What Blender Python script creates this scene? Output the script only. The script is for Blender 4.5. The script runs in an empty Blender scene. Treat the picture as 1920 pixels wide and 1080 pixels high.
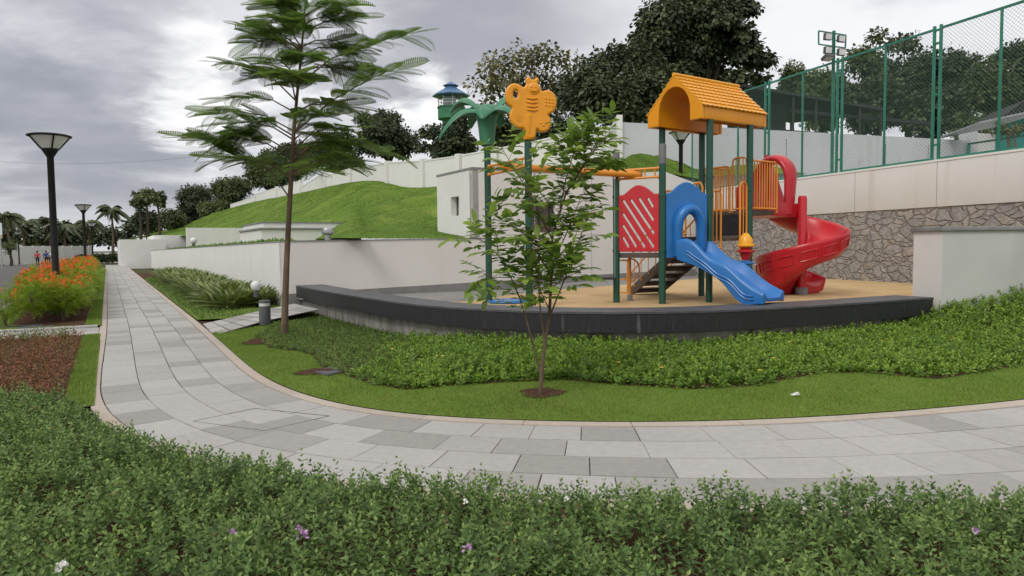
import bpy, bmesh, math, random
import numpy as np
from mathutils import Vector, Matrix
random.seed(7); RNG = np.random.default_rng(11)
R = math.radians
SC = bpy.context.scene
COL = SC.collection

# ------------------------------------------------------------------ camera
F = 1350.0
cam_d = bpy.data.cameras.new('camera'); cam = bpy.data.objects.new('camera', cam_d); COL.objects.link(cam)
cam_d.sensor_width = 36.0; cam_d.lens = 36.0 * F / 1920.0
cam_d.clip_start = 0.05; cam_d.clip_end = 3000
CAMR = (Matrix.Rotation(R(90 - 3.33), 4, 'X') @ Matrix.Rotation(R(-0.65), 4, 'Z'))
CAMP = Vector((0, 0, 1.6))
cam.matrix_world = Matrix.Translation(CAMP) @ CAMR
SC.camera = cam
R3 = CAMR.to_3x3()

def ray(px, py):
    return R3 @ Vector(((px - 960) / F, (540 - py) / F, -1.0))
def G(px, py, z=0.0):
    d = ray(px, py); t = (z - CAMP.z) / d.z
    return CAMP + d * t
def P(px, py, Y):
    d = ray(px, py); return CAMP + d * (Y / d.y)
def XY(px, Y, py=480):
    p = P(px, py, Y); return p.x, p.y
def ZP(px, py, Y):
    return P(px, py, Y).z
def V(px, py, p0, d):
    """hit of the ray with the vertical plane through p0 along plan direction d"""
    n = Vector((-d[1], d[0], 0)); r = ray(px, py)
    t = n.dot(Vector((p0[0], p0[1], 0)) - Vector((CAMP.x, CAMP.y, 0))) / n.dot(Vector((r.x, r.y, 0)))
    return CAMP + r * t

# ------------------------------------------------------------------ materials
def mat(name, c, rough=.6, c2=None, nscale=4.0, ndet=5.0, lo=.35, hi=.65, bump=0.0, bscale=40.0, spec=.4,
        metal=0.0, aniso=None, island=0.0, trans=0.0, wear=None, bdist=.02):
    m = bpy.data.materials.new(name); m.use_nodes = True
    nt = m.node_tree; N = nt.nodes; L = nt.links
    b = N['Principled BSDF']; b.inputs['Roughness'].default_value = rough; b.inputs['Metallic'].default_value = metal
    b.inputs['Specular IOR Level'].default_value = spec
    tc = N.new('ShaderNodeTexCoord'); vec = tc.outputs['Object']
    if aniso:
        mp = N.new('ShaderNodeMapping'); mp.inputs['Scale'].default_value = aniso; L.new(vec, mp.inputs[0]); vec = mp.outputs[0]
    if c2 is None: c2 = tuple(x * .86 for x in c)
    no = N.new('ShaderNodeTexNoise'); no.inputs['Scale'].default_value = nscale; no.inputs['Detail'].default_value = ndet
    L.new(vec, no.inputs['Vector'])
    rp = N.new('ShaderNodeMapRange'); rp.inputs[1].default_value = lo; rp.inputs[2].default_value = hi; L.new(no.outputs[0], rp.inputs[0])
    mx = N.new('ShaderNodeMix'); mx.data_type = 'RGBA'; mx.inputs[6].default_value = (*c, 1); mx.inputs[7].default_value = (*c2, 1)
    L.new(rp.outputs[0], mx.inputs[0]); out = mx.outputs[2]
    if wear:   # second, broad stain layer: (colour, scale, lo, hi, aniso)
        wc, ws, wl, wh, wa = wear
        mp = N.new('ShaderNodeMapping'); mp.inputs['Scale'].default_value = wa; L.new(tc.outputs['Object'], mp.inputs[0])
        n2 = N.new('ShaderNodeTexNoise'); n2.inputs['Scale'].default_value = ws; n2.inputs['Detail'].default_value = 6; L.new(mp.outputs[0], n2.inputs['Vector'])
        r2 = N.new('ShaderNodeMapRange'); r2.inputs[1].default_value = wl; r2.inputs[2].default_value = wh; L.new(n2.outputs[0], r2.inputs[0])
        m2 = N.new('ShaderNodeMix'); m2.data_type = 'RGBA'; L.new(out, m2.inputs[6]); m2.inputs[7].default_value = (*wc, 1); L.new(r2.outputs[0], m2.inputs[0]); out = m2.outputs[2]
    if island:
        ge = N.new('ShaderNodeNewGeometry'); hs = N.new('ShaderNodeHueSaturation')
        r3 = N.new('ShaderNodeMapRange'); r3.inputs[3].default_value = 1 - island; r3.inputs[4].default_value = 1 + island
        L.new(ge.outputs['Random Per Island'], r3.inputs[0]); L.new(r3.outputs[0], hs.inputs['Value'])
        r4 = N.new('ShaderNodeMapRange'); r4.inputs[3].default_value = .5 + .035 * island; r4.inputs[4].default_value = .5 - .03 * island
        L.new(ge.outputs['Random Per Island'], r4.inputs[0]); L.new(r4.outputs[0], hs.inputs['Hue'])
        L.new(out, hs.inputs['Color']); out = hs.outputs[0]
    L.new(out, b.inputs['Base Color'])
    if bump:
        bn = N.new('ShaderNodeTexNoise'); bn.inputs['Scale'].default_value = bscale; bn.inputs['Detail'].default_value = 4; L.new(vec, bn.inputs['Vector'])
        bp = N.new('ShaderNodeBump'); bp.inputs['Strength'].default_value = bump; bp.inputs['Distance'].default_value = bdist
        L.new(bn.outputs[0], bp.inputs['Height']); L.new(bp.outputs[0], b.inputs['Normal'])
    if trans:
        tr = N.new('ShaderNodeBsdfTranslucent'); L.new(out, tr.inputs['Color'])
        ms = N.new('ShaderNodeMixShader'); ms.inputs[0].default_value = trans
        L.new(b.outputs[0], ms.inputs[1]); L.new(tr.outputs[0], ms.inputs[2]); L.new(ms.outputs[0], N['Material Output'].inputs[0])
    return m

def leafmat(name, c, c2, island=.35, trans=.3, rough=.5, nscale=.8, spec=.3):
    return mat(name, c, rough, c2, nscale, 3, .35, .65, island=island, trans=trans, spec=spec)

def stone_mat():
    m = bpy.data.materials.new('rubble_stone'); m.use_nodes = True
    nt = m.node_tree; N = nt.nodes; L = nt.links; b = N['Principled BSDF']; b.inputs['Roughness'].default_value = .8
    b.inputs['Specular IOR Level'].default_value = .25
    tc = N.new('ShaderNodeTexCoord')
    mp = N.new('ShaderNodeMapping'); mp.inputs['Scale'].default_value = (1, 1, 1.45); L.new(tc.outputs['Object'], mp.inputs[0])
    n0 = N.new('ShaderNodeTexNoise'); n0.inputs['Scale'].default_value = 2.6; n0.inputs['Detail'].default_value = 3; L.new(mp.outputs[0], n0.inputs['Vector'])
    sub = N.new('ShaderNodeVectorMath'); sub.operation = 'SUBTRACT'; sub.inputs[1].default_value = (.5, .5, .5); L.new(n0.outputs['Color'], sub.inputs[0])
    sc = N.new('ShaderNodeVectorMath'); sc.operation = 'SCALE'; sc.inputs['Scale'].default_value = .38; L.new(sub.outputs[0], sc.inputs[0])
    nb = N.new('ShaderNodeTexNoise'); nb.inputs['Scale'].default_value = .8; nb.inputs['Detail'].default_value = 1; L.new(mp.outputs[0], nb.inputs['Vector'])
    sb = N.new('ShaderNodeVectorMath'); sb.operation = 'MULTIPLY_ADD'; sb.inputs[1].default_value = (.7, .7, .7); L.new(nb.outputs['Color'], sb.inputs[0]); L.new(mp.outputs[0], sb.inputs[2])
    ad = N.new('ShaderNodeVectorMath'); L.new(sb.outputs[0], ad.inputs[0]); L.new(sc.outputs[0], ad.inputs[1])
    vo = N.new('ShaderNodeTexVoronoi'); vo.inputs['Scale'].default_value = 3.1; L.new(ad.outputs[0], vo.inputs['Vector'])
    ve = N.new('ShaderNodeTexVoronoi'); ve.feature = 'DISTANCE_TO_EDGE'; ve.inputs['Scale'].default_value = 3.1; L.new(ad.outputs[0], ve.inputs['Vector'])
    sp = N.new('ShaderNodeSeparateColor'); L.new(vo.outputs['Color'], sp.inputs[0])
    rp = N.new('ShaderNodeValToRGB'); L.new(sp.outputs[0], rp.inputs[0])
    e = rp.color_ramp.elements; e[0].position = 0; e[0].color = (.235, .215, .20, 1); e[1].position = 1; e[1].color = (.30, .26, .23, 1)
    for pos, c in ((.2, (.28, .26, .245)), (.45, (.25, .23, .215)), (.62, (.305, .28, .26)), (.8, (.275, .235, .205)), (.9, (.32, .29, .26))):
        k = e.new(pos); k.color = (*c, 1)
    n1 = N.new('ShaderNodeTexNoise'); n1.inputs['Scale'].default_value = 9; n1.inputs['Detail'].default_value = 8; L.new(tc.outputs['Object'], n1.inputs['Vector'])
    r1 = N.new('ShaderNodeMapRange'); r1.inputs[1].default_value = .3; r1.inputs[2].default_value = .7; r1.inputs[3].default_value = .75; r1.inputs[4].default_value = 1.25; L.new(n1.outputs[0], r1.inputs[0])
    hs = N.new('ShaderNodeHueSaturation'); L.new(rp.outputs[0], hs.inputs['Color']); L.new(r1.outputs[0], hs.inputs['Value'])
    mk = N.new('ShaderNodeMapRange'); mk.inputs[1].default_value = .004; mk.inputs[2].default_value = .05; L.new(ve.outputs['Distance'], mk.inputs[0])
    mx = N.new('ShaderNodeMix'); mx.data_type = 'RGBA'; mx.inputs[6].default_value = (.21, .195, .18, 1); L.new(mk.outputs[0], mx.inputs[0]); L.new(hs.outputs[0], mx.inputs[7])
    L.new(mx.outputs[2], b.inputs['Base Color'])
    hm = N.new('ShaderNodeMapRange'); hm.inputs[1].default_value = 0; hm.inputs[2].default_value = .11; L.new(ve.outputs['Distance'], hm.inputs[0])
    ma = N.new('ShaderNodeMath'); ma.operation = 'MULTIPLY_ADD'; ma.inputs[1].default_value = .7; L.new(n1.outputs[0], ma.inputs[0]); L.new(hm.outputs[0], ma.inputs[2])
    bp = N.new('ShaderNodeBump'); bp.inputs['Strength'].default_value = .75; bp.inputs['Distance'].default_value = .055; L.new(ma.outputs[0], bp.inputs['Height']); L.new(bp.outputs[0], b.inputs['Normal'])
    return m

def island_ramp_mat(name, stops, rough=.75, speck=.12, bump=.15):
    """paving slabs: one colour per slab, fine grain and broad dirt on top"""
    m = bpy.data.materials.new(name); m.use_nodes = True
    nt = m.node_tree; N = nt.nodes; L = nt.links; b = N['Principled BSDF']; b.inputs['Roughness'].default_value = rough; b.inputs['Specular IOR Level'].default_value = .25
    ge = N.new('ShaderNodeNewGeometry'); rp = N.new('ShaderNodeValToRGB'); rp.color_ramp.interpolation = 'LINEAR'; L.new(ge.outputs['Random Per Island'], rp.inputs[0])
    e = rp.color_ramp.elements
    e[0].position = stops[0][0]; e[0].color = (*stops[0][1], 1); e[1].position = stops[-1][0]; e[1].color = (*stops[-1][1], 1)
    for p, c in stops[1:-1]:
        k = e.new(p); k.color = (*c, 1)
    tc = N.new('ShaderNodeTexCoord')
    n1 = N.new('ShaderNodeTexNoise'); n1.inputs['Scale'].default_value = 130; n1.inputs['Detail'].default_value = 3; L.new(tc.outputs['Object'], n1.inputs['Vector'])
    n2 = N.new('ShaderNodeTexNoise'); n2.inputs['Scale'].default_value = 1.3; n2.inputs['Detail'].default_value = 7; L.new(tc.outputs['Object'], n2.inputs['Vector'])
    n3 = N.new('ShaderNodeTexNoise'); n3.inputs['Scale'].default_value = 14; n3.inputs['Detail'].default_value = 5; L.new(tc.outputs['Object'], n3.inputs['Vector'])
    n2s = N.new('ShaderNodeMath'); n2s.operation = 'MULTIPLY_ADD'; n2s.inputs[1].default_value = .4; n2s.inputs[2].default_value = .3; L.new(n2.outputs[0], n2s.inputs[0])
    a = N.new('ShaderNodeMath'); a.operation = 'ADD'; L.new(n1.outputs[0], a.inputs[0]); L.new(n2s.outputs[0], a.inputs[1])
    a2 = N.new('ShaderNodeMath'); a2.operation = 'ADD'; L.new(a.outputs[0], a2.inputs[0]); L.new(n3.outputs[0], a2.inputs[1])
    r = N.new('ShaderNodeMapRange'); r.inputs[1].default_value = 1.05; r.inputs[2].default_value = 1.95; r.inputs[3].default_value = 1 - speck * 1.4; r.inputs[4].default_value = 1 + speck; L.new(a2.outputs[0], r.inputs[0])
    hs = N.new('ShaderNodeHueSaturation'); L.new(rp.outputs[0], hs.inputs['Color']); L.new(r.outputs[0], hs.inputs['Value']); L.new(hs.outputs[0], b.inputs['Base Color'])
    bp = N.new('ShaderNodeBump'); bp.inputs['Strength'].default_value = bump; bp.inputs['Distance'].default_value = .01; L.new(n1.outputs[0], bp.inputs['Height']); L.new(bp.outputs[0], b.inputs['Normal'])
    return m

M = {}
M['plaster'] = mat('white_plaster', (.70, .695, .675), .85, (.665, .66, .64), 1.2, 6, bump=.25, bscale=60, spec=.2, wear=((.60, .58, .55), .9, .62, .9, (1.2, 1.2, .3)))
M['plaster_warm'] = mat('warm_plaster', (.70, .672, .64), .85, (.67, .64, .608), .9, 6, bump=.25, bscale=60, spec=.2, wear=((.60, .55, .50), 1.0, .6, .9, (1.2, 1.2, .25)))
M['plaster_beige'] = mat('beige_plaster', (.62, .60, .575), .88, (.585, .56, .53), .8, 6, bump=.3, bscale=50, spec=.2, wear=((.40, .355, .31), 1.0, .62, .9, (2.6, 2.6, .10)))
M['plaster_grey'] = mat('grey_green_plaster', (.50, .515, .485), .85, (.47, .485, .455), 1.0, 6, bump=.25, bscale=60, spec=.2, wear=((.40, .41, .385), 1.2, .55, .85, (1, 1, .5)))  # darker grey-green tone, set only on the front face of the planter wall
M['coping'] = mat('grey_coping', (.25, .25, .25), .7, (.19, .19, .185), 5, bump=.2, bscale=60)
M['stone'] = stone_mat()
M['granite'] = mat('black_granite', (.023, .024, .027), .45, (.014, .014, .016), 6, 6, bump=.5, bscale=18, spec=.45, aniso=(8, 8, .6), wear=((.10, .10, .105), 4, .64, .78, (3, 3, .4)))
M['granite_top'] = mat('grey_granite_top', (.085, .085, .092), .5, (.06, .06, .066), 5, 6, bump=.12, bscale=90, spec=.4)
M['concrete'] = mat('bare_concrete', (.30, .285, .26), .9, (.20, .19, .17), 3, 8, bump=.4, bscale=40, aniso=(2, 2, .7), wear=((.10, .09, .075), 2, .55, .75, (2, 2, .5)))
M['rubber'] = mat('tan_rubber_floor', (.53, .375, .205), .95, (.47, .325, .17), 1.2, 8, bump=.3, bscale=150, spec=.1, wear=((.36, .25, .14), 1.0, .55, .78, (1, 1, 1)))
M['grey_floor'] = mat('grey_floor', (.24, .235, .23), .8, (.2, .195, .19), 4, 6, bump=.2, bscale=60)
M['joint'] = mat('path_joint', (.13, .118, .105), .95, (.08, .072, .064), 8, 5)
LIGHT = (.47, .455, .445)
M['tile'] = island_ramp_mat('stone_paver', [(0, (.365, .352, .34)), (.3, (.41, .397, .385)), (.70, (.385, .372, .36)), (.78, (.33, .318, .305)), (.9, (.305, .294, .28)), (1, (.295, .284, .27))])
M['tile_warm'] = island_ramp_mat('path_edging', [(0, (.42, .355, .30)), (.5, (.46, .40, .345)), (1, (.40, .345, .30))])
M['asphalt'] = mat('asphalt', (.125, .118, .115), .9, (.095, .09, .088), 3, 8, bump=.3, bscale=200, spec=.2)
M['kerb'] = mat('kerb_concrete', (.40, .385, .365), .9, (.32, .305, .285), 4, 7, bump=.2, bscale=60)
M['lawn'] = mat('lawn_turf', (.125, .198, .032), .95, (.15, .222, .04), 1.6, 8, .3, .7, bump=.9, bscale=90, spec=.1, wear=((.17, .18, .05), 1.1, .58, .8, (1, 1, 1)))
M['hill'] = mat('hill_turf', (.125, .20, .028), .95, (.085, .145, .022), .28, 10, .36, .64, bump=.9, bscale=5, spec=.1, wear=((.19, .24, .045), .5, .56, .74, (1, 1, 1)), bdist=.05)
M['soil'] = mat('red_brown_mulch', (.10, .05, .033), .98, (.06, .034, .022), 25, 8, bump=1, bscale=60, spec=.1)
M['earth'] = mat('open_ground', (.06, .075, .025), .98, (.08, .07, .04), .3, 8, spec=.1)
M['grass'] = leafmat('grass_blade', (.16, .25, .04), (.20, .275, .05), .35, .3, .6)
M['bark'] = mat('grey_brown_bark', (.17, .125, .085), .9, (.10, .072, .05), 9, 8, bump=.8, bscale=30, spec=.15, aniso=(1, 1, .35))
M['bark_dark'] = mat('dark_bark', (.075, .06, .048), .9, (.05, .04, .032), 6, 6, bump=.6, bscale=20, spec=.1)
M['frond'] = leafmat('feathery_leaflet', (.11, .19, .036), (.17, .26, .048), .42, .45, .5)
M['sapling_leaf'] = leafmat('sapling_leaf', (.15, .245, .04), (.22, .33, .05), .42, .45, .4, nscale=2, spec=.45)
M['hedge_leaf'] = leafmat('lantana_leaf', (.108, .182, .058), (.168, .265, .074), .42, .3, .55, nscale=2.4)
M['dry_leaf'] = leafmat('dry_leaf', (.24, .17, .07), (.16, .10, .05), .35, .25, .6, nscale=3)
M['hedge_tip'] = leafmat('lantana_young_leaf', (.18, .28, .08), (.25, .35, .105), .35, .35, .55, nscale=2.4)
M['cover_tip'] = leafmat('groundcover_young_leaf', (.19, .32, .04), (.26, .38, .05), .3, .35, .45, nscale=1.5, spec=.4)
M['cover_leaf'] = leafmat('groundcover_leaf', (.125, .225, .03), (.18, .30, .038), .35, .3, .45, nscale=1.5, spec=.4)
M['cover_dark'] = leafmat('ivy_leaf', (.115, .185, .042), (.165, .24, .055), .4, .25, .5, nscale=2)
M['strap'] = leafmat('strap_leaf', (.145, .205, .06), (.24, .28, .08), .4, .25, .4, nscale=1.2, spec=.5)
M['flame_leaf'] = leafmat('flame_shrub_leaf', (.20, .32, .03), (.30, .38, .035), .3, .35, .5, nscale=.8)
M['orange_petal'] = leafmat('orange_petal', (.75, .13, .03), (.75, .25, .03), .3, .3, .5, nscale=1.2)
M['yellow_petal'] = mat('yellow_petal', (.75, .48, .03), .5, island=.15)
M['purple_petal'] = mat('mauve_petal', (.50, .27, .52), .5, island=.15)
M['white_petal'] = mat('white_petal', (.75, .75, .70), .5, island=.1)
M['tree_dark'] = leafmat('dark_tree_leaf', (.052, .072, .036), (.085, .11, .05), .45, .22, .5, nscale=.35)
M['tree_mid'] = leafmat('mid_tree_leaf', (.07, .098, .038), (.115, .15, .055), .45, .25, .5, nscale=.3)
M['tree_olive'] = leafmat('olive_tree_leaf', (.125, .135, .055), (.19, .175, .075), .45, .25, .6, nscale=.4)
M['tree_light'] = leafmat('light_tree_leaf', (.10, .14, .05), (.15, .19, .065), .4, .25, .5, nscale=.3)
M['palm_leaf'] = leafmat('palm_leaflet', (.07, .088, .042), (.12, .14, .07), .4, .2, .4, nscale=.4)
def plastic(name, c, rough=.32, f=.9):
    return mat(name, c, rough, tuple(x * f for x in c), 3, 4, spec=.45, bump=.03, bscale=25, wear=(tuple(x * .8 for x in c), 2, .58, .8, (1, 1, .6)))
M['yellow'] = plastic('yellow_plastic', (.82, .37, .02))
M['yellow_deep'] = plastic('deep_yellow_plastic', (.78, .31, .008))
M['orange'] = plastic('orange_enamel', (.72, .27, .03), .4)
M['red'] = plastic('red_plastic', (.52, .018, .028), .28)
M['blue'] = plastic('blue_plastic', (.022, .16, .46), .3)
M['palm_green'] = plastic('green_plastic', (.05, .21, .115), .4)
M['post_green'] = plastic('dark_green_enamel', (.012, .07, .045), .35)
M['deck'] = mat('brown_deck_metal', (.10, .078, .062), .6, (.075, .06, .05), 5, bump=.1, bscale=60)
M['black'] = mat('black_rubber', (.016, .016, .018), .6, (.024, .024, .026), 8)
M['iron'] = mat('black_lamp_metal', (.006, .006, .007), .55, (.01, .01, .01), 6, spec=.25)
M['lampglass'] = mat('frosted_lamp_glass', (.68, .69, .70), .35, (.6, .61, .62), 3)
M['fence'] = mat('green_fence_enamel', (.03, .195, .13), .45, (.02, .15, .10), 3, wear=((.05, .12, .085), 3, .6, .8, (1, 1, .5)))
M['wire'] = mat('fence_wire', (.11, .21, .17), .5, (.14, .23, .19), 3)
M['steel'] = mat('galvanised_steel', (.45, .46, .47), .38, (.35, .36, .37), 6, metal=.7)
M['grey_cap'] = mat('grey_post_cap', (.14, .14, .145), .6)
M['dark_roof'] = mat('dark_sheet_roof', (.030, .030, .031), .75, (.02, .02, .02), 2)
M['blue_roof'] = mat('blue_sheet_roof', (.09, .19, .36), .45, (.06, .13, .27), 2, metal=.2)
M['tower_green'] = mat('green_painted_wall', (.05, .20, .10), .7, (.03, .13, .07), 1)
M['teal'] = mat('teal_painted_wall', (.03, .22, .20), .7, (.02, .16, .15), 1)
M['slab'] = mat('dark_slate_slab', (.10, .105, .11), .7, (.07, .072, .078), 5, 7, bump=.3, bscale=30)
M['globe'] = mat('white_globe', (.62, .63, .64), .3, (.55, .56, .57), 3)
M['panel_grey'] = mat('grey_wall_panel', (.57, .585, .60), .8, (.52, .535, .55), .6, 6, wear=((.42, .42, .41), .8, .6, .8, (1.5, 1.5, .3)))
M['skin'] = mat('skin', (.22, .12, .08), .6)
M['red_cloth'] = mat('red_cloth', (.55, .05, .08), .9); M['blue_cloth'] = mat('blue_cloth', (.03, .06, .25), .9)
M['white_cloth'] = mat('white_cloth', (.6, .62, .66), .9); M['dark_cloth'] = mat('dark_cloth', (.03, .03, .035), .9); M['hair'] = mat('black_hair', (.01, .01, .01), .6)

# ------------------------------------------------------------------ mesh helpers
def tag(o, label=None, cat=None, group=None, kind=None):
    if label: o['label'] = label
    if cat: o['category'] = cat
    if group: o['group'] = group
    if kind: o['kind'] = kind
    return o
ORG = {}
def thing(name, label, cat, loc=(0, 0, 0), rotz=0.0, group=None):
    o = bpy.data.objects.new(name, None); COL.objects.link(o); o.empty_display_size = .2
    o.location = loc; o.rotation_euler = (0, 0, rotz); tag(o, label, cat, group)
    ORG[o.name] = Vector(loc); return o
def copy_tree(o, parent=None):
    c = o.copy(); COL.objects.link(c); c.parent = parent
    for ch in o.children: copy_tree(ch, c)
    return c
def link(name, me, parent=None):
    o = bpy.data.objects.new(name, me); COL.objects.link(o)
    if parent is not None: o.parent = parent; ORG[o.name] = ORG.get(parent.name, Vector())
    return o
def org(p): return ORG.get(p.name, Vector()) if p is not None else Vector()

class MB:
    def __init__(s): s.v = []; s.f = []; s.mi = []
    def add(s, vs, fs, mi=0):
        n = len(s.v); s.v += [tuple(x) for x in vs]; s.f += [tuple(i + n for i in f) for f in fs]; s.mi += [mi] * len(fs)
        return s
    def obox(s, c, ax, ay, az, mi=0):
        c = Vector(c); ax = Vector(ax); ay = Vector(ay); az = Vector(az)
        vs = [c + a * ax + b * ay + d * az for d in (-1, 1) for b in (-1, 1) for a in (-1, 1)]
        return s.add(vs, [(0, 2, 3, 1), (4, 5, 7, 6), (0, 1, 5, 4), (2, 6, 7, 3), (0, 4, 6, 2), (1, 3, 7, 5)], mi)
    def box(s, c, size, rz=0.0, mi=0):
        cs, sn = math.cos(rz), math.sin(rz)
        return s.obox(c, (cs * size[0] / 2, sn * size[0] / 2, 0), (-sn * size[1] / 2, cs * size[1] / 2, 0), (0, 0, size[2] / 2), mi)
    def bar(s, a, b, w, h, mi=0):
        """box beam from a to b, w wide (horizontal), h high"""
        a = Vector(a); b = Vector(b); d = (b - a); c = (a + b) / 2
        t = d.normalized(); side = t.cross(Vector((0, 0, 1)))
        side = side.normalized() if side.length > 1e-5 else Vector((1, 0, 0)); up = side.cross(t)
        return s.obox(c, d / 2, side * w / 2, up * h / 2, mi)
    def wall(s, a, b, z0, z1, th, off=0.0, mi=0):
        """vertical slab: plan line a-b is its visible face, thickness goes to the left of a->b; z0/z1 scalar or pair"""
        a = Vector((a[0], a[1], 0)); b = Vector((b[0], b[1], 0)); d = (b - a).normalized(); n = Vector((-d.y, d.x, 0))
        z0 = z0 if isinstance(z0, tuple) else (z0, z0); z1 = z1 if isinstance(z1, tuple) else (z1, z1)
        A = a - n * off; B = b - n * off; A2 = A + n * th; B2 = B + n * th
        q = lambda p, z: (p.x, p.y, z)
        return s.add([q(A, z0[0]), q(B, z0[1]), q(B2, z0[1]), q(A2, z0[0]), q(A, z1[0]), q(B, z1[1]), q(B2, z1[1]), q(A2, z1[0])],
                     [(3, 2, 1, 0), (4, 5, 6, 7), (0, 1, 5, 4), (1, 2, 6, 5), (2, 3, 7, 6), (3, 0, 4, 7)], mi)
    def tube(s, pts, r, n=8, mi=0, caps=True):
        pts = [Vector(p) for p in pts]; k = len(pts)
        rs = r if isinstance(r, (list, tuple)) else [r] * k
        prev = None; rings = []
        for i, p in enumerate(pts):
            t = (pts[min(i + 1, k - 1)] - pts[max(i - 1, 0)]).normalized()
            if prev is None:
                a = Vector((0, 0, 1)) if abs(t.z) < .9 else Vector((1, 0, 0)); u = t.cross(a).normalized()
            else:
                u = (prev - t * prev.dot(t)); u = u.normalized() if u.length > 1e-6 else t.orthogonal().normalized()
            prev = u; w = t.cross(u)
            rings.append([p + (u * math.cos(2 * math.pi * j / n) + w * math.sin(2 * math.pi * j / n)) * rs[i] for j in range(n)])
        vs = [v for ring in rings for v in ring]; fs = []
        for i in range(k - 1):
            for j in range(n):
                j2 = (j + 1) % n; fs.append((i * n + j, i * n + j2, (i + 1) * n + j2, (i + 1) * n + j))
        if caps: fs += [tuple(range(n - 1, -1, -1)), tuple((k - 1) * n + j for j in range(n))]
        return s.add(vs, fs, mi)
    def lathe(s, prof, c=(0, 0, 0), n=20, mi=0, ax=None):
        c = Vector(c)
        Mx = ax if ax is not None else Matrix.Identity(3)
        vs = [c + Mx @ Vector((r * math.cos(2 * math.pi * j / n), r * math.sin(2 * math.pi * j / n), z)) for r, z in prof for j in range(n)]
        fs = []
        for i in range(len(prof) - 1):
            for j in range(n):
                j2 = (j + 1) % n; fs.append((i * n + j, i * n + j2, (i + 1) * n + j2, (i + 1) * n + j))
        if prof[0][0] > 1e-6: fs.append(tuple(range(n - 1, -1, -1)))
        if prof[-1][0] > 1e-6: fs.append(tuple((len(prof) - 1) * n + j for j in range(n)))
        return s.add(vs, fs, mi)
    def sphere(s, c, r, n=14, m=9, mi=0, sc=(1, 1, 1)):
        prof = [(max(1e-7, math.sin(math.pi * i / m)) * r, -math.cos(math.pi * i / m) * r) for i in range(m + 1)]
        return s.lathe(prof, c, n, mi, Matrix.Diagonal(sc))
    def sweep(s, sec, frames, mi=0, caps=True):
        """closed section [(a,b)], frames [(origin, A, B)] or sections per frame"""
        n = len(sec(0) if callable(sec) else sec); vs = []
        for i, (o, A, B) in enumerate(frames):
            sq = sec(i) if callable(sec) else sec
            vs += [Vector(o) + Vector(A) * a + Vector(B) * b for a, b in sq]
        fs = []
        for i in range(len(frames) - 1):
            for j in range(n):
                j2 = (j + 1) % n; fs.append((i * n + j, i * n + j2, (i + 1) * n + j2, (i + 1) * n + j))
        if caps: fs += [tuple(range(n - 1, -1, -1)), tuple((len(frames) - 1) * n + j for j in range(n))]
        return s.add(vs, fs, mi)
    def plate(s, outer, holes, o, ex, ey, t, bevel=.01, mi=0, res=2):
        """flat panel with holes and rounded edges, outline in (ex, ey) coordinates, centred thickness t along ex x ey"""
        cu = bpy.data.curves.new('tmp', 'CURVE'); cu.dimensions = '2D'; cu.fill_mode = 'BOTH'
        cu.extrude = max(t / 2 - bevel, .001); cu.bevel_depth = bevel; cu.bevel_resolution = res; cu.offset = -bevel
        for lp in [outer] + list(holes):
            sp = cu.splines.new('POLY'); sp.points.add(len(lp) - 1); sp.use_cyclic_u = True
            for i, (x, y) in enumerate(lp): sp.points[i].co = (x, y, 0, 1)
        ob = bpy.data.objects.new('tmp', cu); me = ob.to_mesh()
        ex = Vector(ex); ey = Vector(ey); ez = ex.cross(ey); o = Vector(o)
        s.add([o + ex * v.co.x + ey * v.co.y + ez * v.co.z for v in me.vertices], [tuple(p.vertices) for p in me.polygons], mi)
        ob.to_mesh_clear(); bpy.data.objects.remove(ob); bpy.data.curves.remove(cu)
        return s
    def build(s, name, mats, parent=None, smooth=True, bevel=0.0, local=False, seg=2, angle=40, weld=False):
        me = bpy.data.meshes.new(name); off = Vector() if local else org(parent)
        me.from_pydata([(x - off.x, y - off.y, z - off.z) for x, y, z in s.v], [], s.f)
        mats = mats if isinstance(mats, (list, tuple)) else [mats]
        for m in mats: me.materials.append(m)
        if len(mats) > 1: me.polygons.foreach_set('material_index', s.mi)
        bm = bmesh.new(); bm.from_mesh(me)
        if weld: bmesh.ops.remove_doubles(bm, verts=bm.verts, dist=1e-4)
        bmesh.ops.recalc_face_normals(bm, faces=bm.faces)
        if bevel:
            ed = [e for e in bm.edges if len(e.link_faces) == 2 and e.calc_face_angle(0) > R(35)]
            bmesh.ops.bevel(bm, geom=ed, offset=bevel, segments=seg, profile=.5, affect='EDGES', clamp_overlap=True)
        bm.to_mesh(me); bm.free()
        if smooth:
            me.polygons.foreach_set('use_smooth', [True] * len(me.polygons)); me.set_sharp_from_angle(angle=R(angle))
        return link(name, me, parent)

def np_mesh(name, verts, polys, mats, parent=None, mi=None, local=False, smooth=False):
    """verts (N,3); polys: list of int arrays, each (K, n)"""
    me = bpy.data.meshes.new(name)
    off = np.zeros(3) if local else np.array(org(parent))
    verts = (np.asarray(verts, dtype=np.float64) - off).astype(np.float32)
    me.vertices.add(len(verts)); me.vertices.foreach_set('co', verts.ravel())
    loops = np.concatenate([p.ravel() for p in polys]).astype(np.int32)
    tot = np.concatenate([np.full(len(p), p.shape[1], dtype=np.int32) for p in polys])
    st = np.concatenate([[0], np.cumsum(tot)[:-1]]).astype(np.int32)
    me.loops.add(len(loops)); me.loops.foreach_set('vertex_index', loops)
    me.polygons.add(len(tot)); me.polygons.foreach_set('loop_start', st)
    mats = mats if isinstance(mats, (list, tuple)) else [mats]
    for m in mats: me.materials.append(m)
    if mi is not None: me.polygons.foreach_set('material_index', np.asarray(mi, dtype=np.int32))
    me.polygons.foreach_set('use_smooth', np.full(len(tot), bool(smooth)))
    me.update(calc_edges=True); me.validate()
    return link(name, me, parent)

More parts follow.
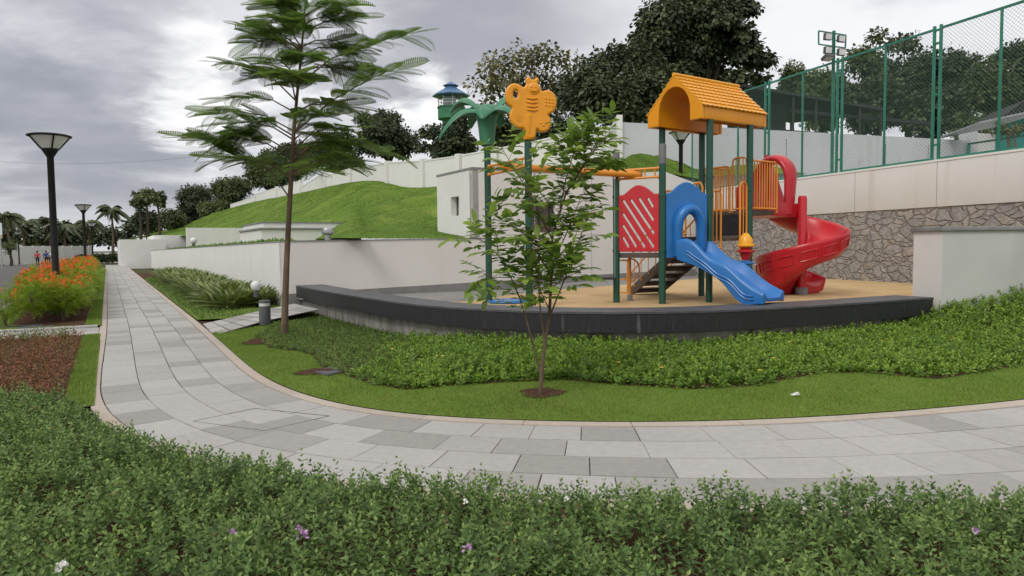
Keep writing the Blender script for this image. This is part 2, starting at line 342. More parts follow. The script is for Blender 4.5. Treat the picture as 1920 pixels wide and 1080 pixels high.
def nrm(a): return a / np.maximum(np.linalg.norm(a, axis=1, keepdims=True), 1e-9)
def leaf_template(ts, ws, fold=.25, droop=.15):
    v = [(0, ts[0], 0)]; f3 = []; f4 = []
    k = len(ts)
    mid = [0]; lf = [0]; rt = [0]
    for i in range(1, k):
        z = -droop * ts[i] ** 2
        if ws[i] == 0: v.append((0, ts[i], z)); mid.append(len(v) - 1); lf.append(mid[-1]); rt.append(mid[-1])
        else:
            v += [(0, ts[i], z), (-ws[i], ts[i], z + fold * ws[i]), (ws[i], ts[i], z + fold * ws[i])]
            mid.append(len(v) - 3); lf.append(len(v) - 2); rt.append(len(v) - 1)
    for i in range(k - 1):
        for side, sgn in ((lf, 1), (rt, -1)):
            q = [mid[i], mid[i + 1], side[i + 1], side[i]]
            q2 = [x for n_, x in enumerate(q) if x not in q[:n_]]
            if sgn < 0: q2 = q2[::-1]
            (f4 if len(q2) == 4 else f3).append(q2)
    return np.array(v, float), np.array(f3, int).reshape(-1, 3), np.array(f4, int).reshape(-1, 4)
LEAF_LO = leaf_template([0, .45, 1], [0, .28, 0])
LEAF_HI = leaf_template([0, .22, .5, .8, 1], [0, .21, .27, .16, 0])
LEAF_ROUND = leaf_template([0, .3, .72, 1], [0, .31, .33, 0], .3, .25)
LEAF_THIN = leaf_template([0, .3, .7, 1], [0, .09, .08, 0], .3, .35)
PETAL = leaf_template([0, .5, 1], [0, .4, .25], .1, .1)
def leaves(pos, axis, up, size, tpl, wid=1.0):
    """arrays -> verts, polys (per template face kind)"""
    T, f3, f4 = tpl; n = len(pos); k = len(T)
    a = nrm(axis); s = nrm(np.cross(a, up)); u = np.cross(s, a)
    size = np.broadcast_to(np.asarray(size, float), (n,))[:, None, None]
    w = np.broadcast_to(np.asarray(wid, float), (n,))[:, None, None]
    v = pos[:, None, :] + size * (T[None, :, 0, None] * s[:, None, :] * w + T[None, :, 1, None] * a[:, None, :] + T[None, :, 2, None] * u[:, None, :])
    base = (np.arange(n) * k)[:, None, None]
    return v.reshape(-1, 3), (f3[None] + base).reshape(-1, 3), (f4[None] + base).reshape(-1, 4)
class LB:
    """collects leaf batches into one mesh"""
    def __init__(s): s.v = []; s.p = {}; s.n = 0; s.m = {}
    def add(s, v, *polys, mi=0):
        for p in polys:
            if len(p): s.p.setdefault((p.shape[1], mi), []).append(p + s.n)
        s.v.append(v); s.n += len(v); return s
    def leaf(s, pos, axis, up, size, tpl=LEAF_LO, wid=1.0, mi=0): return s.add(*leaves(np.asarray(pos, float), np.asarray(axis, float), np.asarray(up, float), size, tpl, wid), mi=mi)
    def mb(s, mb, mi=0):
        v = np.array(mb.v, float); by = {}
        for f in mb.f: by.setdefault(len(f), []).append(f)
        return s.add(v, *[np.array(x) for x in by.values()], mi=mi)
    def build(s, name, mats, parent=None, local=False, smooth=True):
        polys = []; mi = []
        for (k, m), L_ in s.p.items():
            q = np.concatenate(L_); polys.append(q); mi += [np.full(len(q), m)]
        multi = isinstance(mats, (list, tuple)) and len(mats) > 1
        return np_mesh(name, np.concatenate(s.v), polys, mats, parent, np.concatenate(mi) if multi else None, local, smooth)
def rdir(n, rng=None):
    g = (rng or RNG).normal(size=(n, 3)); return nrm(g)
def wob(x, y, s=1.0, seed=0.0):
    return (np.sin(x * 1.7 * s + 1.3 + seed) * np.cos(y * 1.9 * s - .7 + seed * 2) + .6 * np.sin(x * 3.9 * s - y * 3.1 * s + 2.1 + seed) + .4 * np.cos(x * 7.3 * s + y * 6.1 * s + seed * 3)) / 2.0
def inpoly(x, y, poly):
    r = np.zeros(len(x), bool); n = len(poly)
    for i in range(n):
        x0, y0 = poly[i]; x1, y1 = poly[(i + 1) % n]
        c = ((y0 > y) != (y1 > y)); 
        with np.errstate(divide='ignore', invalid='ignore'):
            xi = (x1 - x0) * (y - y0) / (y1 - y0) + x0
        r ^= c & (x < xi)
    return r
def edge_dist(x, y, line):
    d = np.full(len(x), 1e9)
    for (x0, y0), (x1, y1) in zip(line[:-1], line[1:]):
        dx, dy = x1 - x0, y1 - y0; L2 = dx * dx + dy * dy + 1e-12
        t = np.clip(((x - x0) * dx + (y - y0) * dy) / L2, 0, 1)
        d = np.minimum(d, np.hypot(x - x0 - t * dx, y - y0 - t * dy))
    return d
def scatter(poly, dens):
    xs = [p[0] for p in poly]; ys = [p[1] for p in poly]
    a = (max(xs) - min(xs)) * (max(ys) - min(ys)); n = int(a * dens)
    x = RNG.uniform(min(xs), max(xs), n); y = RNG.uniform(min(ys), max(ys), n); k = inpoly(x, y, poly)
    return x[k], y[k]
def catmull(pts, step=.15):
    pts = [np.array(p[:2], float) for p in pts]; out = []
    P_ = [2 * pts[0] - pts[1]] + pts + [2 * pts[-1] - pts[-2]]
    for i in range(1, len(P_) - 2):
        a, b, c, d = P_[i - 1:i + 3]; n = max(2, int(np.linalg.norm(c - b) / step))
        for j in range(n):
            t = j / n; out.append(.5 * ((2 * b) + (-a + c) * t + (2 * a - 5 * b + 4 * c - d) * t * t + (-a + 3 * b - 3 * c + d) * t ** 3))
    out.append(pts[-1]); return np.array(out)
def resample(line, step):
    line = np.asarray(line); seg = np.r_[0, np.cumsum(np.linalg.norm(np.diff(line, axis=0), axis=1))]
    s = np.linspace(0, seg[-1], int(seg[-1] / step) + 1)
    return np.c_[np.interp(s, seg, line[:, 0]), np.interp(s, seg, line[:, 1])], s
def smooth1(a, k):
    for _ in range(k): a[1:-1] = (a[:-2] + 2 * a[1:-1] + a[2:]) / 4
    return a
def sprigs(lb, base, tipdir, length, nodes, lsize, tpl=LEAF_LO, spread=1.0, mi=0, wid=1.0, tip_mi=None):
    """leafy shoots: opposite leaf pairs along each shoot, smaller to the tip"""
    n = len(base); td = nrm(tipdir); rnd = rdir(n); s = nrm(np.cross(td, rnd)); w = np.cross(td, s)
    for k in range(nodes):
        t = (k + .6) / nodes; pos = base + td * (length * t)[:, None]
        for j in range(2):
            ang = math.pi * j + k * math.pi / 2 + RNG.uniform(-.4, .4, n)
            out = s * np.cos(ang)[:, None] + w * np.sin(ang)[:, None]
            ax = out * spread * (1.15 - .75 * t) + td * (.35 + .55 * t) + RNG.normal(0, .12, (n, 3))
            up = td + out * -.2 + RNG.normal(0, .15, (n, 3))
            lb.leaf(pos, ax, up, lsize * (1.1 - .5 * t) * RNG.uniform(.75, 1.2, n), tpl, wid, tip_mi if (tip_mi is not None and k >= nodes - 1) else mi)
# ================================================================== sky and light
SUN_AZ, SUN_EL = R(-143), R(44)      # azimuth from +Y towards +X: behind the camera, a little to the left
w = bpy.data.worlds.new('World'); SC.world = w; w.use_nodes = True
nt = w.node_tree; N = nt.nodes; L = nt.links
bg = N['Background']; bg.inputs['Strength'].default_value = 0.1
def mth(op, a, b=None, c=None):
    n = N.new('ShaderNodeMath'); n.operation = op
    for i, x in enumerate((a, b, c)):
        if x is None: continue
        if isinstance(x, (int, float)): n.inputs[i].default_value = x
        else: L.new(x, n.inputs[i])
    return n.outputs[0]
def mrange(x, a, b, c=0.0, d=1.0, smooth=True):
    n = N.new('ShaderNodeMapRange'); n.interpolation_type = 'SMOOTHSTEP' if smooth else 'LINEAR'
    L.new(x, n.inputs[0]); n.inputs[1].default_value = a; n.inputs[2].default_value = b; n.inputs[3].default_value = c; n.inputs[4].default_value = d
    return n.outputs[0]
def mixc(f, a, b):
    n = N.new('ShaderNodeMix'); n.data_type = 'RGBA'
    for i, x in ((0, f), (6, a), (7, b)):
        if isinstance(x, tuple): n.inputs[i].default_value = (*x, 1)
        elif isinstance(x, (int, float)): n.inputs[i].default_value = x
        else: L.new(x, n.inputs[i])
    return n.outputs[2]
tc = N.new('ShaderNodeTexCoord'); sx = N.new('ShaderNodeSeparateXYZ'); L.new(tc.outputs['Generated'], sx.inputs[0])
zz = mth('ADD', mth('MAXIMUM', sx.outputs[2], 0.0), .16)
cb = N.new('ShaderNodeCombineXYZ'); L.new(mth('DIVIDE', sx.outputs[0], zz), cb.inputs[0]); L.new(mth('DIVIDE', sx.outputs[1], zz), cb.inputs[1])
def cloud(scale, det, rough, dist, off):
    mp = N.new('ShaderNodeMapping'); mp.inputs['Location'].default_value = off; L.new(cb.outputs[0], mp.inputs[0])
    n = N.new('ShaderNodeTexNoise'); n.inputs['Scale'].default_value = scale; n.inputs['Detail'].default_value = det
    n.inputs['Roughness'].default_value = rough; n.inputs['Distortion'].default_value = dist; L.new(mp.outputs[0], n.inputs['Vector']); return n.outputs[0]
big = cloud(.62, 7, .52, .25, (3.1, 1.7, 0)); mid = cloud(1.7, 6, .55, .2, (7.3, 2.2, 0))
dens = mth('ADD', mth('MULTIPLY', big, .72), mth('MULTIPLY', mid, .28))
def spot(px, py, r0, r1):      # a bright break in the cloud, in a fixed direction of the sky
    d = ray(px, py).normalized()
    v = N.new('ShaderNodeVectorMath'); v.operation = 'DOT_PRODUCT'; L.new(tc.outputs['Generated'], v.inputs[0]); v.inputs[1].default_value = d
    return mrange(v.outputs['Value'], math.cos(R(r1)), math.cos(R(r0)))
lightf = mrange(dens, .44, .60)
base = mixc(lightf, (3.95, 4.0, 4.4), (7.4, 7.45, 7.75))
# thin bright layer to the right, breaks to the left
rightf = mth('MULTIPLY', spot(1640, 40, 3, 26), mrange(mid, .30, .60, .45, 1.0))
base = mixc(rightf, base, (9.0, 9.0, 9.2))
fine = cloud(4.5, 7, .6, .5, (1.3, 5.2, 0))
holes = mth('MAXIMUM', mth('MAXIMUM', spot(370, 215, 0, 5.4), mth('MULTIPLY', spot(365, 100, 0, 4.6), .9)), mth('MAXIMUM', mth('MULTIPLY', spot(545, 170, 0, 6.5), .6), mth('MULTIPLY', spot(800, 205, 0, 5), .75)))
hf = mrange(mth('ADD', mth('MULTIPLY', holes, 1.0), mth('ADD', mth('MULTIPLY', mth('SUBTRACT', mid, .5), 2.2), mth('MULTIPLY', mth('SUBTRACT', fine, .5), 1.5))), .32, 1.1)
base = mixc(mth('MULTIPLY', hf, mrange(holes, 0.0, .35)), base, (10.4, 10.3, 10.35))
bank = mth('MAXIMUM', mth('MAXIMUM', spot(90, 285, 1, 13), mth('MULTIPLY', spot(90, 60, 1, 11), .9)), mth('MULTIPLY', spot(520, 330, 0, 8), .5))
base = mixc(mth('MULTIPLY', bank, mrange(mid, .36, .60, .62, .12)), base, (2.75, 2.9, 3.45))      # heavy grey bank on the left
lowl = mth('MULTIPLY', mrange(sx.outputs[2], .02, .08, 1, 0), .75)
base = mixc(lowl, base, (7.2, 7.3, 7.6))
base = mixc(mrange(sx.outputs[2], .36, .8), base, (10.6, 10.35, 10.0))
back_f = mth('MULTIPLY', mrange(mth('MULTIPLY', sx.outputs[1], -1.0), -.1, .5), .8)      # lighter, thinner overcast behind the camera
vm = N.new('ShaderNodeVectorMath'); vm.operation = 'SCALE'; L.new(mixc(back_f, base, (10.0, 9.85, 9.6)), vm.inputs[0]); vm.inputs['Scale'].default_value = 1.0
sky = N.new('ShaderNodeTexSky'); sky.sky_type = 'NISHITA'; sky.sun_disc = False; sky.sun_elevation = SUN_EL; sky.sun_rotation = SUN_AZ % (2 * math.pi)
L.new(mixc(.94, sky.outputs[0], vm.outputs[0]), bg.inputs[0])
sl = bpy.data.lights.new('sun', 'SUN'); sun = bpy.data.objects.new('sun', sl); COL.objects.link(sun)
sl.energy = 1.35; sl.angle = R(20); sl.color = (1.0, .965, .91)
sd = Vector((math.sin(SUN_AZ) * math.cos(SUN_EL), math.cos(SUN_AZ) * math.cos(SUN_EL), math.sin(SUN_EL)))
sun.rotation_euler = sd.to_track_quat('Z', 'Y').to_euler(); sun.location = sd * 60
SC.view_settings.view_transform = 'Standard'; SC.view_settings.look = 'None'; SC.view_settings.exposure = 0.12; SC.view_settings.gamma = 1.0
SC.render.engine = 'CYCLES'; SC.cycles.use_denoising = True; SC.cycles.max_bounces = 6; SC.cycles.transparent_max_bounces = 8

# ================================================================== site frame
DP = Vector((-.489, .872, 0)).normalized()      # along the straight path, away from the camera
DN = Vector((DP.y, -DP.x, 0))                    # across it, to the right
Q0 = G(369, 602)
def S(s, r, z=0.0):
    """s metres along the path, r metres to the LEFT of its right edge"""
    p = Q0 + DP * s - DN * r; return Vector((p.x, p.y, z))
A0 = G(530, 560, .30)                            # corner of the long retaining wall
def WF(t, off=0.0, z=0.0):
    """point on the front plane of the long wall, t metres right of its corner"""
    p = A0 + DN * t + DP * off; return Vector((p.x, p.y, z))
FL = .60                                         # playground floor level

g = MB(); n = 2500
g.add([(-n, -200, -.35), (n, -200, -.35), (n, n, -.35), (-n, n, -.35)], [(0, 1, 2, 3)])
tag(g.build('ground', M['earth'], smooth=False), kind='structure')

# ------------------------------------------------------------------ path
far = [S(75, 0), S(40, 0), S(20, 0), S(8, 0), S(0, 0)] + [G(x, y) for x, y in ((430, 655), (471, 691), (520, 722), (580, 745), (660, 766), (770, 780), (900, 788), (1100, 793), (1250, 793), (1400, 790), (1600, 779), (1760, 766), (1920, 751))]
e = far[-1]; d = (far[-1] - far[-3]).normalized()
far += [e + d * 2 + Vector((-.05, .35, 0)), e + d * 5 + Vector((-.3, 1.6, 0)), e + d * 9 + Vector((-1, 4.2, 0))]
edge = catmull(far, .2); edge, es = resample(edge, .12); edge = smooth1(edge, 60)
tang = np.gradient(edge, axis=0); tang /= np.linalg.norm(tang, axis=1, keepdims=True)
tang = smooth1(tang, 40); tang /= np.linalg.norm(tang, axis=1, keepdims=True)
norm_ = np.c_[tang[:, 1], -tang[:, 0]]          # to the right of travel (camera side)
PW = 1.97
wsc = np.interp(edge[:, 0], [-3.6, .5, 5.0, 8], [1.89, 2.10, 2.62, 2.7]) / PW
wsc[:int(len(edge) * .6)] = np.where(edge[:int(len(edge) * .6), 0] < -3, 1.89 / PW, wsc[:int(len(edge) * .6)])
norm_ = norm_ * wsc[:, None]          # the paving widens along the bend
def off(r): return edge + norm_ * r
def strip(lb, i0, i1, r0, r1, z0, z1, gap=.004, cut=(0, 0)):
    """one slab between stations i0..i1 (floats) and offsets r0..r1, top z1"""
    k = max(2, int((i1 - i0) / 2) + 1); ii = np.linspace(i0 + gap / .12, i1 - gap / .12, k)
    pi = lambda r: np.c_[np.interp(ii, np.arange(len(edge)), edge[:, 0] + norm_[:, 0] * r), np.interp(ii, np.arange(len(edge)), edge[:, 1] + norm_[:, 1] * r)]
    a = pi(r0 + gap); b = pi(r1 - gap); dz = RNG.uniform(-.0012, .0012)
    a2 = pi(r0 + gap + .004); b2 = pi(r1 - gap - .004)
    z = np.full((k, 1), 1.0)
    v = np.vstack([np.c_[a, z * z0], np.c_[a2, z * (z1 + dz)], np.c_[b2, z * (z1 + dz)], np.c_[b, z * z0]])
    q = []
    for r in range(3):
        for j in range(k - 1): q.append((r * k + j, r * k + j + 1, (r + 1) * k + j + 1, (r + 1) * k + j))
    q.append((0, k, 2 * k, 3 * k)); q.append((k - 1, 4 * k - 1, 3 * k - 1, 2 * k - 1))
    lb.add(v, np.array(q))
lb = LB()
nst = len(edge)
lanes = [.15, .57, .99, 1.41, 1.83]
for li in range(4):
    i = RNG.uniform(0, 3)
    while i < nst - 10:
        Lt = RNG.choice([.40, .45, .50, .56, .66], p=[.2, .3, .25, .15, .1]) / .12 * (1 if li < 3 else 1.05)
        strip(lb, i, min(i + Lt, nst - 2), lanes[li], lanes[li + 1], -.03, 0.0, RNG.choice([.0015, .002, .003, .005])); i += Lt
path = lb.build('path', M['tile'], smooth=False); tag(path, kind='structure')
lb = LB()
for r0, r1 in ((0.0, .148), (1.832, 1.97)):
    i = 0
    while i < nst - 12:
        strip(lb, i, i + 8, r0, r1, -.05, .006, .003); i += 8
tag(lb.build('path_edging', M['tile_warm'], smooth=False), kind='structure')
a = off(-.02); b = off(1.99)
np_v = np.vstack([np.c_[a, np.full(nst, -.012)], np.c_[b, np.full(nst, -.012)]])
tag(np_mesh('path_bed', np_v, [np.array([(j, j + 1, nst + j + 1, nst + j) for j in range(nst - 1)])], M['joint']), kind='structure')
# square service cover set into the paving
def on_path(px, py): return G(px, py, .0)
cv = [on_path(*p) for p in ((476, 766), (618, 780), (496, 808), (362, 790))]
mb = MB()
for a_, b_ in ((0, 1), (1, 2), (2, 3), (3, 0)):
    mb.bar(cv[a_] + Vector((0, 0, .0005)), cv[b_] + Vector((0, 0, .0)), .004, .005)
o = mb.build('cover_frame', M['black']); tag(o, 'thin dark square cover frame set flush in the curving paving', 'service cover')

# ------------------------------------------------------------------ ledge curve, lawn
LZ = .66
lpx = ((554, 535), (600, 544), (640, 551), (686, 558), (740, 566), (795, 573), (850, 577), (905, 580), (1014, 584), (1123, 585.5), (1233, 585.5), (1320, 583), (1400, 579), (1528, 572.5), (1655, 564), (1758, 557))
led = [G(x, y, LZ) for x, y in lpx]
led_c = catmull(led, .1); led_c, _ = resample(led_c, .1); led_c = smooth1(led_c, 120)
lt = np.gradient(led_c, axis=0); lt /= np.linalg.norm(lt, axis=1, keepdims=True); lt = smooth1(lt, 30)
ln = np.c_[-lt[:, 1], lt[:, 0]]                # towards the playground
back = [tuple(p) for p in (led_c + ln * .12)] + [(led_c[-1][0] + 1.5, led_c[-1][1] + .6), (led_c[-1][0] + 5, led_c[-1][1] + 1.2), (led_c[-1][0] + 9, led_c[-1][1] + 1.5)]
back = np.array(back)
lawn_edge = edge[(es > 72) & (es < es[-1] - .5)]
LE = [tuple(p) for p in lawn_edge]
i0 = int(np.argmin(np.hypot(edge[:, 0] - G(398, 626).x, edge[:, 1] - G(398, 626).y)))
fr, _ = resample(edge[i0:], .25); nf = len(fr)
bk, _ = resample(back, (np.linalg.norm(np.diff(back, axis=0), axis=1).sum()) / (nf - 1) * .9999); bk = bk[:nf] if len(bk) >= nf else np.vstack([bk, np.repeat(bk[-1:], nf - len(bk), 0)])
EDGE_PTS = [tuple(p) for p in edge[i0 - 30::3]]
def lawn_z(x, y):
    x = np.atleast_1d(np.asarray(x, float)); y = np.atleast_1d(np.asarray(y, float))
    dd = edge_dist(x, y, EDGE_PTS)
    return .012 + .025 * np.minimum(dd, 4) * np.clip((x + 3.2) / 3.4, 0, 1) + .015 * wob(x, y, .7) * np.minimum(dd, 1) + np.maximum(x - 6.2, 0) * .29 * np.clip((dd - .8) / 3.2, 0, 1)
nv = 22; vv = []
for j in range(nv):
    t = j / (nv - 1); vv.append(np.c_[fr * (1 - t) + bk * t, np.zeros(nf)])
vv = np.vstack(vv); vv[:, 2] = lawn_z(vv[:, 0], vv[:, 1])
tag(np_mesh('lawn', vv, [np.array([(j * nf + i, j * nf + i + 1, (j + 1) * nf + i + 1, (j + 1) * nf + i) for j in range(nv - 1) for i in range(nf - 1)])], M['lawn'], smooth=True), kind='structure')
# groundcover bed outline
gfr = [(478, 622), (505, 640), (560, 646), (588, 654), (600, 672), (650, 690), (700, 705), (760, 715), (830, 711), (950, 704), (1060, 701), (1180, 711), (1300, 717), (1420, 711), (1540, 689), (1650, 659), (1760, 639), (1920, 621)]
gp = [G(x, y, .12 + (.35 if x > 1700 else .2 if x > 1600 else 0)) for x, y in gfr]
gpoly = [(p.x, p.y) for p in gp] + [(gp[-1].x + 4, gp[-1].y + 1.6), (back[-1][0], back[-1][1] + .3)] + [(p[0], p[1]) for p in back[::-1][1:]]
lawn_poly = [tuple(p) for p in fr] + [tuple(p) for p in bk[::-1]]

# turf blades
x, y = scatter(lawn_poly, 4200); k = (y < 18) & ~inpoly(x, y, gpoly); x, y = x[k], y[k]
z = lawn_z(x, y); n = len(x)
lb = LB(); ax = np.c_[RNG.normal(0, .45, n), RNG.normal(0, .45, n), np.ones(n)]
hgt = RNG.uniform(.018, .038, n) * (1 + .35 * wob(x, y, 1.4))
pos = np.c_[x, y, z - .004]; sd_ = rdir(n); sd_[:, 2] = 0; sd_ = nrm(sd_) * .0035
tip = pos + nrm(ax) * hgt[:, None]
v = np.stack([pos - sd_, pos + sd_, tip], 1).reshape(-1, 3)
lb.add(v, np.arange(n * 3).reshape(-1, 3))
tag(lb.build('lawn_grass', M['grass']), 'short mown lawn grass between the paved path and the groundcover bed', 'grass', kind='stuff')

# turf blades on the narrow strips beside the path
lb = LB()
for s0, s1, r0, r1, zq in ((-9.0, -1.7, 1.88, 2.16, .014), (0.0, 9, 1.88, 2.17, .026), (0.0, 3.5, 2.7, 4.0, .03)):
    n = int((s1 - s0) * (r1 - r0) * (3800 if s0 < 0 else 1800)); ss, rr_ = RNG.uniform(s0, s1, n), RNG.uniform(r0, r1, n)
    if r1 > 3: k = (rr_ > 3.55) | (ss < .16); ss, rr_ = ss[k], rr_[k]; n = len(ss)
    ps = np.array(Q0)[None] + ss[:, None] * np.array(DP) - rr_[:, None] * np.array(DN); ps[:, 2] = zq
    sd_ = rdir(n); sd_[:, 2] = 0; sd_ = nrm(sd_) * .004; tip = ps + nrm(np.c_[RNG.normal(0, .45, (n, 2)), np.ones(n)]) * RNG.uniform(.02, .045, n)[:, None]
    lb.add(np.stack([ps - sd_, ps + sd_, tip], 1).reshape(-1, 3), np.arange(n * 3).reshape(-1, 3))
tag(lb.build('strip_grass', M['grass']), 'narrow strips of short grass along the left edge of the path', 'grass', kind='stuff')

# ------------------------------------------------------------------ left of the path: bed, kerb, road, verge
def area(name, pts, m, kind='structure', z=None):
    mb = MB(); mb.add([tuple(p) if z is None else (p[0], p[1], z) for p in pts], [tuple(range(len(pts)))])
    o = mb.build(name, m, smooth=False); tag(o, kind=kind); return o
HZ = -.06
road_s1 = 95
area('road', [S(-4.0, 4.45, HZ), S(-1.0, 11, HZ), S(-1.0, 13.2, HZ), S(road_s1, 13.2, HZ), S(road_s1, 4.3, HZ), S(-.6, 4.3, HZ)][::-1], M['asphalt'])
area('road_junction', [S(-12, 4.6, HZ - .004), S(-12, 30, HZ - .004), S(2, 30, HZ - .004), S(2, 4.3, HZ - .004)][::-1], M['asphalt'])
# planting bed with a rounded near corner
bed = [S(0.0, 1.86, .02)] + [S(.0, 3.2, .02), S(.25, 3.75, .02), S(.75, 4.05, .02), S(1.6, 4.12, .02)] + [S(60, 4.12, .02), S(60, 1.86, .02)]
area('planting_bed', bed, M['soil'])
area('bed_turf_strip', [S(0, 1.87, .026), S(0, 2.16, .026), S(60, 2.16, .026), S(60, 1.87, .026)], M['lawn'])
lb_t = [S(.05, 2.4, .03), S(.05, 3.3, .03), S(.4, 3.8, .03), S(1.6, 4.05, .03), S(6, 4.06, .03), S(6, 3.7, .03), S(1.4, 3.6, .03), S(.3, 2.9, .03), S(.22, 2.4, .03)]
area('bed_front_turf', lb_t, M['lawn'])
kp = [S(-.12, 1.93), S(-.12, 3.25), S(.1, 3.85), S(.65, 4.2), S(1.6, 4.28), S(8, 4.28), S(30, 4.28), S(60, 4.28)]
kc = catmull(kp, .3); kt = np.gradient(kc, axis=0); kt /= np.linalg.norm(kt, axis=1, keepdims=True); kn = np.c_[kt[:, 1], -kt[:, 0]]
mb = MB(); mb.sweep([(-.075, -.12), (-.075, .035), (-.06, .05), (.06, .05), (.075, .035), (.075, -.12)], [((p[0], p[1], 0), (q[0], q[1], 0), (0, 0, 1)) for p, q in zip(kc, kn)])
tag(mb.build('kerb', M['kerb']), kind='structure')
# crossing path between the beds
cr = LB(); mbx = MB()
i_ = 0
for s0, s1 in ((-1.62, -.92), (-.90, -.20)):
    r = 1.9
    while r < 5.0:
        L_ = random.choice((.6, .7, .8)); q = [S(s0, r), S(s0, r + L_ - .01), S(s1 - .01, r + L_ - .01), S(s1 - .01, r)]
        v = np.array([(p.x, p.y, .0) for p in q] + [(p.x, p.y, -.06) for p in q]); cr.add(v, np.array([(0, 3, 2, 1), (0, 1, 5, 4), (2, 3, 7, 6), (1, 2, 6, 5), (3, 0, 4, 7)])); r += L_
tag(cr.build('crossing_path', M['tile'], smooth=False), kind='structure')
area('crossing_bed', [S(-1.66, 1.8, -.02), S(-1.66, 5.1, -.02), S(-.16, 5.1, -.02), S(-.16, 1.8, -.02)][::-1], M['joint'])
# mulch bed in front of the crossing
area('mulch_bed', [S(-9, 1.87, .006), S(-9, 9, .006), S(-1.66, 9, .006), S(-1.66, 1.86, .006)][::-1], M['soil'])
area('mulch_turf_strip', [S(-9, 1.87, .014), S(-9, 2.15, .014), S(-1.68, 2.15, .014), S(-1.68, 1.87, .014)][::-1], M['lawn'])
# far side of the road
mb = MB(); mb.sweep([(-.1, -.12), (-.1, .06), (.1, .06), (.1, -.12)], [(S(s, 13.3), tuple(-DN), (0, 0, 1)) for s in (-1, 30, 60, 95)])
tag(mb.build('kerb', M['kerb']), kind='structure')
area('verge', [S(-1, 13.4, .03), S(-1, 18, .03), S(95, 18, .03), S(95, 13.4, .03)][::-1], M['lawn'])

# ------------------------------------------------------------------ right of the path: lily bed, side path, playground floor
def zside(p): return p
side = [G(380, 607, .004), G(430, 596, .05), G(486, 583, .12), G(552, 569, .22), G(600, 580, .22), G(560, 588, .20), G(488, 604, .09), G(400, 629, .004)]
lbs = LB()
top_ = [side[0], side[1], side[2], side[3]]; bot_ = [side[7], side[6], side[5], side[4]]
vq = np.array([tuple(p - Vector((0, 0, .015))) for p in top_ + bot_]); tag(np_mesh('side_path_bed', vq, [np.array([(k, 4 + k, 5 + k, 1 + k) for k in range(3)])], M['joint']), kind='structure')
for k in range(3):
    nn = 3
    for i in range(nn):
        for j in range(2):
            f0, f1 = i / nn, (i + 1) / nn; g0, g1 = j / 2, (j + 1) / 2
            pt = lambda f, g_: (top_[k].lerp(top_[k + 1], f)).lerp(bot_[k].lerp(bot_[k + 1], f), g_)
            q = [pt(f0 + .012, g0 + .008), pt(f1 - .012, g0 + .008), pt(f1 - .012, g1 - .008), pt(f0 + .012, g1 - .008)]
            lbs.add(np.array([tuple(p) for p in q]), np.array([(0, 3, 2, 1)]))
tag(lbs.build('side_path', M['tile'], smooth=False), kind='structure')
area('lily_soil', [S(-4, .1, -.03), S(40, .1, -.03), S(40, -6, -.03), S(-4, -8, -.03)], M['soil'])
lily = [S(.2, -.03, .012), S(26, -.03, .012), S(33, -2.0, .03), A0 + DP * 30 + Vector((0, 0, -A0.z + .06)), Vector((A0.x, A0.y, .10)), side[2] + Vector((0, 0, -.02)), side[1] + Vector((0, 0, -.01))]
area('lily_bed', lily[::-1], M['lawn'])
fl = [tuple(p) for p in (led_c + ln * .7)]
b1 = WF(15.5)
rub = [G(866, 565.5, FL), G(960, 552.5, FL), G(1060, 542, FL), G(1180, 533, FL), G(1330, 521, FL)]
i1 = int(np.argmin(np.hypot(led_c[:, 0] - rub[0].x, led_c[:, 1] - rub[0].y)))
fpoly = [(p[0], p[1]) for p in fl[max(i1 - 6, 0):]] + [(13.5, 16.5), (b1.x + 1, b1.y), (b1.x - .2, b1.y - .2)] + [(p.x, p.y) for p in rub[::-1]]
mb = MB(); nq = len(fpoly); mb.add([(x_, y_, 0.05) for x_, y_ in fpoly] + [(x_, y_, FL) for x_, y_ in fpoly], [tuple(range(nq, 2 * nq))] + [(i, (i + 1) % nq, nq + (i + 1) % nq, nq + i) for i in range(nq)])
tag(mb.build('playground_floor', M['rubber'], smooth=False), kind='structure')
wz = []
for px_, py_ in ((556, 560), (600, 559), (640, 558), (680, 556), (720, 553), (759, 550), (810, 548), (860, 546), (908, 544.5), (1110, 526), (1330, 516)):
    h_ = V(px_, py_, A0, DN); wz.append(Vector((h_.x, h_.y, min(h_.z, FL - .012))))
for k in range(len(wz)): wz[k] = wz[k] + DP * .1
nw = len(wz); inner = led_c + ln * .42
def reach(p):
    q = inner - np.array([p.x, p.y]); j = int(np.argmin(np.abs(q[:, 0] * DP.y - q[:, 1] * DP.x))); return min(max(1.0, -(q[j, 0] * DP.x + q[j, 1] * DP.y)), 8.5)
vq = np.array([tuple(p) for p in wz] + [tuple(p - DP * (reach(p) if k < nw - 2 else 3.0)) for k, p in enumerate(wz)])
tag(np_mesh('floor_margin', vq, [np.array([(k, nw + k, nw + k + 1, k + 1) for k in range(nw - 1)])], M['grey_floor']), kind='structure')
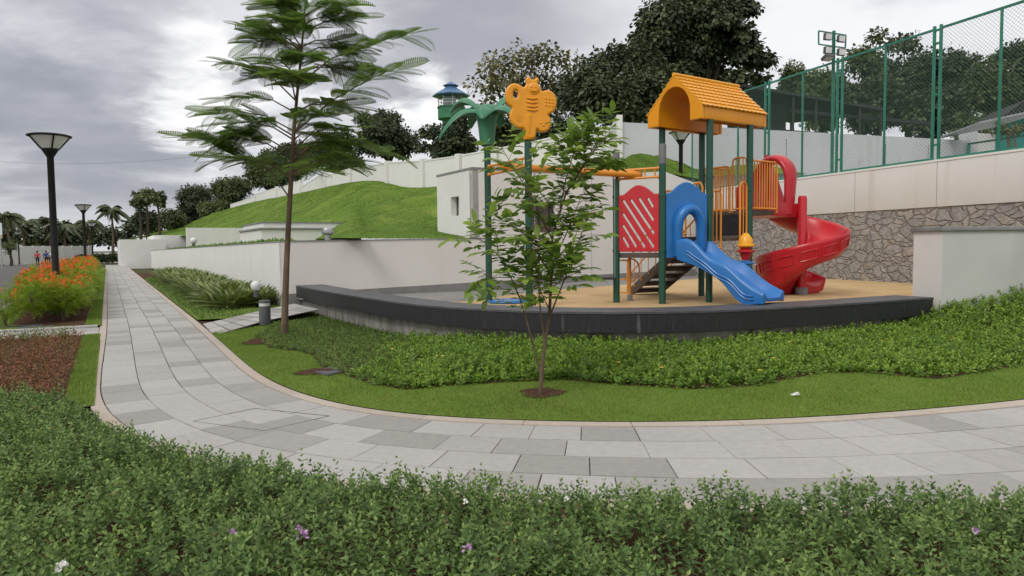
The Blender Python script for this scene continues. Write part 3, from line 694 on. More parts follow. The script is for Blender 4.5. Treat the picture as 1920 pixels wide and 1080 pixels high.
# ================================================================== walls
# granite ledge: overhanging slab on a recessed concrete wall
t = thing('ledge_bench', 'long curved ledge with rough black granite edge around the playground', 'ledge', (float(led_c[60][0]), float(led_c[60][1]), 0))
nL = len(led_c)
fr_s = [((led_c[i][0], led_c[i][1], LZ), (ln[i][0], ln[i][1], 0), (0, 0, 1)) for i in range(0, nL, 2)]
mb = MB(); mb.sweep([(.012, -.035), (.012, -.30), (.06, -.31), (.62, -.31), (.62, -.035)], fr_s); mb.build('granite_fascia', M['granite'], t, angle=30)
mb = MB(); mb.sweep([(0, -.033), (0, -.004), (.004, 0), (.70, 0), (.70, -.033)], fr_s); mb.build('granite_top', M['granite_top'], t, angle=30)
mb = MB(); mb.sweep([(.17, -.32), (.17, -1.1), (.55, -1.1), (.55, -.32)], fr_s); mb.build('concrete_base', M['concrete'], t, angle=30)

# long retaining wall: left face along the path, front face to the right
KT = (V(886.5, 400, A0, DN) - A0).dot(DN)
ztop = lambda px, py, p: p
t = thing('retaining_wall', 'long low cream retaining wall with a sharp corner beside the lily bed', 'wall', tuple(A0))
ztl = [1.80, 1.86]
mb = MB(); zw0, zw1, zw2 = V(532, 453.5, A0, DN).z, V(850, 448, A0, DN).z, V(302, 470, A0, DP).z
mb.wall(A0 + DP * 64, A0, -.2, (zw2, zw0), .25)
mb.build('wall_face', M['plaster'], t, smooth=False)
mb = MB(); mb.wall(WF(0), WF(KT + 1.0), -.2, (zw0, zw1), .25, .0005)
mb.build('wall_face', M['plaster_warm'], t, smooth=False)
mb = MB(); mb.wall(A0 + DP * 64, A0, (zw2 + .001, zw0 + .001), (zw2 + .03, zw0 + .03), .29, .02); mb.wall(WF(.0), WF(KT + .4), (zw0 + .001, zw1 + .001), (zw0 + .03, zw1 + .03), .29, .02)
mb.build('coping', M['coping'], t)
mb = MB(); mb.wall(WF(-.02), WF(KT + 10), .05, (.42, .74), .03, .03); mb.build('skirting', M['grey_floor'], t)

# flat roofed cream building behind the wall
K = WF(KT); kb = V(820, 400, K, DP); LBd = (kb - K).dot(DP); kb = K + DP * LBd
t = thing('pump_house', 'plain cream flat roofed service building with one small square opening', 'building', (K.x, K.y, 0))
zt = V(886, 317, K, DN).z
def plate_wall(mb, a, b, z0, z1, holes, th, m=0):
    a = Vector((a.x, a.y, 0)); b = Vector((b.x, b.y, 0)); d = b - a; Lw = d.length; ex = d / Lw
    ez = ex.cross(Vector((0, 0, 1)))                    # outward (to the right of a->b)
    mb.plate([(0, z0), (Lw, z0), (Lw, z1), (0, z1)], holes, a - ez * th / 2, ex, (0, 0, 1), th, .002, m, 0)
h0 = V(845, 370, K, DP); h1 = V(861, 404, K, DP)
def rel(p, a): return (Vector((p.x, p.y, 0)) - Vector((a.x, a.y, 0))).length
r0, r1 = sorted((rel(h0, kb), rel(h1, kb)))
mb = MB(); plate_wall(mb, kb, K, 1.5, zt, [[(r0, h1.z), (r1, h1.z), (r1, h0.z), (r0, h0.z)]], .2)
mb.build('wall', M['plaster'], t, smooth=False)
ew = V(1150, 400, K, DN); ew = Vector((ew.x, ew.y, 0))
d0 = V(985, 378, K, DN); d1 = V(1042, 436, K, DN)
mb = MB(); plate_wall(mb, K, ew, .45, zt, [[(rel(d0, K), d1.z), (rel(d1, K), d1.z), (rel(d1, K), d0.z), (rel(d0, K), d0.z)]], .2)
mb.build('wall', M['plaster_warm'], t, smooth=False)
mb = MB(); mb.add([tuple(p) for p in (kb + Vector((0, 0, zt)), K + Vector((0, 0, zt)), ew + Vector((0, 0, zt)), ew + DP * LBd + Vector((0, 0, zt)))], [(0, 1, 2, 3)])
mb.wall(kb, K, zt + .002, zt + .06, .24, .02); mb.wall(K, ew, zt + .002, zt + .06, .24, .02)
rf = mb.build('roof', M['coping'], t, smooth=False)
mb = MB(); q = (h0 + h1) / 2; mb.obox(Vector((q.x, q.y, 0)) + DN * .3 + DP * .1 + Vector((0, 0, (h0.z + h1.z) / 2)), DP * .7, DN * .02, (0, 0, .6)); mb.build('niche_back', M['plaster_warm'], t, smooth=False)
mb = MB(); c = (d0 + d1) / 2 + DP * .16; mb.obox(c, DN * ((d1 - d0).length * .62), DP * .02, (0, 0, (d0.z - d1.z) * .55)); door = mb.build('hatch_door', M['deck'], t, smooth=False)
mb = MB()
for f in (.0, .5, 1.0):
    mb.box(c - DP * .03 + DN * ((f - .5) * .8), (.03, .03, (d0.z - d1.z) * .98), math.atan2(DN.y, DN.x))
mb.build('door_bar', M['black'], door)
vt = V(1095, 396, K, DN); mb = MB()
for i in range(8): mb.obox(vt - DP * .02 + Vector((0, 0, -.16 + i * .045)), DN * .16, DP * .015, (0, 0, .014))
mb.build('vent_grille', M['steel'], t, smooth=False)
jz = V(1130, 440, K, DN).z
mb = MB(); mb.wall(WF(KT + 1.1), ew, jz - .006, jz + .006, .01, .004); mb.build('panel_joint', M['coping'], t, smooth=False)

# garden wall with the mound behind it, up to the stone wall
t = thing('garden_wall', 'cream wall holding the grassy mound behind the play set', 'wall', (ew.x, ew.y, 0))
DF = Vector((-.335, .942, 0)).normalized()          # fence direction, away from the camera
F0 = Vector((*XY(1700, 17.4), 0))
_a = np.array([[DN.x, -DF.x], [DN.y, -DF.y]]); _s = np.linalg.solve(_a, np.array([F0.x - A0.x, F0.y - A0.y]))
e2 = WF(float(_s[0]))
mb = MB()
mpx = [(1150, 328), (1165, 326), (1180, 324), (1200, 322), (1222, 322), (1240, 324)]
tops = []
prev = ew
ts = [0, .25, .5, .75, 1.0]
w_end = V(1245, 330, K, DN)
mb.wall(ew + DN * .003, w_end, .45, (V(1150, 327, K, DN).z, V(1243, 321, K, DN).z), .25); mb.wall(w_end, e2, .45, (V(1243, 321, K, DN).z, V(1340, 345, K, DN).z), .25)
mb.build('wall_face', M['plaster'], t, smooth=False)
mb = MB(); mb.wall(ew, w_end, jz - .006, jz + .006, .01, .004); mb.wall(w_end, e2, jz - .006, jz + .006, .01, .004); mb.build('panel_joint', M['coping'], t, smooth=False)

# stone and plaster retaining wall under the court fence
def FW(u, off_=0.0, z=0.0):
    p = F0 + DF * u + Vector((DF.y, -DF.x, 0)) * off_; return Vector((p.x, p.y, z))
def fu(px, py=400):
    h = V(px, py, F0, DF); return (Vector((h.x, h.y, 0)) - F0).dot(DF)
ZS, ZF = 2.39, 3.42
uN, uE = -9.0, float(_s[1])
t = thing('court_retaining_wall', 'tall wall of rough grey rubble stone below a smooth beige plaster band', 'wall', tuple(FW(0)))
mb = MB(); mb.wall(FW(uE), FW(uN), .3, ZS, .3); mb.build('stone_base', M['stone'], t, smooth=False)
mb = MB(); mb.wall(FW(uE), FW(uN), ZS + .001, ZF, .3, .03); pl = mb.build('plaster_band', M['plaster_beige'], t, bevel=.006)
mb = MB(); mb.wall(FW(uE), FW(uN), ZF + .001, ZF + .05, .36, .045); mb.build('coping', M['plaster'], t, smooth=False)
mb = MB(); u = uN + 1
while u < uE:
    mb.obox(FW(u, -.03 - .0015, (ZS + ZF) / 2), DF * .005, Vector((DF.y, -DF.x, 0)) * .002, (0, 0, (ZF - ZS) / 2 - .01)); u += 2.4
mb.build('joint', M['coping'], pl, smooth=False)

# planter wall on the right
pa = G(1711, 552, LZ); pb = G(1765, 557.5, LZ)
dl = (pb - pa); dl.z = 0
t = thing('planter_wall', 'thick white wall end with grey coping standing on the black ledge', 'wall', tuple(pb))
dr = Vector((1, .10, 0)).normalized()
zt2 = P(1765, 433, pb.y).z
pc = pb + dr * 9; pd = pa + dr * 9.0
def prism(mb, pts, z0, z1, mi=0):
    n_ = len(pts); mb.add([(p[0], p[1], z0) for p in pts] + [(p[0], p[1], z1) for p in pts], [tuple(range(n_ - 1, -1, -1)), tuple(range(n_, 2 * n_))] + [(i, (i + 1) % n_, n_ + (i + 1) % n_, n_ + i) for i in range(n_)], mi)
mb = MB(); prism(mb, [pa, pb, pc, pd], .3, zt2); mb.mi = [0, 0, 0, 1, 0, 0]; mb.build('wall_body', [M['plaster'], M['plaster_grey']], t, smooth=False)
dlu = dl.normalized()
mb = MB(); e_ = .045; prism(mb, [pa - dlu * e_ - dr * e_, pb + dlu * e_ - dr * e_, pc + dlu * e_, pd - dlu * e_], zt2 + .001, zt2 + .07); mb.build('coping', M['coping'], t, bevel=.006)

# stepped white walls further along the path
def px_wall(name, label, px0, px1, ytop, ybot, Y, m, th=.3, dirv=None, ytop2=None, cope=None, depth=None):
    a = P(px0, ybot, Y); dv = dirv or DN
    b = V(px1, ybot, a, dv); z1 = P(px0, ytop, Y).z; z2 = z1 if ytop2 is None else V(px1, ytop2, a, dv).z
    t_ = thing(name, label, 'wall', (a.x, a.y, 0))
    mb_ = MB(); mb_.wall(a, b, min(a.z, b.z) - .6, (z1, z2), th if depth is None else depth); mb_.build('wall_face', m, t_, smooth=False)
    if cope:
        mb_ = MB(); mb_.wall(a - dv * .03, b + dv * .03, (z1 + .002, z2 + .002), (z1 + .07, z2 + .07), (th if depth is None else depth) + .06, .03); mb_.build('coping', M['coping'], t_, smooth=False)
    return a, b
px_wall('stepped_wall', 'low white wall end facing the path beyond the long cream wall', 226, 312, 449, 492, 75, M['plaster'], depth=20)
px_wall('stepped_wall', 'white wall one step above the far path side wall', 289, 356, 441, 470, 84, M['plaster'], depth=16)
px_wall('stepped_wall', 'widest white stepped wall left of the low roofed white box', 350, 480, 427, 455, 46, M['plaster'], depth=.3)
# low white box structure with two tiers
cB = P(490, 452, 27.0); t = thing('utility_box', 'low white two tier service box with grey coping behind the long wall', 'building', (cB.x, cB.y, 0))
zb0 = 1.4
def tier(x0, xc, x1, ytop, mname, zlo, inset):
    c_ = cB + DN * inset + DP * inset
    lft = V(x0, ytop, c_, DP); rgt = V(x1, ytop, c_, DN); z_ = V(xc, ytop, c_, DN).z
    c_ = Vector((c_.x, c_.y, 0)); l_ = Vector((lft.x, lft.y, 0)); r_ = Vector((rgt.x, rgt.y, 0))
    return c_, l_, r_, z_
c1, l1, r1_, z1 = tier(450, 490, 677, 430, 'a', 0, 0)
mb = MB(); prism(mb, [l1, c1, r1_, r1_ + (l1 - c1)], zb0, z1); mb.build('lower_tier', M['plaster'], t, smooth=False)
mb = MB(); prism(mb, [l1 - DN * .06, c1 - DN * .06 - DP * .06, r1_ + DN * .06 - DP * .06, r1_ + DN * .06 + (l1 - c1)], z1 + .001, z1 + .06); mb.build('coping', M['coping'], t, smooth=False)
c2_ = c1 + DN * .1 + DP * .1; z2 = P(490, 417.5, 27.1).z
r2_ = r1_ - DN * .35; l2_ = l1 + DN * .1 - DP * .2
mb = MB(); prism(mb, [l2_, c2_, Vector((r2_.x, r2_.y, 0)) + DP * .1, r2_ + (l2_ - c2_) * .8], z1 + .061, z2); mb.build('upper_tier', M['plaster'], t, smooth=False)
mb = MB(); prism(mb, [l2_ - DN * .04, c2_ - DN * .04 - DP * .04, r2_ + DN * .04 + DP * .06, r2_ + (l2_ - c2_) * .8], z2 + .001, z2 + .035); mb.build('coping', M['coping'], t, smooth=False)
# roof garden strip on top of the long wall
lbx = LB(); n_ = 900
tt = RNG.uniform(2, 45, n_); rr = RNG.uniform(.3, .9, n_)
ps = np.array([A0 + DP * a_ + DN * b_ for a_, b_ in zip(tt, rr)]); ps[:, 2] = zw0 - tt * (zw0 - zw2) / 64
lbx.leaf(ps, np.c_[RNG.normal(0, .5, (n_, 2)), np.ones(n_)], rdir(n_), RNG.uniform(.10, .2, n_), LEAF_LO)
tag(lbx.build('wall_top_plants', M['cover_leaf']), 'strip of low green plants growing on top of the long cream wall', 'plants', kind='stuff')
area('upper_terrace', [A0 + DN * .26 + DP * .3 + Vector((0, 0, 1.72 - A0.z)), A0 + DN * .26 + DP * 64 + Vector((0, 0, 1.60 - A0.z)), A0 + DN * 9 + DP * 64 + Vector((0, 0, 1.60 - A0.z)), A0 + DN * 9 + DP * .3 + Vector((0, 0, 1.72 - A0.z))][::-1], M['hill'])

# ------------------------------------------------------------------ hillside
rows = [
    ((240, 448, 110), (330, 428, 118), (432, 393, 125)),
    ((300, 444, 96), (400, 415, 100), (490, 377, 104)),
    ((450, 441, 60), (500, 405, 68), (560, 364, 84)),
    ((560, 447, 34), (600, 395, 46), (625, 350, 64)),
    ((640, 446, 24), (660, 393, 38), (672, 341, 58)),
    ((700, 447, 21.5), (690, 398, 34), (712, 340, 53)),
    ((760, 447, 20.6), (770, 400, 32), (765, 351, 49)),
    ((830, 447, 20.2), (830, 398, 31), (825, 350, 45)),
    ((900, 446, 20.4), (930, 385, 30), (920, 338, 42)),
    ((1010, 440, 21.2), (1040, 360, 29), (1030, 318, 40)),
    ((1150, 330, 22.3), (1160, 306, 27), (1165, 300, 37)),
    ((1200, 324, 23.0), (1196, 295, 27), (1210, 292, 35.5)),
    ((1243, 324, 23.6), (1232, 306, 28), (1250, 290, 33.5)),
    ((1330, 340, 25.5), (1330, 330, 29), (1330, 330, 32.2)),
]
ctrl = []
for L3 in rows:
    if L3[0][0] > 600:
        h_ = V(L3[0][0], L3[0][1], A0 + DP * .35, DN); L3 = ((L3[0][0], L3[0][1], h_.y),) + tuple(L3[1:])
        if L3[1][2] < h_.y + 3: L3 = (L3[0], (L3[1][0], L3[1][1], h_.y + 4), L3[2])
    a_, m_, u_ = [np.array(P(*q)) for q in L3]
    b1_ = u_ + np.array(DN) * 12 + np.array(DP) * 2 + np.array([0, 0, .6]); b2_ = u_ + np.array(DN) * 60 + np.array(DP) * 30 + np.array([0, 0, 3])
    ctrl.append([a_, (a_ + m_) / 2 + np.array([0, 0, -.10]), m_, (m_ + u_) / 2 + np.array([0, 0, .12]), u_, b1_, b2_])
ctrl = np.array(ctrl)
def dense(c, k):          # Catmull-Rom along axis 0
    n_ = len(c); out = []
    cc = np.concatenate([[2 * c[0] - c[1]], c, [2 * c[-1] - c[-2]]])
    for i in range(1, n_):
        a_, b_, c_, d_ = cc[i - 1], cc[i], cc[i + 1], cc[i + 2]
        for j in range(k):
            t_ = j / k; out.append(.5 * ((2 * b_) + (-a_ + c_) * t_ + (2 * a_ - 5 * b_ + 4 * c_ - d_) * t_ ** 2 + (-a_ + 3 * b_ - 3 * c_ + d_) * t_ ** 3))
    out.append(c[-1]); return np.array(out)
gd = dense(ctrl, 8); gd = np.swapaxes(dense(np.swapaxes(gd, 0, 1), 8), 0, 1)
ni, nj = gd.shape[:2]
jj = np.linspace(0, 6, nj)[None, :]; amp = np.clip(np.minimum(jj, 4.0 - jj) , 0, 1) * np.ones((ni, 1))
gd[:, :, 2] += .26 * amp * wob(gd[:, :, 0], gd[:, :, 1] * .45, .45, 2.0) + .07 * amp * wob(gd[:, :, 0], gd[:, :, 1] * .7, 1.6, 5.0)
hv = gd.reshape(-1, 3)
hill = np_mesh('hillside', hv, [np.array([(i * nj + j, (i + 1) * nj + j, (i + 1) * nj + j + 1, i * nj + j + 1) for i in range(ni - 1) for j in range(nj - 1)])], M['hill'], smooth=True)
tag(hill, kind='structure')
# rough grass tufts on the slope
n_ = 150000
fi = RNG.uniform(0, ni - 1.001, n_); fj = RNG.uniform(0, (nj - 1) * 4 / 6, n_); i_, j_ = fi.astype(int), fj.astype(int); a_, b_ = (fi - i_)[:, None], (fj - j_)[:, None]
ps = (gd[i_, j_] * (1 - a_) * (1 - b_) + gd[i_ + 1, j_] * a_ * (1 - b_) + gd[i_, j_ + 1] * (1 - a_) * b_ + gd[i_ + 1, j_ + 1] * a_ * b_)
keep = wob(ps[:, 0], ps[:, 1], .5, 1.0) + RNG.normal(0, .8, n_) > -.6; ps = ps[keep]; n_ = len(ps)
lbx = LB(); dist = np.linalg.norm(ps[:, :2], axis=1)
lbx.leaf(ps - [0, 0, .02], np.c_[RNG.normal(0, .6, (n_, 2)), np.ones(n_)], rdir(n_), RNG.uniform(.02, .055, n_) * (.6 + dist / 60), LEAF_THIN, 2.0)
tag(lbx.build('hill_grass', M['hill_grass'] if 'hill_grass' in M else leafmat('hill_grass_blade', (.14, .235, .034), (.095, .17, .025), .25, .3, .6, nscale=.22)), 'rough green grass covering the slope above the long wall', 'grass', kind='stuff')

# ------------------------------------------------------------------ boundary wall along the hill top
t = thing('boundary_wall', 'white stepped boundary wall with pillars climbing along the top of the grassy hill', 'wall', tuple(P(825, 350, 45)))
segs = [((432, 393, 125), 385), ((480, 379, 107), 365), ((520, 371, 95), 352), ((565, 362, 83), 340), ((612, 352, 66), 327), ((660, 343, 60), 318), ((728, 341, 51.5), 306.5),
        ((795, 350, 46.5), 303), ((862, 346, 43.2), 294), ((930, 336, 41.6), 281), ((985, 328, 40.5), 271), ((1048, 318, 39.5), 257), ((1143, 304, 37.5), 243)]
mbw = MB(); mbp = MB()
for k in range(len(segs) - 1):
    (x0, y0, Y0), t0 = segs[k]; (x1, y1, Y1), t1 = segs[k + 1]
    a_ = P(x0, y0, Y0); b_ = P(x1, y1, Y1); za = P(x0, t0, Y0).z; zb = P(x1, t1, Y1).z
    if k < 5: za = zb = min(za, zb) + .25 * abs(zb - za)           # level, stepped bays far away
    mbw.wall(a_, b_, (a_.z - 1.2, b_.z - 1.2), (za, zb), .25)
    mbp.wall(a_ + (b_ - a_).normalized() * .02, b_, (za + .002, zb + .002), (za + .09, zb + .09), .31, .03)
mbw.build('wall_panel', M['plaster'], t, smooth=False); mbp.build('coping', M['plaster'], t, smooth=False)
for k in range(1, len(segs)):
    (x0, y0, Y0), t0 = segs[k]; a_ = P(x0, y0, Y0); za = P(x0, t0, Y0).z
    dd_ = (P(*segs[min(k + 1, len(segs) - 1)][0]) - P(*segs[k - 1][0])); dd_.z = 0; dd_.normalize()
    mb = MB(); mb.obox((a_.x, a_.y, (a_.z - 1.0 + za + .16) / 2), dd_ * .2, Vector((-dd_.y, dd_.x, 0)) * .2, (0, 0, (za + .16 - a_.z + 1.0) / 2)); mb.build('pillar', M['plaster'], t, smooth=False)

# court: slab, back wall, end pillar
CZ = ZF - .04
DX = Vector((.942, .335, 0)).normalized()
C0 = Vector((*XY(1240, 32.0), 0))
def CW(q, back_=0.0, z=0.0):
    p = C0 + DX * q + Vector((-DX.y, DX.x, 0)) * back_; return Vector((p.x, p.y, z))
area('court', [FW(uE + 9, .31, CZ), FW(uN, .31, CZ), FW(uN, 40, CZ), FW(uE + 9, 40, CZ)], M['grey_floor'])
qe = (V(1810, 300, C0, DX) - C0).dot(DX)
t = thing('court_back_wall', 'long pale grey panelled wall behind the fenced court', 'wall', tuple(CW(6, 0, CZ)))
zc0 = P(1240, 233, 32).z; zc1 = V(1808, 263, C0, DX).z
mb = MB(); mb.wall(CW(-2.2), CW(qe), CZ - 1.2, (zc0, zc1), .25); mb.build('wall_panel', M['panel_grey'], t, smooth=False)
mb = MB()
for px in (1280, 1385, 1474, 1560, 1660, 1740):
    p = V(px, 300, C0, DX); mb.obox(Vector((p.x, p.y, 5.0)) - Vector((-DX.y, DX.x, 0)) * .004, DX * .012, Vector((-DX.y, DX.x, 0)) * .004, (0, 0, 1.5))
mb.build('joint', M['slab'], t, smooth=False)
mb = MB(); a_ = P(1135, 243, 37.0); pt_ = CW(-2.2)
mb.wall(P(1143, 300, 37.5), CW(-2.2), 2.5, (P(1143, 243, 37.5).z, zc0 + .3), .25); mb.build('wall_return', M['plaster'], t, smooth=False)
p = P(1182, 260, 35.6); mb = MB(); mb.box((p.x, p.y, 5.2), (.9, .5, 2 * (P(1182, 232, 35.6).z - 5.2)), R(15)); mb.build('pillar', M['plaster'], t, smooth=False)
t = thing('court_end_wall', 'higher whitish wall with a pillar at the right end of the court', 'wall', tuple(CW(qe + .1)))
zc2 = V(1816, 248, C0, DX).z
mb = MB(); mb.wall(CW(qe + .6), CW(qe + 14), CZ, (zc2, zc2 - .25), .25); mb.build('wall_face', M['plaster'], t, smooth=False)
mb = MB(); mb.obox(CW(qe + .28, .1, (CZ + zc2 + .05) / 2), DX * .3, Vector((-DX.y, DX.x, 0)) * .3, (0, 0, (zc2 + .05 - CZ) / 2)); mb.build('pillar', M['panel_grey'], t, smooth=False)
# ================================================================== court fence
ZB, ZT = ZF + .06, 6.50
DFn = Vector((DF.y, -DF.x, 0))                       # towards the court
t = thing('court_fence', 'tall green chain link fence with framed bays along the top of the stone wall', 'fence', tuple(FW(0, .12, ZB)))
FO = .12
dbl = [fu(x, 250) for x in (1432, 1567, 1747)]; sng = [fu(x, 250) for x in (1498, 1651, 1865, 1378)]
nxt = fu(1920, 250) - (fu(1865, 250) - fu(1920, 250)) - .9
dbl += [nxt]; sng += [nxt - 2.6, uE + .4]
def post(u, w_=.05, top=ZT):
    mb_ = MB(); mb_.box(FW(u, FO, (ZF + top) / 2 + .02), (w_, w_, top - ZF - .05), math.atan2(DF.y, DF.x)); return mb_.build('post', M['fence'], t, bevel=.004)
for u in dbl:
    for k in (-.085, .085): post(u + k, .055, ZT + .06)
    for zz_ in (ZB + .35, (ZB + ZT) / 2, ZT - .35, ZT - .05):
        mb = MB(); mb.bar(FW(u - .057, FO, zz_), FW(u + .057, FO, zz_), .03, .05); mb.build('post_spacer', M['fence'], t)
for u in sng: post(u, .045, ZT - .045)
marks = sorted([(u, .085) for u in dbl] + [(u, 0) for u in sng], key=lambda a: a[0])
uL, uR = marks[0][0], marks[-1][0]
for zz_, w_ in ((ZT - .025, .05), (ZB + .03, .05)):
    mb = MB()
    for (ua, ka), (ub, kb_) in zip(marks[:-1], marks[1:]): mb.bar(FW(ua + (ka + .03 if ka else .001), FO, zz_), FW(ub - (kb_ + .03 if kb_ else .001), FO, zz_), .042, w_)
    mb.build('rail', M['fence'], t)
pit = .088
for (ua, ka), (ub, kb_) in zip(marks[:-1], marks[1:]):
    a_, b_ = ua + ka + .03, ub - kb_ - .03; z0_, z1_ = ZB + .055, ZT - .05; H = z1_ - z0_; W_ = b_ - a_
    vs = []; 
    for sg in (1, -1):
        k = -int(H / pit) - 1
        while k * pit < W_ + H:
            c = k * pit; k += 1
            # line: x = c + (z-z0) [sg=1]   or  x = c - (z - z0) ... clipped to the bay
            if sg == 1: zlo = max(0, -c); zhi = min(H, W_ - c); x0_, x1_ = c + zlo, c + zhi
            else: zlo = max(0, c - W_); zhi = min(H, c); x0_, x1_ = c - zlo, c - zhi
            if zhi - zlo < .03: continue
            vs.append((FW(a_ + x0_, FO + .004 * sg, z0_ + zlo), FW(a_ + x1_, FO + .004 * sg, z0_ + zhi)))
    lb = LB(); A_ = np.array([v_[0] for v_ in vs]); B_ = np.array([v_[1] for v_ in vs]); n_ = len(A_); d_ = nrm(B_ - A_)
    s1 = np.tile(np.array(DFn), (n_, 1)); s2 = np.cross(d_, s1); rw = .003
    rg = [s1 * rw, (-.5 * s1 + .87 * s2) * rw, (-.5 * s1 - .87 * s2) * rw]
    v_ = np.stack([A_ + r_ for r_ in rg] + [B_ + r_ for r_ in rg], 1).reshape(-1, 3); bs = (np.arange(n_) * 6)[:, None]
    lb.add(v_, *[bs + np.array([q]) for q in ((0, 1, 4, 3), (1, 2, 5, 4), (2, 0, 3, 5))])
    lb.build('chain_link_mesh', M['wire'], t)
# low railing inside the court
t = thing('court_railing', 'low green railing standing behind the tall fence at the right', 'railing', tuple(FW(-3, 1.3, ZF)))
def RW(px, py): 
    h = V(px, py, FW(0, 1.3), DF); return (Vector((h.x, h.y, 0)) - FW(0, 1.3)).dot(DF)
ra = RW(1816, 290); zr = V(1816, 270, FW(0, 1.3), DF).z
mb = MB(); mb.bar(FW(ra + .02, 1.3, zr), FW(ra - 6, 1.3, zr), .04, .04); mb.build('top_rail', M['post_green'], t)
for k in range(4):
    mb = MB(); mb.box(FW(ra - k * 1.05, 1.3, (zr - .02 + CZ) / 2), (.05, .05, zr - .02 - CZ), math.atan2(DF.y, DF.x)); mb.build('post', M['fence'], t)

# floodlight mast
um = fu(1560, 250); mp_ = FW(um + .28, FO + .16, CZ); ym = mp_.y
zz2 = lambda py: P(1560, py, ym).z
t = thing('floodlight_mast', 'green mast with a frame of five square floodlights rising above the fence', 'floodlight', tuple(mp_))
mb = MB(); mb.tube([mp_, Vector((mp_.x, mp_.y, zz2(58)))], .045, 12); mb.build('pole', M['fence'], t)
ex_ = Vector((.96, .28, 0)).normalized(); ey_ = Vector((-ex_.y, ex_.x, 0))
def FP(px, py): return V(px, py, mp_ - ey_ * .1, ex_)
mb = MB(); c4 = [FP(1535, 58), FP(1586, 66), FP(1585, 90), FP(1535, 83)]
for i in range(4): mb.bar(c4[i], c4[(i + 1) % 4], .03, .03)
mb.build('light_frame', M['fence'], t)
for px, py, s_, tilt in ((1549, 70, .115, .1), (1574, 74, .115, .1), (1549, 95.5, .115, .1), (1574, 99, .115, .1), (1549, 109, .14, 1.15)):
    c = FP(px, py) - ey_ * .06; nn_ = (-ey_ * math.cos(tilt) - Vector((0, 0, 1)) * math.sin(tilt)); up_ = ex_.cross(nn_).normalized()
    mb = MB(); mb.obox(c, ex_ * s_, up_ * s_ * .82, nn_ * .045); fl_ = mb.build('floodlight', M['slab'], t, bevel=.015)
    mb = MB(); mb.obox(c + nn_ * .048, ex_ * s_ * .82, up_ * s_ * .64, nn_ * .004); mb.build('lens', M['lampglass'], fl_, smooth=False)
    mb = MB(); mb.bar(c - nn_ * .05, FP(1560, py + 4), .025, .025); mb.build('bracket', M['fence'], fl_)

# ================================================================== lamps
def lamp(loc, label, h, group='street lamps with cone heads', first=[None]):
    if first[0] is None:
        r_ = thing('street_lamp', label, 'street lamp', (0, 0, 0), group=group)
        mb_ = MB(); mb_.lathe([(.14, 0), (.14, .03), (.078, .05), (.078, .25), (.07, .26), (.066, 3.55), (.072, 3.56), (.165, 3.72), (.165, 3.74), (0, 3.74)], n=20); mb_.build('pole', M['iron'], r_, local=True)
        mb_ = MB(); mb_.lathe([(.15, 3.742), (.35, 4.0), (0, 4.0)], n=28); mb_.build('glass_cone', M['lampglass'], r_, local=True)
        mb_ = MB(); mb_.lathe([(.36, 4.001), (.42, 4.01), (.425, 4.03), (.36, 4.055), (.2, 4.075), (0, 4.08)], n=32); mb_.build('cap', M['iron'], r_, local=True)
        for k in range(4):
            a_ = math.pi / 4 + k * math.pi / 2; mb_ = MB(); c_, s_ = math.cos(a_), math.sin(a_)
            mb_.tube([(c_ * .165, s_ * .165, 3.73), (c_ * .375, s_ * .375, 4.005)], .016, 6); mb_.build('rib', M['iron'], r_, local=True)
        first[0] = r_; o = r_
    else: o = copy_tree(first[0])
    o.location = loc; o['label'] = label; o.scale = (LW, LW, h / 4.08); return o
LW = 1.17
p = P(108, 580, 18.2)
lamp((p.x, p.y, 0), 'nearest black street lamp with a cone head rising from the orange flowering bed', 4.54)
p = P(160, 480, 45.5); lamp((p.x, p.y, 0), 'second black street lamp along the orange flowering bed', 4.54)
p = P(174, 480, 75); lamp((p.x, p.y, 0), 'third black street lamp, near the far end of the flowering bed', 4.54)
p = P(1276, 445, 30); lamp((p.x, p.y, 1.9), 'black cone headed lamp seen under the yellow roof of the play set', 4.35)
for px, Y, lab in ((36, 90, 'black lamp across the road beside the small round tree'), (60.5, 104, 'black lamp across the road just left of the walker in red'), (80.5, 120, 'farthest small black lamp above the two walkers in blue and white')):
    p = P(px, 488, Y); lamp((p.x, p.y, 0), lab, 4.08)

# bollard, globe lights, turbine vent
p = G(497, 604, .09)
t = thing('bollard_light', 'short dark grey bollard light with a pale band beside the side path', 'bollard', tuple(p))
mb = MB(); mb.lathe([(.115, -.05), (.115, .335), (0, .335)], p, 24); mb.build('body', M['slab'], t)
mb = MB(); mb.lathe([(.108, .336), (.108, .40), (0, .40)], p, 24); mb.build('light_band', M['globe'], t)
mb = MB(); mb.lathe([(.118, .401), (.118, .44), (.1, .455), (0, .46)], p, 24); mb.build('cap', M['slab'], t)
def globe(p, r_, label):
    t_ = thing('globe_light', label, 'globe light', tuple(p), group='white globe garden lights')
    mb_ = MB(); mb_.sphere(p + Vector((0, 0, r_ * 1.4)), r_, 18, 12); mb_.build('globe', M['globe'], t_)
    mb_ = MB(); mb_.lathe([(r_ * .45, -.1), (r_ * .45, r_ * .55), (r_ * .3, r_ * .6), (0, r_ * .6)], p, 12); mb_.build('base', M['slab'], t_)
a_ = P(480, 555, 16.6); globe(Vector((a_.x, a_.y, P(480, 549, 16.6).z)), .115, 'white globe light among the strap leaved plants by the wall')
a_ = P(363, 458, 44); globe(Vector((a_.x, a_.y, P(363, 460, 44).z)), .2, 'tiny white globe light on top of the long wall near the steps')
p = V(615, 447, A0 + DN * 0 + DP * .6, DN); 
t = thing('turbine_vent', 'silver mushroom shaped roof ventilator on the long low wall', 'ventilator', tuple(p))
mb = MB(); mb.lathe([(.09, -.05), (.09, .10), (0, .10)], p, 16); mb.build('neck', M['steel'], t)
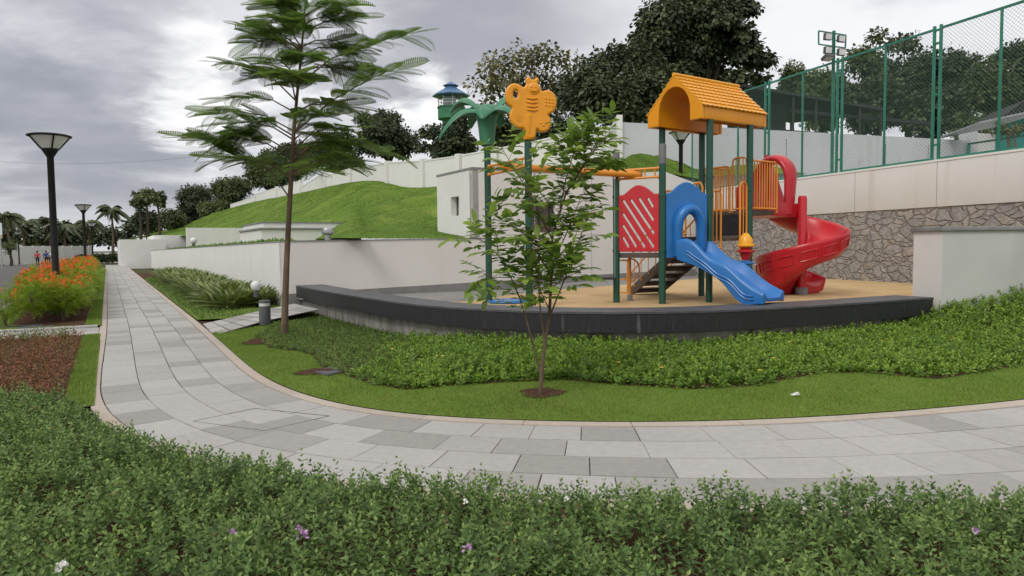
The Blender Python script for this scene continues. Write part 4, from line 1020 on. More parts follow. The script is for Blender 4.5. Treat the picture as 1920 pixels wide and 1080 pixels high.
mb = MB(); mb.lathe([(.10, .10), (.155, .13), (.165, .20), (.14, .27), (.07, .31), (0, .315)], p, 20); hd = mb.build('turbine_head', M['steel'], t)
mb = MB()
for k in range(14):
    a_ = 2 * math.pi * k / 14; mb.obox(p + Vector((math.cos(a_) * .158, math.sin(a_) * .158, .185)), Vector((math.cos(a_ + .9), math.sin(a_ + .9), 0)) * .022, Vector((-math.sin(a_ + .9), math.cos(a_ + .9), 0)) * .003, (0, 0, .055))
mb.build('vane', M['steel'], hd)

# slabs let into the ground, litter
def slab(name, label, pts, h=.02):
    mb_ = MB(); prism(mb_, [(p.x, p.y) for p in pts], pts[0].z - .05, pts[0].z + h); o_ = mb_.build(name, M['slab'], bevel=.005); tag(o_, label, 'slab'); return o_
q = [G(x, y, .11) for x, y in ((583, 685), (615, 692), (650, 684), (622, 678))]; slab('ground_slab', 'dark slate cover slab lying at the edge of the groundcover', [Vector((p.x, p.y, float(lawn_z(p.x, p.y)[0]))) for p in q], .03)
q = [S(.20, 2.75, .03), S(.20, 3.35, .03), S(.42, 3.35, .03), S(.42, 2.75, .03)]; slab('bed_slab', 'dark slab at the near end of the orange flowering bed', q, .015)
q = [S(.62, 2.95, .03), S(.62, 3.85, .03), S(.85, 3.85, .03), S(.85, 2.95, .03)]; slab('bed_slab', 'pale grey slab under the first flowering shrubs of the bed', q, .015)
p = G(1491, 733, .10); p.z = float(lawn_z(p.x, p.y)[0]) + .03
mb = MB(); mb.obox(p, (.04, .006, .004), (-.005, .02, 0), (0, 0, .006)); mb.obox(p + Vector((.01, .006, .012)), (.025, 0, .008), (0, .018, 0), (0, 0, .004))
tag(mb.build('litter', M['white_petal'], bevel=.003), 'small scrap of white litter on the lawn', 'litter')
# mulch patches
def blob(name, c, rx, ry, z, m, n_=26, seed=0):
    mb_ = MB(); mb_.add([(c.x, c.y, z + .03)] + [(c.x + rx * math.cos(a_) * (1 + .16 * math.sin(3 * a_ + seed) + .1 * math.sin(7 * a_)), c.y + ry * math.sin(a_) * (1 + .14 * math.cos(4 * a_ + seed)), z) for a_ in [2 * math.pi * i / n_ for i in range(n_)]], [(0, i + 1, (i + 1) % n_ + 1) for i in range(n_)]); return mb_.build(name, m)
for nm, x_, y_, rx, ry, sd in (('mulch_patch', 1015, 728, .24, .25, 1), ('mulch_patch', 505, 632, .42, .5, 2), ('mulch_patch', 606, 688, .34, .26, 3)):
    c = G(x_, y_, .08); tag(blob(nm, c, rx, ry, float(lawn_z(c.x, c.y)[0]) + .012, M['soil'], seed=sd), kind='structure')
# ================================================================== play set
def v2(t_): return Vector((t_[0], t_[1], 0))
U = Vector((math.cos(R(35)), math.sin(R(35)), 0)); W = Vector((-U.y, U.x, 0)); SQ = 1.08
PE = v2(XY(1330, 12.3, 420)); PD2 = PE + W * SQ; PG = PE + U * SQ; PF = PG + W * SQ
PD = v2(XY(1242, 12.1, 420)); PC = v2(XY(1155.5, 12.5, 420)); PA = v2(XY(915.5, 12.9, 420)); PB = v2(XY(991.5, 11.6, 420))
H3 = lambda p_, z_: Vector((p_.x, p_.y, z_))
PS_ = thing('play_set', 'colourful playground climbing set with yellow roof, blue wave slide and red spiral slide', 'playground', (PE.x, PE.y, FL))
def post_(p_, top, cap=False, r_=.058):
    mb_ = MB(); mb_.lathe([(r_, FL - .1), (r_, top), (0, top)], (p_.x, p_.y, 0), 20); o_ = mb_.build('post', M['post_green'], PS_)
    if cap:
        mb_ = MB(); mb_.lathe([(r_ + .004, top - .30), (r_ + .004, top + .01), (r_ - .012, top + .03), (0, top + .034)], (p_.x, p_.y, 0), 20); mb_.build('post_cap', M['grey_cap'], o_)
    return o_
def collars(p_, zs, r_=.066):
    for z_ in zs:
        mb_ = MB(); mb_.lathe([(.057, z_ - .028), (r_, z_ - .025), (r_, z_ + .025), (.057, z_ + .028)], (p_.x, p_.y, 0), 18); mb_.build('collar', M['post_green'], o_)
zrf = 3.60
for p_, top, cap, cz in ((PD2, zrf + .1, 0, (2.42, 1.55)), (PE, zrf + .1, 0, (2.72, 2.42, 1.5)), (PG, zrf + .1, 0, (3.08, 2.55, 1.7)), (PF, zrf + .1, 0, (2.9, 1.7)), (PD, 3.24, 1, (2.42, 1.5)), (PC, 3.16, 1, (2.42, 1.5)), (PA, 3.5, 0, ()), (PB, 3.45, 0, ())):
    o_ = post_(p_, top, cap)
    if cz: collars(p_, cz)
# decks
D1, D2Z, D3 = 1.45, 1.73, 2.20
def deck(pts, z_, th=.075, name='deck'):
    mb_ = MB(); c_ = sum(pts, Vector()) / len(pts); q_ = [c_ + (p_ - c_) * .955 for p_ in pts]; prism(mb_, [(p_.x, p_.y) for p_ in q_], z_ - th, z_); return mb_.build(name, M['deck'], PS_, bevel=.006)
PC2 = PC + (PD2 - PD) * .95
deck([PC, PD, PD2, PC2], D1); deck([PD, PE, PD2], D1 - .001); deck([PE, PG, PF, PD2], D2Z)
UE = .78
deck([PG + U * .03, PG + U * UE, PF + U * UE, PF + U * .03], D3)
mb = MB(); mb.bar(H3(PG, (D3 + D2Z) / 2 - .03) + W * .05 + U * .02, H3(PF, (D3 + D2Z) / 2 - .03) - W * .05 + U * .02, .02, D3 - D2Z - .08); ris = mb.build('riser_panel', M['black'], PS_)
mb = MB()
for f in (.3, .55, .8): mb.lathe([(.012, 0), (.012, .004), (0, .006)], H3(PG.lerp(PF, f), D2Z + .3) - U * .0 + U * .005, 8, ax=Matrix.Rotation(R(-90), 3, 'Y'))
mb.build('bolt', M['steel'], ris)
# red panel between C and D
ex = (PD - PC).normalized(); mid = (PC + PD) / 2; hw = (PD - PC).length / 2 - .05
zb, zt_ = D1 + .03, 2.61
def zx(zxp, zyp):   # picture of the panel -> panel coordinates
    return ((zxp - 205) / 130 * hw, zb + (620 - zyp) / 455 * (zt_ - zb))
prof = [(-1, 0), (-1, .845)] 
pts_ = [(-hw, zb), (hw, zb), (hw, zb + .85 * (zt_ - zb))]
for k in range(33):
    x_ = 1 - 2 * k / 32
    hmp = (math.cos(min(abs(x_) / .78, 1) * math.pi) * .5 + .5) ** .62
    pts_.append((x_ * hw * .995, zb + (.86 + .14 * hmp) * (zt_ - zb)))
pts_.append((-hw, zb + .85 * (zt_ - zb)))
def capsule(a_, b_, r_, n_=5):
    a_ = np.array(a_); b_ = np.array(b_); d_ = (b_ - a_) / np.linalg.norm(b_ - a_); th = math.atan2(d_[1], d_[0]); out = []
    for c_, s_ in ((b_, -math.pi / 2), (a_, math.pi / 2)):
        for k in range(n_ + 1): ang = th + s_ + math.pi * k / n_; out.append((c_[0] + r_ * math.cos(ang), c_[1] + r_ * math.sin(ang)))
    return out
slots = [capsule(zx(*a_), zx(*b_), .021) for a_, b_ in (((266, 262), (292, 312)), ((211, 262), (294, 402)), ((158, 268), (297, 492)), ((108, 270), (296, 585)), ((106, 362), (240, 585)), ((106, 442), (186, 582)), ((106, 525), (136, 582)))]
mb = MB(); mb.plate(pts_, slots, (mid.x, mid.y, 0), ex, (0, 0, 1), .05, .012); mb.build('red_panel', M['red'], PS_)
# blue slide panel between D and E
ex = (PE - PD).normalized(); mid = (PD + PE) / 2; hw = (PE - PD).length / 2 - .05; zb, zt_ = D1 - .08, 2.64
fn = Vector((ex.y, -ex.x, 0))                         # out of the panel towards the viewer
pts_ = [(-hw, zb), (hw, zb), (hw, zb + .84 * (zt_ - zb))]
for k in range(33):
    x_ = 1 - 2 * k / 32; hmp = (math.cos(min(abs(x_) / .86, 1) * math.pi) * .5 + .5) ** .62
    pts_.append((x_ * hw * .995, zb + (.85 + .15 * hmp) * (zt_ - zb)))
pts_.append((-hw, zb + .84 * (zt_ - zb)))
ox = .03
arch = [(-.165 + ox, D1 + .02), (.165 + ox, D1 + .02)] + [(ox + .165 * math.cos(a_), D1 + .42 + .27 * math.sin(a_)) for a_ in [math.pi * k / 14 for k in range(15)]]
mb = MB(); mb.plate(pts_, [arch], (mid.x, mid.y, 0), ex, (0, 0, 1), .06, .014); bp_ = mb.build('blue_panel', M['blue'], PS_)
def hood(c_, exx, fnn, hw_, z0_, zs_, rise, rad, m_, name, par, depth=.10, n_=26):
    """rolled hood round an arched slide opening"""
    pts = []
    for k in range(n_ + 1):
        f = k / n_
        if f < .18: x_, z_ = -hw_, z0_ + (zs_ - z0_) * f / .18
        elif f > .82: x_, z_ = hw_, z0_ + (zs_ - z0_) * (1 - f) / .18
        else:
            a_ = math.pi * (1 - (f - .18) / .64); x_, z_ = hw_ * math.cos(a_), zs_ + rise * math.sin(a_)
        bulge = math.sin(math.pi * f) ** .7
        pts.append((x_, z_, bulge))
    sec0 = [(math.cos(2 * math.pi * j / 14), math.sin(2 * math.pi * j / 14)) for j in range(14)]
    frames = []; secs = []
    for k, (x_, z_, b_) in enumerate(pts):
        x0_, z0__, _ = pts[max(k - 1, 0)]; x1_, z1__, _ = pts[min(k + 1, n_)]
        tx, tz = x1_ - x0_, z1__ - z0__; l_ = math.hypot(tx, tz); nx, nz = -tz / l_, tx / l_
        frames.append((Vector(c_) + exx * x_ + Vector((0, 0, z_)) + fnn * depth * (.3 + .5 * b_), exx * nx + Vector((0, 0, nz)), fnn))
        secs.append([(a_ * rad * (.75 + .45 * b_), q_ * depth * (.7 + .45 * b_)) for a_, q_ in sec0])
    mb_ = MB(); mb_.sweep(lambda i: secs[i], frames); return mb_.build(name, m_, par, angle=70)
hood(Vector((mid.x, mid.y, 0)) + ex * ox, ex, fn, .215, D1 - .05, D1 + .42, .32, .075, M['blue'], 'slide_hood', PS_, .10)
# blue wave slide
sd_ = (fn * .84 + ex * .54).normalized(); sl_ = Vector((-sd_.y, sd_.x, 0))
st = H3(mid + ex * .06, 0) + fn * .02
prf = [(-.06, 1.47), (.10, 1.475), (.22, 1.45), (.36, 1.35), (.50, 1.22), (.64, 1.14), (.76, 1.10), (.88, 1.02), (1.0, .91), (1.12, .82), (1.24, .775), (1.36, .755), (1.47, .745)]
xs_ = np.linspace(-.06, 1.47, 40); px_, pz_ = zip(*prf)
cz_ = smooth1(np.interp(xs_, px_, pz_), 6)
frames = []; secs = []
for k, (x_, z_) in enumerate(zip(xs_, cz_)):
    f = (x_ + .06) / 1.53; hh = .185 * (1 - .55 * max(0, (f - .8) / .2) ** 1.5) * (1 + .12 * math.sin(f * 12)); sw = .035 * math.sin(f * 17)
    wv = .24 + .05 * f; bt = -.10 - .05 * math.sin(f * 11) - .02
    frames.append((st + sd_ * x_ + Vector((0, 0, z_)), sl_, (0, 0, 1)))
    bt = max(bt, FL + .004 - z_)
    secs.append([(-wv - .075, bt), (-wv - .095, hh - .05), (-wv - .085, hh), (-wv - .05, hh + .018), (-wv - .015, hh - .01), (-wv + .02, .05), (-wv + .07, .008), (0, 0), (wv - .07, .008), (wv - .02, .05), (wv + .015, hh - .01), (wv + .05, hh + .018), (wv + .085, hh), (wv + .095, hh - .05), (wv + .075, bt), (wv - .02, bt + .04 if bt < -.06 else bt + .01), (0, -.05 if z_ > FL + .08 else -.03), (-wv + .02, bt + .04 if bt < -.06 else bt + .01)])
mb = MB(); mb.sweep(lambda i: secs[i], frames); ws = mb.build('wave_slide', M['blue'], PS_, angle=60)
mb = MB()
for sg in (-1, 1):
    for k in range(4, 37, 1):
        pass
    for off_, r_ in ((.0, .014), (-.055, .012)):
        path_ = [frames[k][0] + sl_ * sg * (.24 + .05 * (k / 39) + .093) + Vector((0, 0, off_ + .02 + .02 * math.sin(k * .55))) for k in range(5, 36)]
        mb.tube(path_, r_, 6)
mb.build('wave_moulding', M['blue'], ws)

# spiral slide
SCn = H3(v2(XY(1503.5, 13.95, 470)), 0)
mb = MB(); mb.lathe([(.085, FL + .12), (.085, 2.44), (.07, 2.50), (0, 2.51)], SCn, 22); mb.build('spiral_column', M['red'], PS_)
mb = MB(); mb.lathe([(.12, FL - .02), (.12, FL + .13), (.09, FL + .14), (0, FL + .14)], SCn, 20); mb.build('column_footing', M['coping'], PS_)
hp = [(125, 2.16), (95, 1.97), (60, 1.84), (30, 1.72), (0, 1.60), (-45, 1.45), (-90, 1.30), (-135, 1.12), (-180, .98), (-225, .88), (-270, .80), (-300, .765), (-325, .76)]
ang = np.linspace(125, -325, 110); ha, hz = zip(*hp[::-1]); zz_ = smooth1(np.interp(ang, ha, hz), 12)
wall_h = np.interp(ang, [-325, -300, -270, -200, -90, 0, 60, 88, 106, 125], [.12, .24, .34, .36, .32, .27, .27, .34, .95, 1.2])
frames = []; secs = []
for a_, z_, h_ in zip(ang, zz_, wall_h):
    c_ = Vector((math.cos(R(a_)), math.sin(R(a_)), 0)); frames.append((SCn + Vector((0, 0, z_)), c_, (0, 0, 1)))
    lo = max(-.13 - .26 * min(1, max(0, (-95 - a_) / 80)), FL + .01 - z_)
    lean = .05 * min(1, h_ / .3)
    secs.append([(.10, .20), (.10, -.06), (.24, lo), (.58, lo), (.73, lo + .04), (.80 , .02), (.80 + lean, h_ - .04), (.805 + lean, h_ + .0), (.785 + lean, h_ + .028), (.755 + lean, h_ + .02), (.735 + lean, h_ - .02), (.71, .07), (.62, -.005), (.45, -.045), (.3, -.02), (.17, .06), (.14, .20)])
mb = MB(); mb.sweep(lambda i: secs[i], frames); ss = mb.build('spiral_slide', M['red'], PS_, angle=60)
mb = MB()      # moulded fields on the outer wall
for a0 in (-20, -48, -76, -104, -132, -160, -188):
    ring = []
    for k in range(25):
        t_ = 2 * math.pi * k / 24; da = 10 * max(-1, min(1, 1.35 * math.cos(t_))); dz = .085 * max(-1, min(1, 1.35 * math.sin(t_)))
        A_ = a0 + da; z_ = float(np.interp(A_, ang[::-1], zz_[::-1])) + .125 + dz; r_ = .80 + .05 * (.125 + dz) / .28 + .004
        ring.append(SCn + Vector((math.cos(R(A_)) * r_, math.sin(R(A_)) * r_, z_)))
    mb.tube(ring, .012, 6, caps=False)
mb.build('moulding', M['red'], ss)
# entrance of the spiral slide: straight chute, big rolled hood
pe_ = SCn + Vector((math.cos(R(125)), math.sin(R(125)), 0)) * .45; p0_ = (PG + PF) / 2 + U * UE; p0_.z = 0
frames = []; secs = []
for k in range(9):
    f = k / 8; c_ = p0_.lerp(Vector((pe_.x, pe_.y, 0)), f); z_ = D3 - .0 - .03 * f; h_ = .45 + .65 * f
    frames.append((c_ + Vector((0, 0, z_)), -W, (0, 0, 1)))
    secs.append([(-.36, -.08), (-.38, h_), (-.355, h_ + .03), (-.33, h_), (-.30, .05), (0, 0), (.30, .05), (.33, .16), (.355, .19), (.38, .16), (.36, -.08)])
mb = MB(); mb.sweep(lambda i: secs[i], frames); mb.build('chute_entry', M['red'], PS_, angle=60)
hc = p0_ + U * .60
hood((hc.x, hc.y, 0), -W, U, .36, D3 - .05, D3 + .62, .42, .075, M['red'], 'chute_hood', PS_, .17)

# roof
GV = SQ + .16; e0 = PE - U * .26 - W * .05; Lr = 1.74; zr0 = 3.69; hE = .22; hA = .82
def RP(u_, v_, z_): p_ = e0 + U * u_ + W * v_; return Vector((p_.x, p_.y, zr0 + z_))
ah = .36; cxx = GV / 2
def gable(u_):
    pl_ = [(0, 0)] + [(cxx - ah, 0)] + [(cxx - ah * math.cos(a_), .20 + .42 * math.sin(a_)) for a_ in [math.pi * k / 16 for k in range(17)]] + [(cxx + ah, 0), (GV, 0), (GV, hE), (cxx, hA), (0, hE)]
    mb_ = MB(); mb_.plate(pl_, [], RP(u_, 0, 0), W, (0, 0, 1), .07, .012); return mb_
rf = gable(.035).build('roof_gable', M['yellow_deep'], PS_)
gable(Lr - .035).build('roof_gable', M['yellow_deep'], PS_)
mb = MB()                                              # vault lining
arc = [(cxx - ah - .01, 0)] + [(cxx - (ah + .01) * math.cos(a_), .20 + .43 * math.sin(a_)) for a_ in [math.pi * k / 16 for k in range(17)]] + [(cxx + ah + .01, 0)]
q_ = [RP(.072, a_, z_) for a_, z_ in arc] + [RP(Lr - .072, a_, z_) for a_, z_ in arc]; k_ = len(arc)
mb.add(q_, [(i, i + 1, k_ + i + 1, k_ + i) for i in range(k_ - 1)]); mb.build('roof_vault', M['yellow_deep'], PS_)
mb = MB()
for v_, sg in ((0, 1), (GV, -1)):
    mb.obox((RP(.072, v_ + sg * .035, hE / 2) + RP(Lr - .072, v_ + sg * .035, hE / 2)) / 2, U * (Lr / 2 - .073), W * .035, (0, 0, hE / 2))
mb.build('roof_fascia', M['yellow_deep'], PS_, bevel=.012)
mb = MB(); nr, nc = 8, 15; sl_len = math.hypot(cxx, hA - hE)
for sg, v0_ in ((1, -.015), (-1, GV + .015)):
    dv = W * sg * (cxx + .015) / sl_len * 1.0; dvz = (hA - hE) / sl_len
    up_ = Vector((dv.x, dv.y, dvz)).normalized(); nm_ = up_.cross(U) if sg < 0 else U.cross(up_)
    nm_ = nm_ if nm_.z > 0 else -nm_
    rowh = (sl_len + .02) / nr
    for i in range(nr):
        o_ = (.5 if i % 2 else 0)
        edges = [0] + [min(max((j + o_) * Lr / nc, 0), Lr) for j in range(0 if o_ else 1, nc + 1)]
        edges = sorted(set(edges + [Lr]))
        for a_, b_ in zip(edges[:-1], edges[1:]):
            if b_ - a_ < .01: continue
            lo_ = RP(-.005, v0_, hE - .01) + U * a_ + up_ * (rowh * i) + nm_ * .030; wd = (b_ - a_) - .006
            hi_ = lo_ + up_ * (rowh * 1.04) - nm_ * .022
            th = nm_ * .022
            # scalloped lower edge
            m1 = lo_ + U * wd * .5 - up_ * .018
            vs_ = [lo_, m1, lo_ + U * wd, hi_ + U * wd, hi_]; mb.add(vs_ + [p_ - th for p_ in vs_], [(0, 1, 2, 3, 4), (9, 8, 7, 6, 5)] + [(i_, 5 + i_, 5 + (i_ + 1) % 5, (i_ + 1) % 5) for i_ in range(5)])
mb.build('roof_shingles', M['yellow'], PS_, smooth=False)
mb = MB(); mb.add([RP(.0, .0, hE), RP(.0, cxx, hA), RP(.0, GV, hE), RP(Lr, .0, hE), RP(Lr, cxx, hA), RP(Lr, GV, hE)], [(0, 1, 4, 3), (1, 2, 5, 4)]); mb.tube([RP(-.01, cxx, hA + .015), RP(Lr + .01, cxx, hA + .015)], .035, 8); mb.build('roof_ridge', M['yellow'], PS_)

# guards
def rail(pts, r_=.017, mb_=None, n_=8):
    mb_ = mb_ or MB(); mb_.tube(pts, r_, n_); return mb_
def guard(a_, b_, z0_, z1_, nb, name='guard_rail', r_=.017):
    mb_ = MB(); d_ = (b_ - a_).normalized(); c_ = .07
    A_, B_ = H3(a_, 0), H3(b_, 0); Z = lambda z_: Vector((0, 0, z_))
    mb_.tube([A_ + Z(z0_ - .07), A_ + Z(z1_ - c_), A_ + d_ * c_ * .3 + Z(z1_ - c_ * .3), A_ + d_ * c_ + Z(z1_), B_ - d_ * c_ + Z(z1_), B_ - d_ * c_ * .3 + Z(z1_ - c_ * .3), B_ + Z(z1_ - c_), B_ + Z(z0_ - .07)], r_, 8)
    mb_.tube([A_ + Z(z0_), B_ + Z(z0_)], r_, 8)
    for i in range(1, nb + 1):
        p_ = A_.lerp(B_, i / (nb + 1)); mb_.tube([p_ + Z(z0_), p_ + Z(z1_)], r_ * .62, 6)
    return mb_.build(name, M['orange'], PS_)
guard(PG + U * .07, PG + U * (UE + .02), D3 + .03, D3 + .88, 9)
guard(PF - W * .62 + U * .04, PF - W * .09 + U * .04, D3 + .03, D3 + .82, 6)
guard(PG + W * .10 + U * .04, PG + W * .40 + U * .04, D3 + .03, D3 + .95, 3)
guard(PF + U * .07, PF + U * (UE + .02), D3 + .03, D3 + .85, 8)
guard(PD2 + U * .08, PF - U * .45, D2Z + .05, D2Z + .85, 6)
guard(PE + U * .08, PE + U * .30, D2Z - .2, D2Z + .78, 1)
guard(PG - U * .26, PG - U * .08, D2Z - .2, D2Z + .95, 1)
guard(PD + (PD2 - PD) * .1, PD2 - (PD2 - PD) * .1, D1 + .05, 2.60, 6)
guard(PC + (PC2 - PC) * .1, PC2 - (PC2 - PC) * .45, D1 + .05, 2.58, 5)
for p_, d_ in ((PE, W), (PD, ex)):
    pass
mb = MB(); q0 = H3(PE + (PD2 - PE) * .14, 2.3); q1 = H3(PE + (PD2 - PE) * .34, 2.3)
mb.tube([q0, q0 + Vector((0, 0, .28)), q0.lerp(q1, .2) + Vector((0, 0, .35)), q0.lerp(q1, .8) + Vector((0, 0, .35)), q1 + Vector((0, 0, .28)), q1], .02, 8); mb.build('hand_loop', M['orange'], PS_)
# stairs down at the back left
s0 = H3(v2(XY(1292, 13.35, 480)), D1 - .02); s1_ = H3(v2(XY(1208, 14.7, 545)), FL + .03); sdv = (s1_ - s0); sv = Vector((sdv.x, sdv.y, 0)).normalized(); sw_ = Vector((sv.y, -sv.x, 0))
for sg in (-.34, .34):
    mb = MB(); mb.bar(s0 + sw_ * sg, s1_ + sw_ * sg, .035, .17); mb.build('stair_stringer', M['deck'], PS_, bevel=.004)
for k in range(5):
    c_ = s0.lerp(s1_, (k + .6) / 5.2); mb = MB(); hol = [[(x_ + .018 * math.cos(a_), y_ + .03 * math.sin(a_)) for a_ in [2 * math.pi * j / 8 for j in range(8)]] for x_ in np.linspace(-.24, .24, 7) for y_ in (-.05, .05)]
    mb.plate([(-.32, -.12), (.32, -.12), (.32, .12), (-.32, .12)], hol, c_, sw_, sv, .02, .003, 0, 0)
    mb.obox(c_ - Vector((0, 0, .05)) + sv * .12, sw_ * .32, sv * .008, (0, 0, .05)); mb.build('stair_tread', M['deck'], PS_)
for sg in (-.40, .40):
    a_ = s1_ + sw_ * sg; b_ = s0 + sw_ * sg; mb = MB(); up = Vector((0, 0, 1))
    mb.tube([a_, a_ + up * .62, a_ - sv * .05 + up * .72, b_ + sv * .1 + up * .82, b_ + up * .85, b_], .018, 8); mb.tube([a_ + up * .33, b_ + up * .45], .014, 8)
    for k in range(1, 6): p_ = a_.lerp(b_, k / 6); mb.tube([p_, p_ + up * .8], .009, 6)
    mb.build('stair_rail', M['orange'], PS_)
# orange side climber under the red panel
q = H3(v2(XY(1181, 12.9, 520)), 0); exc = (PD - PC).normalized()
mb = MB(); mb.tube([q + Vector((0, 0, FL + .1)), q + Vector((0, 0, 1.42))], .024, 10)
for z_, l_ in ((FL + .14, .30), (.98, .30), (1.32, .30)):
    mb.tube([q - exc * .24 + Vector((0, 0, z_)), q + Vector((0, 0, z_))], .014, 8)
lp = [q + exc * (.02 + .16 * math.sin(math.pi * k / 8)) + Vector((0, 0, 1.15 - .2 * math.cos(math.pi * k / 8))) for k in range(9)]; mb.tube(lp, .014, 8)
mb.build('step_climber', M['orange'], PS_)
mb = MB(); mb.lathe([(.05, FL - .02), (.05, FL + .1), (0, FL + .1)], q, 12); mb.build('climber_footing', M['coping'], PS_)
# spinner toy
q = PG - U * .16 - W * .10; q = H3(v2(XY(1398, 12.55, 480)), 0)
zq = lambda py: P(1398, py, 12.55).z
segs_ = (('yellow', 464, 437), ('red', 487.5, 465), ('blue', 507, 488.5), ('yellow', 523, 508))
for i, (mn, y0_, y1_) in enumerate(segs_):
    za, zb_ = zq(y0_), zq(y1_); h_ = zb_ - za; mb = MB()
    if i == 0: prf_ = [(.10, za), (.15, za + .02), (.15, za + .045), (.125, za + .06), (.115, za + h_ * .6), (.07, za + h_ * .85), (.035, zb_), (0, zb_)]
    elif i < 3: prf_ = [(.06, za), (.09, za + h_ * .35), (.10, za + h_ * .6), (.16, za + h_ * .68), (.16, za + h_ * .80), (.09, za + h_ * .88), (.07, zb_), (0, zb_)]
    else: prf_ = [(.05, za), (.11, za + .02), (.11, za + .05), (.05, za + .06), (.05, zb_), (0, zb_)]
    mb.lathe(prf_, (q.x, q.y, 0), 20); mb.obox((q + H3(PG, 0)) / 2 + Vector((0, 0, za + h_ * (.74 if 0 < i < 3 else .15))), (H3(PG, 0) - q) * .5 , Vector((-(PG - q).y, (PG - q).x, 0)).normalized() * .04, (0, 0, .012)); mb.build('spinner', M[mn], PS_)
mb = MB(); mb.tube([H3(q, zq(524)), H3(q, zq(440))], .02, 8); mb.build('spinner_rod', M['steel'], PS_)

# swing frame: two short ladders and a thick cross tube
def ladder(a_, b_, za, zb_, gap=.145, rungs=4):
    mb_ = MB(); A_ = H3(a_, za); B_ = H3(b_, zb_); up = Vector((0, 0, gap))
    mb_.tube([A_, B_], .021, 8); mb_.tube([A_ + up, B_ + up], .021, 8)
    for k in range(rungs): p_ = A_.lerp(B_, (k + .6) / rungs); mb_.tube([p_, p_ + up], .014, 6)
    for e_ in (A_, A_ + up, B_, B_ + up): mb_.sphere(e_, .035, 10, 6)
    return mb_.build('swing_bracket', M['orange'], PS_)
zA = P(917, 327, 12.85).z; zB = P(990, 314, 11.7).z; zAB = (zA + zB) / 2
dAB = (PB - PA).normalized()
ladder(PA + dAB * .06, PB - dAB * .06, zAB, zAB)
dCD = (PD - PC).normalized(); zCD = P(1215, 333, 12.25).z
ladder(PC + dCD * .06, PD - dCD * .06, zCD, zCD)
ta = H3(PA.lerp(PB, .5), zAB + .07); tb = H3(PC.lerp(PD, .38), zCD + .07); tdv = (tb - ta).normalized()
ta -= tdv * .12; tb += tdv * .12
mb = MB(); mb.tube([ta - tdv * .03, ta, ta + tdv * .02, tb - tdv * .02, tb, tb + tdv * .03], [.035, .058, .062, .062, .058, .035], 16); mb.build('swing_beam', M['orange'], PS_, angle=60)
# palm top
c0 = H3(PA, 0); zp = lambda py: P(915, py, 12.9).z
mb = MB(); mb.lathe([(.085, zp(275)), (.125, zp(272)), (.135, zp(262)), (.155, zp(240)), (.175, zp(225)), (.20, zp(215)), (.16, zp(203)), (.08, zp(196)), (0, zp(194))], c0, 22); mb.build('palm_trunk', M['palm_green'], PS_)
for az, L_, ri, drp in ((195, .80, .10, .52), (165, .62, .22, .10), (262, .40, .08, .20), (335, .62, .12, .34), (20, .66, .26, .12), (70, .62, .2, .25), (120, .6, .2, .3)):
    d_ = Vector((math.cos(R(az)), math.sin(R(az)), 0)); s_ = Vector((-d_.y, d_.x, 0)); frames = []; secs = []
    for k in range(15):
        f = k / 14; z_ = zp(214) + ri * math.sin(f * math.pi * .8) * 1.4 - drp * f ** 2.2; wd = .155 * math.sin(math.pi * (.18 + .80 * f)) ** .8 + .012
        frames.append((c0 + d_ * (.06 + L_ * f) + Vector((0, 0, z_)), s_, (0, 0, 1)))
        cr = wd * .35; secs.append([(-wd, -cr - .015), (-wd * .95, -cr + .012), (-wd * .5, -cr * .25 + .02), (-.012, .022), (0, .035), (.012, .022), (wd * .5, -cr * .25 + .02), (wd * .95, -cr + .012), (wd, -cr - .015), (wd * .5, -cr * .3 - .02), (0, -.02), (-wd * .5, -cr * .3 - .02)])
    mb = MB(); mb.sweep(lambda i: secs[i], frames); mb.build('palm_leaf', M['palm_green'], PS_, angle=60)
# butterfly board
bf = [(725, 165), (745, 140), (741, 118), (750, 98), (766, 95), (777, 110), (790, 113), (802, 110), (812, 99), (826, 105), (831, 120), (822, 140), (838, 160), (850, 188), (880, 181), (915, 190), (938, 216), (949, 255), (941, 300), (917, 330), (890, 343), (906, 368), (909, 410), (893, 443), (860, 459), (828, 455), (813, 440), (798, 500), (738, 500), (726, 440), (690, 436), (655, 416), (634, 382), (630, 338), (645, 300), (620, 281), (603, 242), (605, 192), (625, 157), (660, 140), (697, 147)]
Yb = 11.55; cB_ = P(780 + 775 / 3.6, 120 + 300 / 3.6, Yb); kx = Yb / F / 3.6
bexx = Vector((1, .12, 0)).normalized(); bn = Vector((bexx.y, -bexx.x, 0))
bc = lambda x_, y_: ((x_ - 775) * kx, (300 - y_) * kx)
bfp = [np.array(bc(*p_)) for p_ in bf]; sm = []
for i in range(len(bfp)):
    a_, b_, c_, d_ = (bfp[(i + j - 1) % len(bfp)] for j in range(4))
    for t_ in (0, .33, .66): sm.append(tuple(.5 * ((2 * b_) + (-a_ + c_) * t_ + (2 * a_ - 5 * b_ + 4 * c_ - d_) * t_ ** 2 + (-a_ + 3 * b_ - 3 * c_ + d_) * t_ ** 3)))
hole = [bc(672 + 15 * math.cos(a_) + 4 * math.sin(a_), 212 - 27 * math.sin(a_) + 5 * math.cos(a_)) for a_ in [2 * math.pi * k / 18 for k in range(18)]]
Bo = Vector((cB_.x, PB.y - .06, cB_.z))
mb = MB(); mb.plate(sm, [hole], Bo, bexx, (0, 0, 1), .11, .035, res=3); bt_ = mb.build('butterfly_board', M['yellow_deep'], PS_, angle=60)
mb = MB(); B3 = lambda x_, y_, o_=.055: Bo + bexx * bc(x_, y_)[0] + Vector((0, 0, bc(x_, y_)[1])) + bn * o_
mb.sphere(B3(790, 175, .045), .105, 18, 12, sc=(1, .3, 1))
fc = mb.build('face', M['yellow_deep'], bt_)
def rel_(fn_, name): m_ = MB(); fn_(m_); return m_.build(name, M['yellow_deep'], bt_)
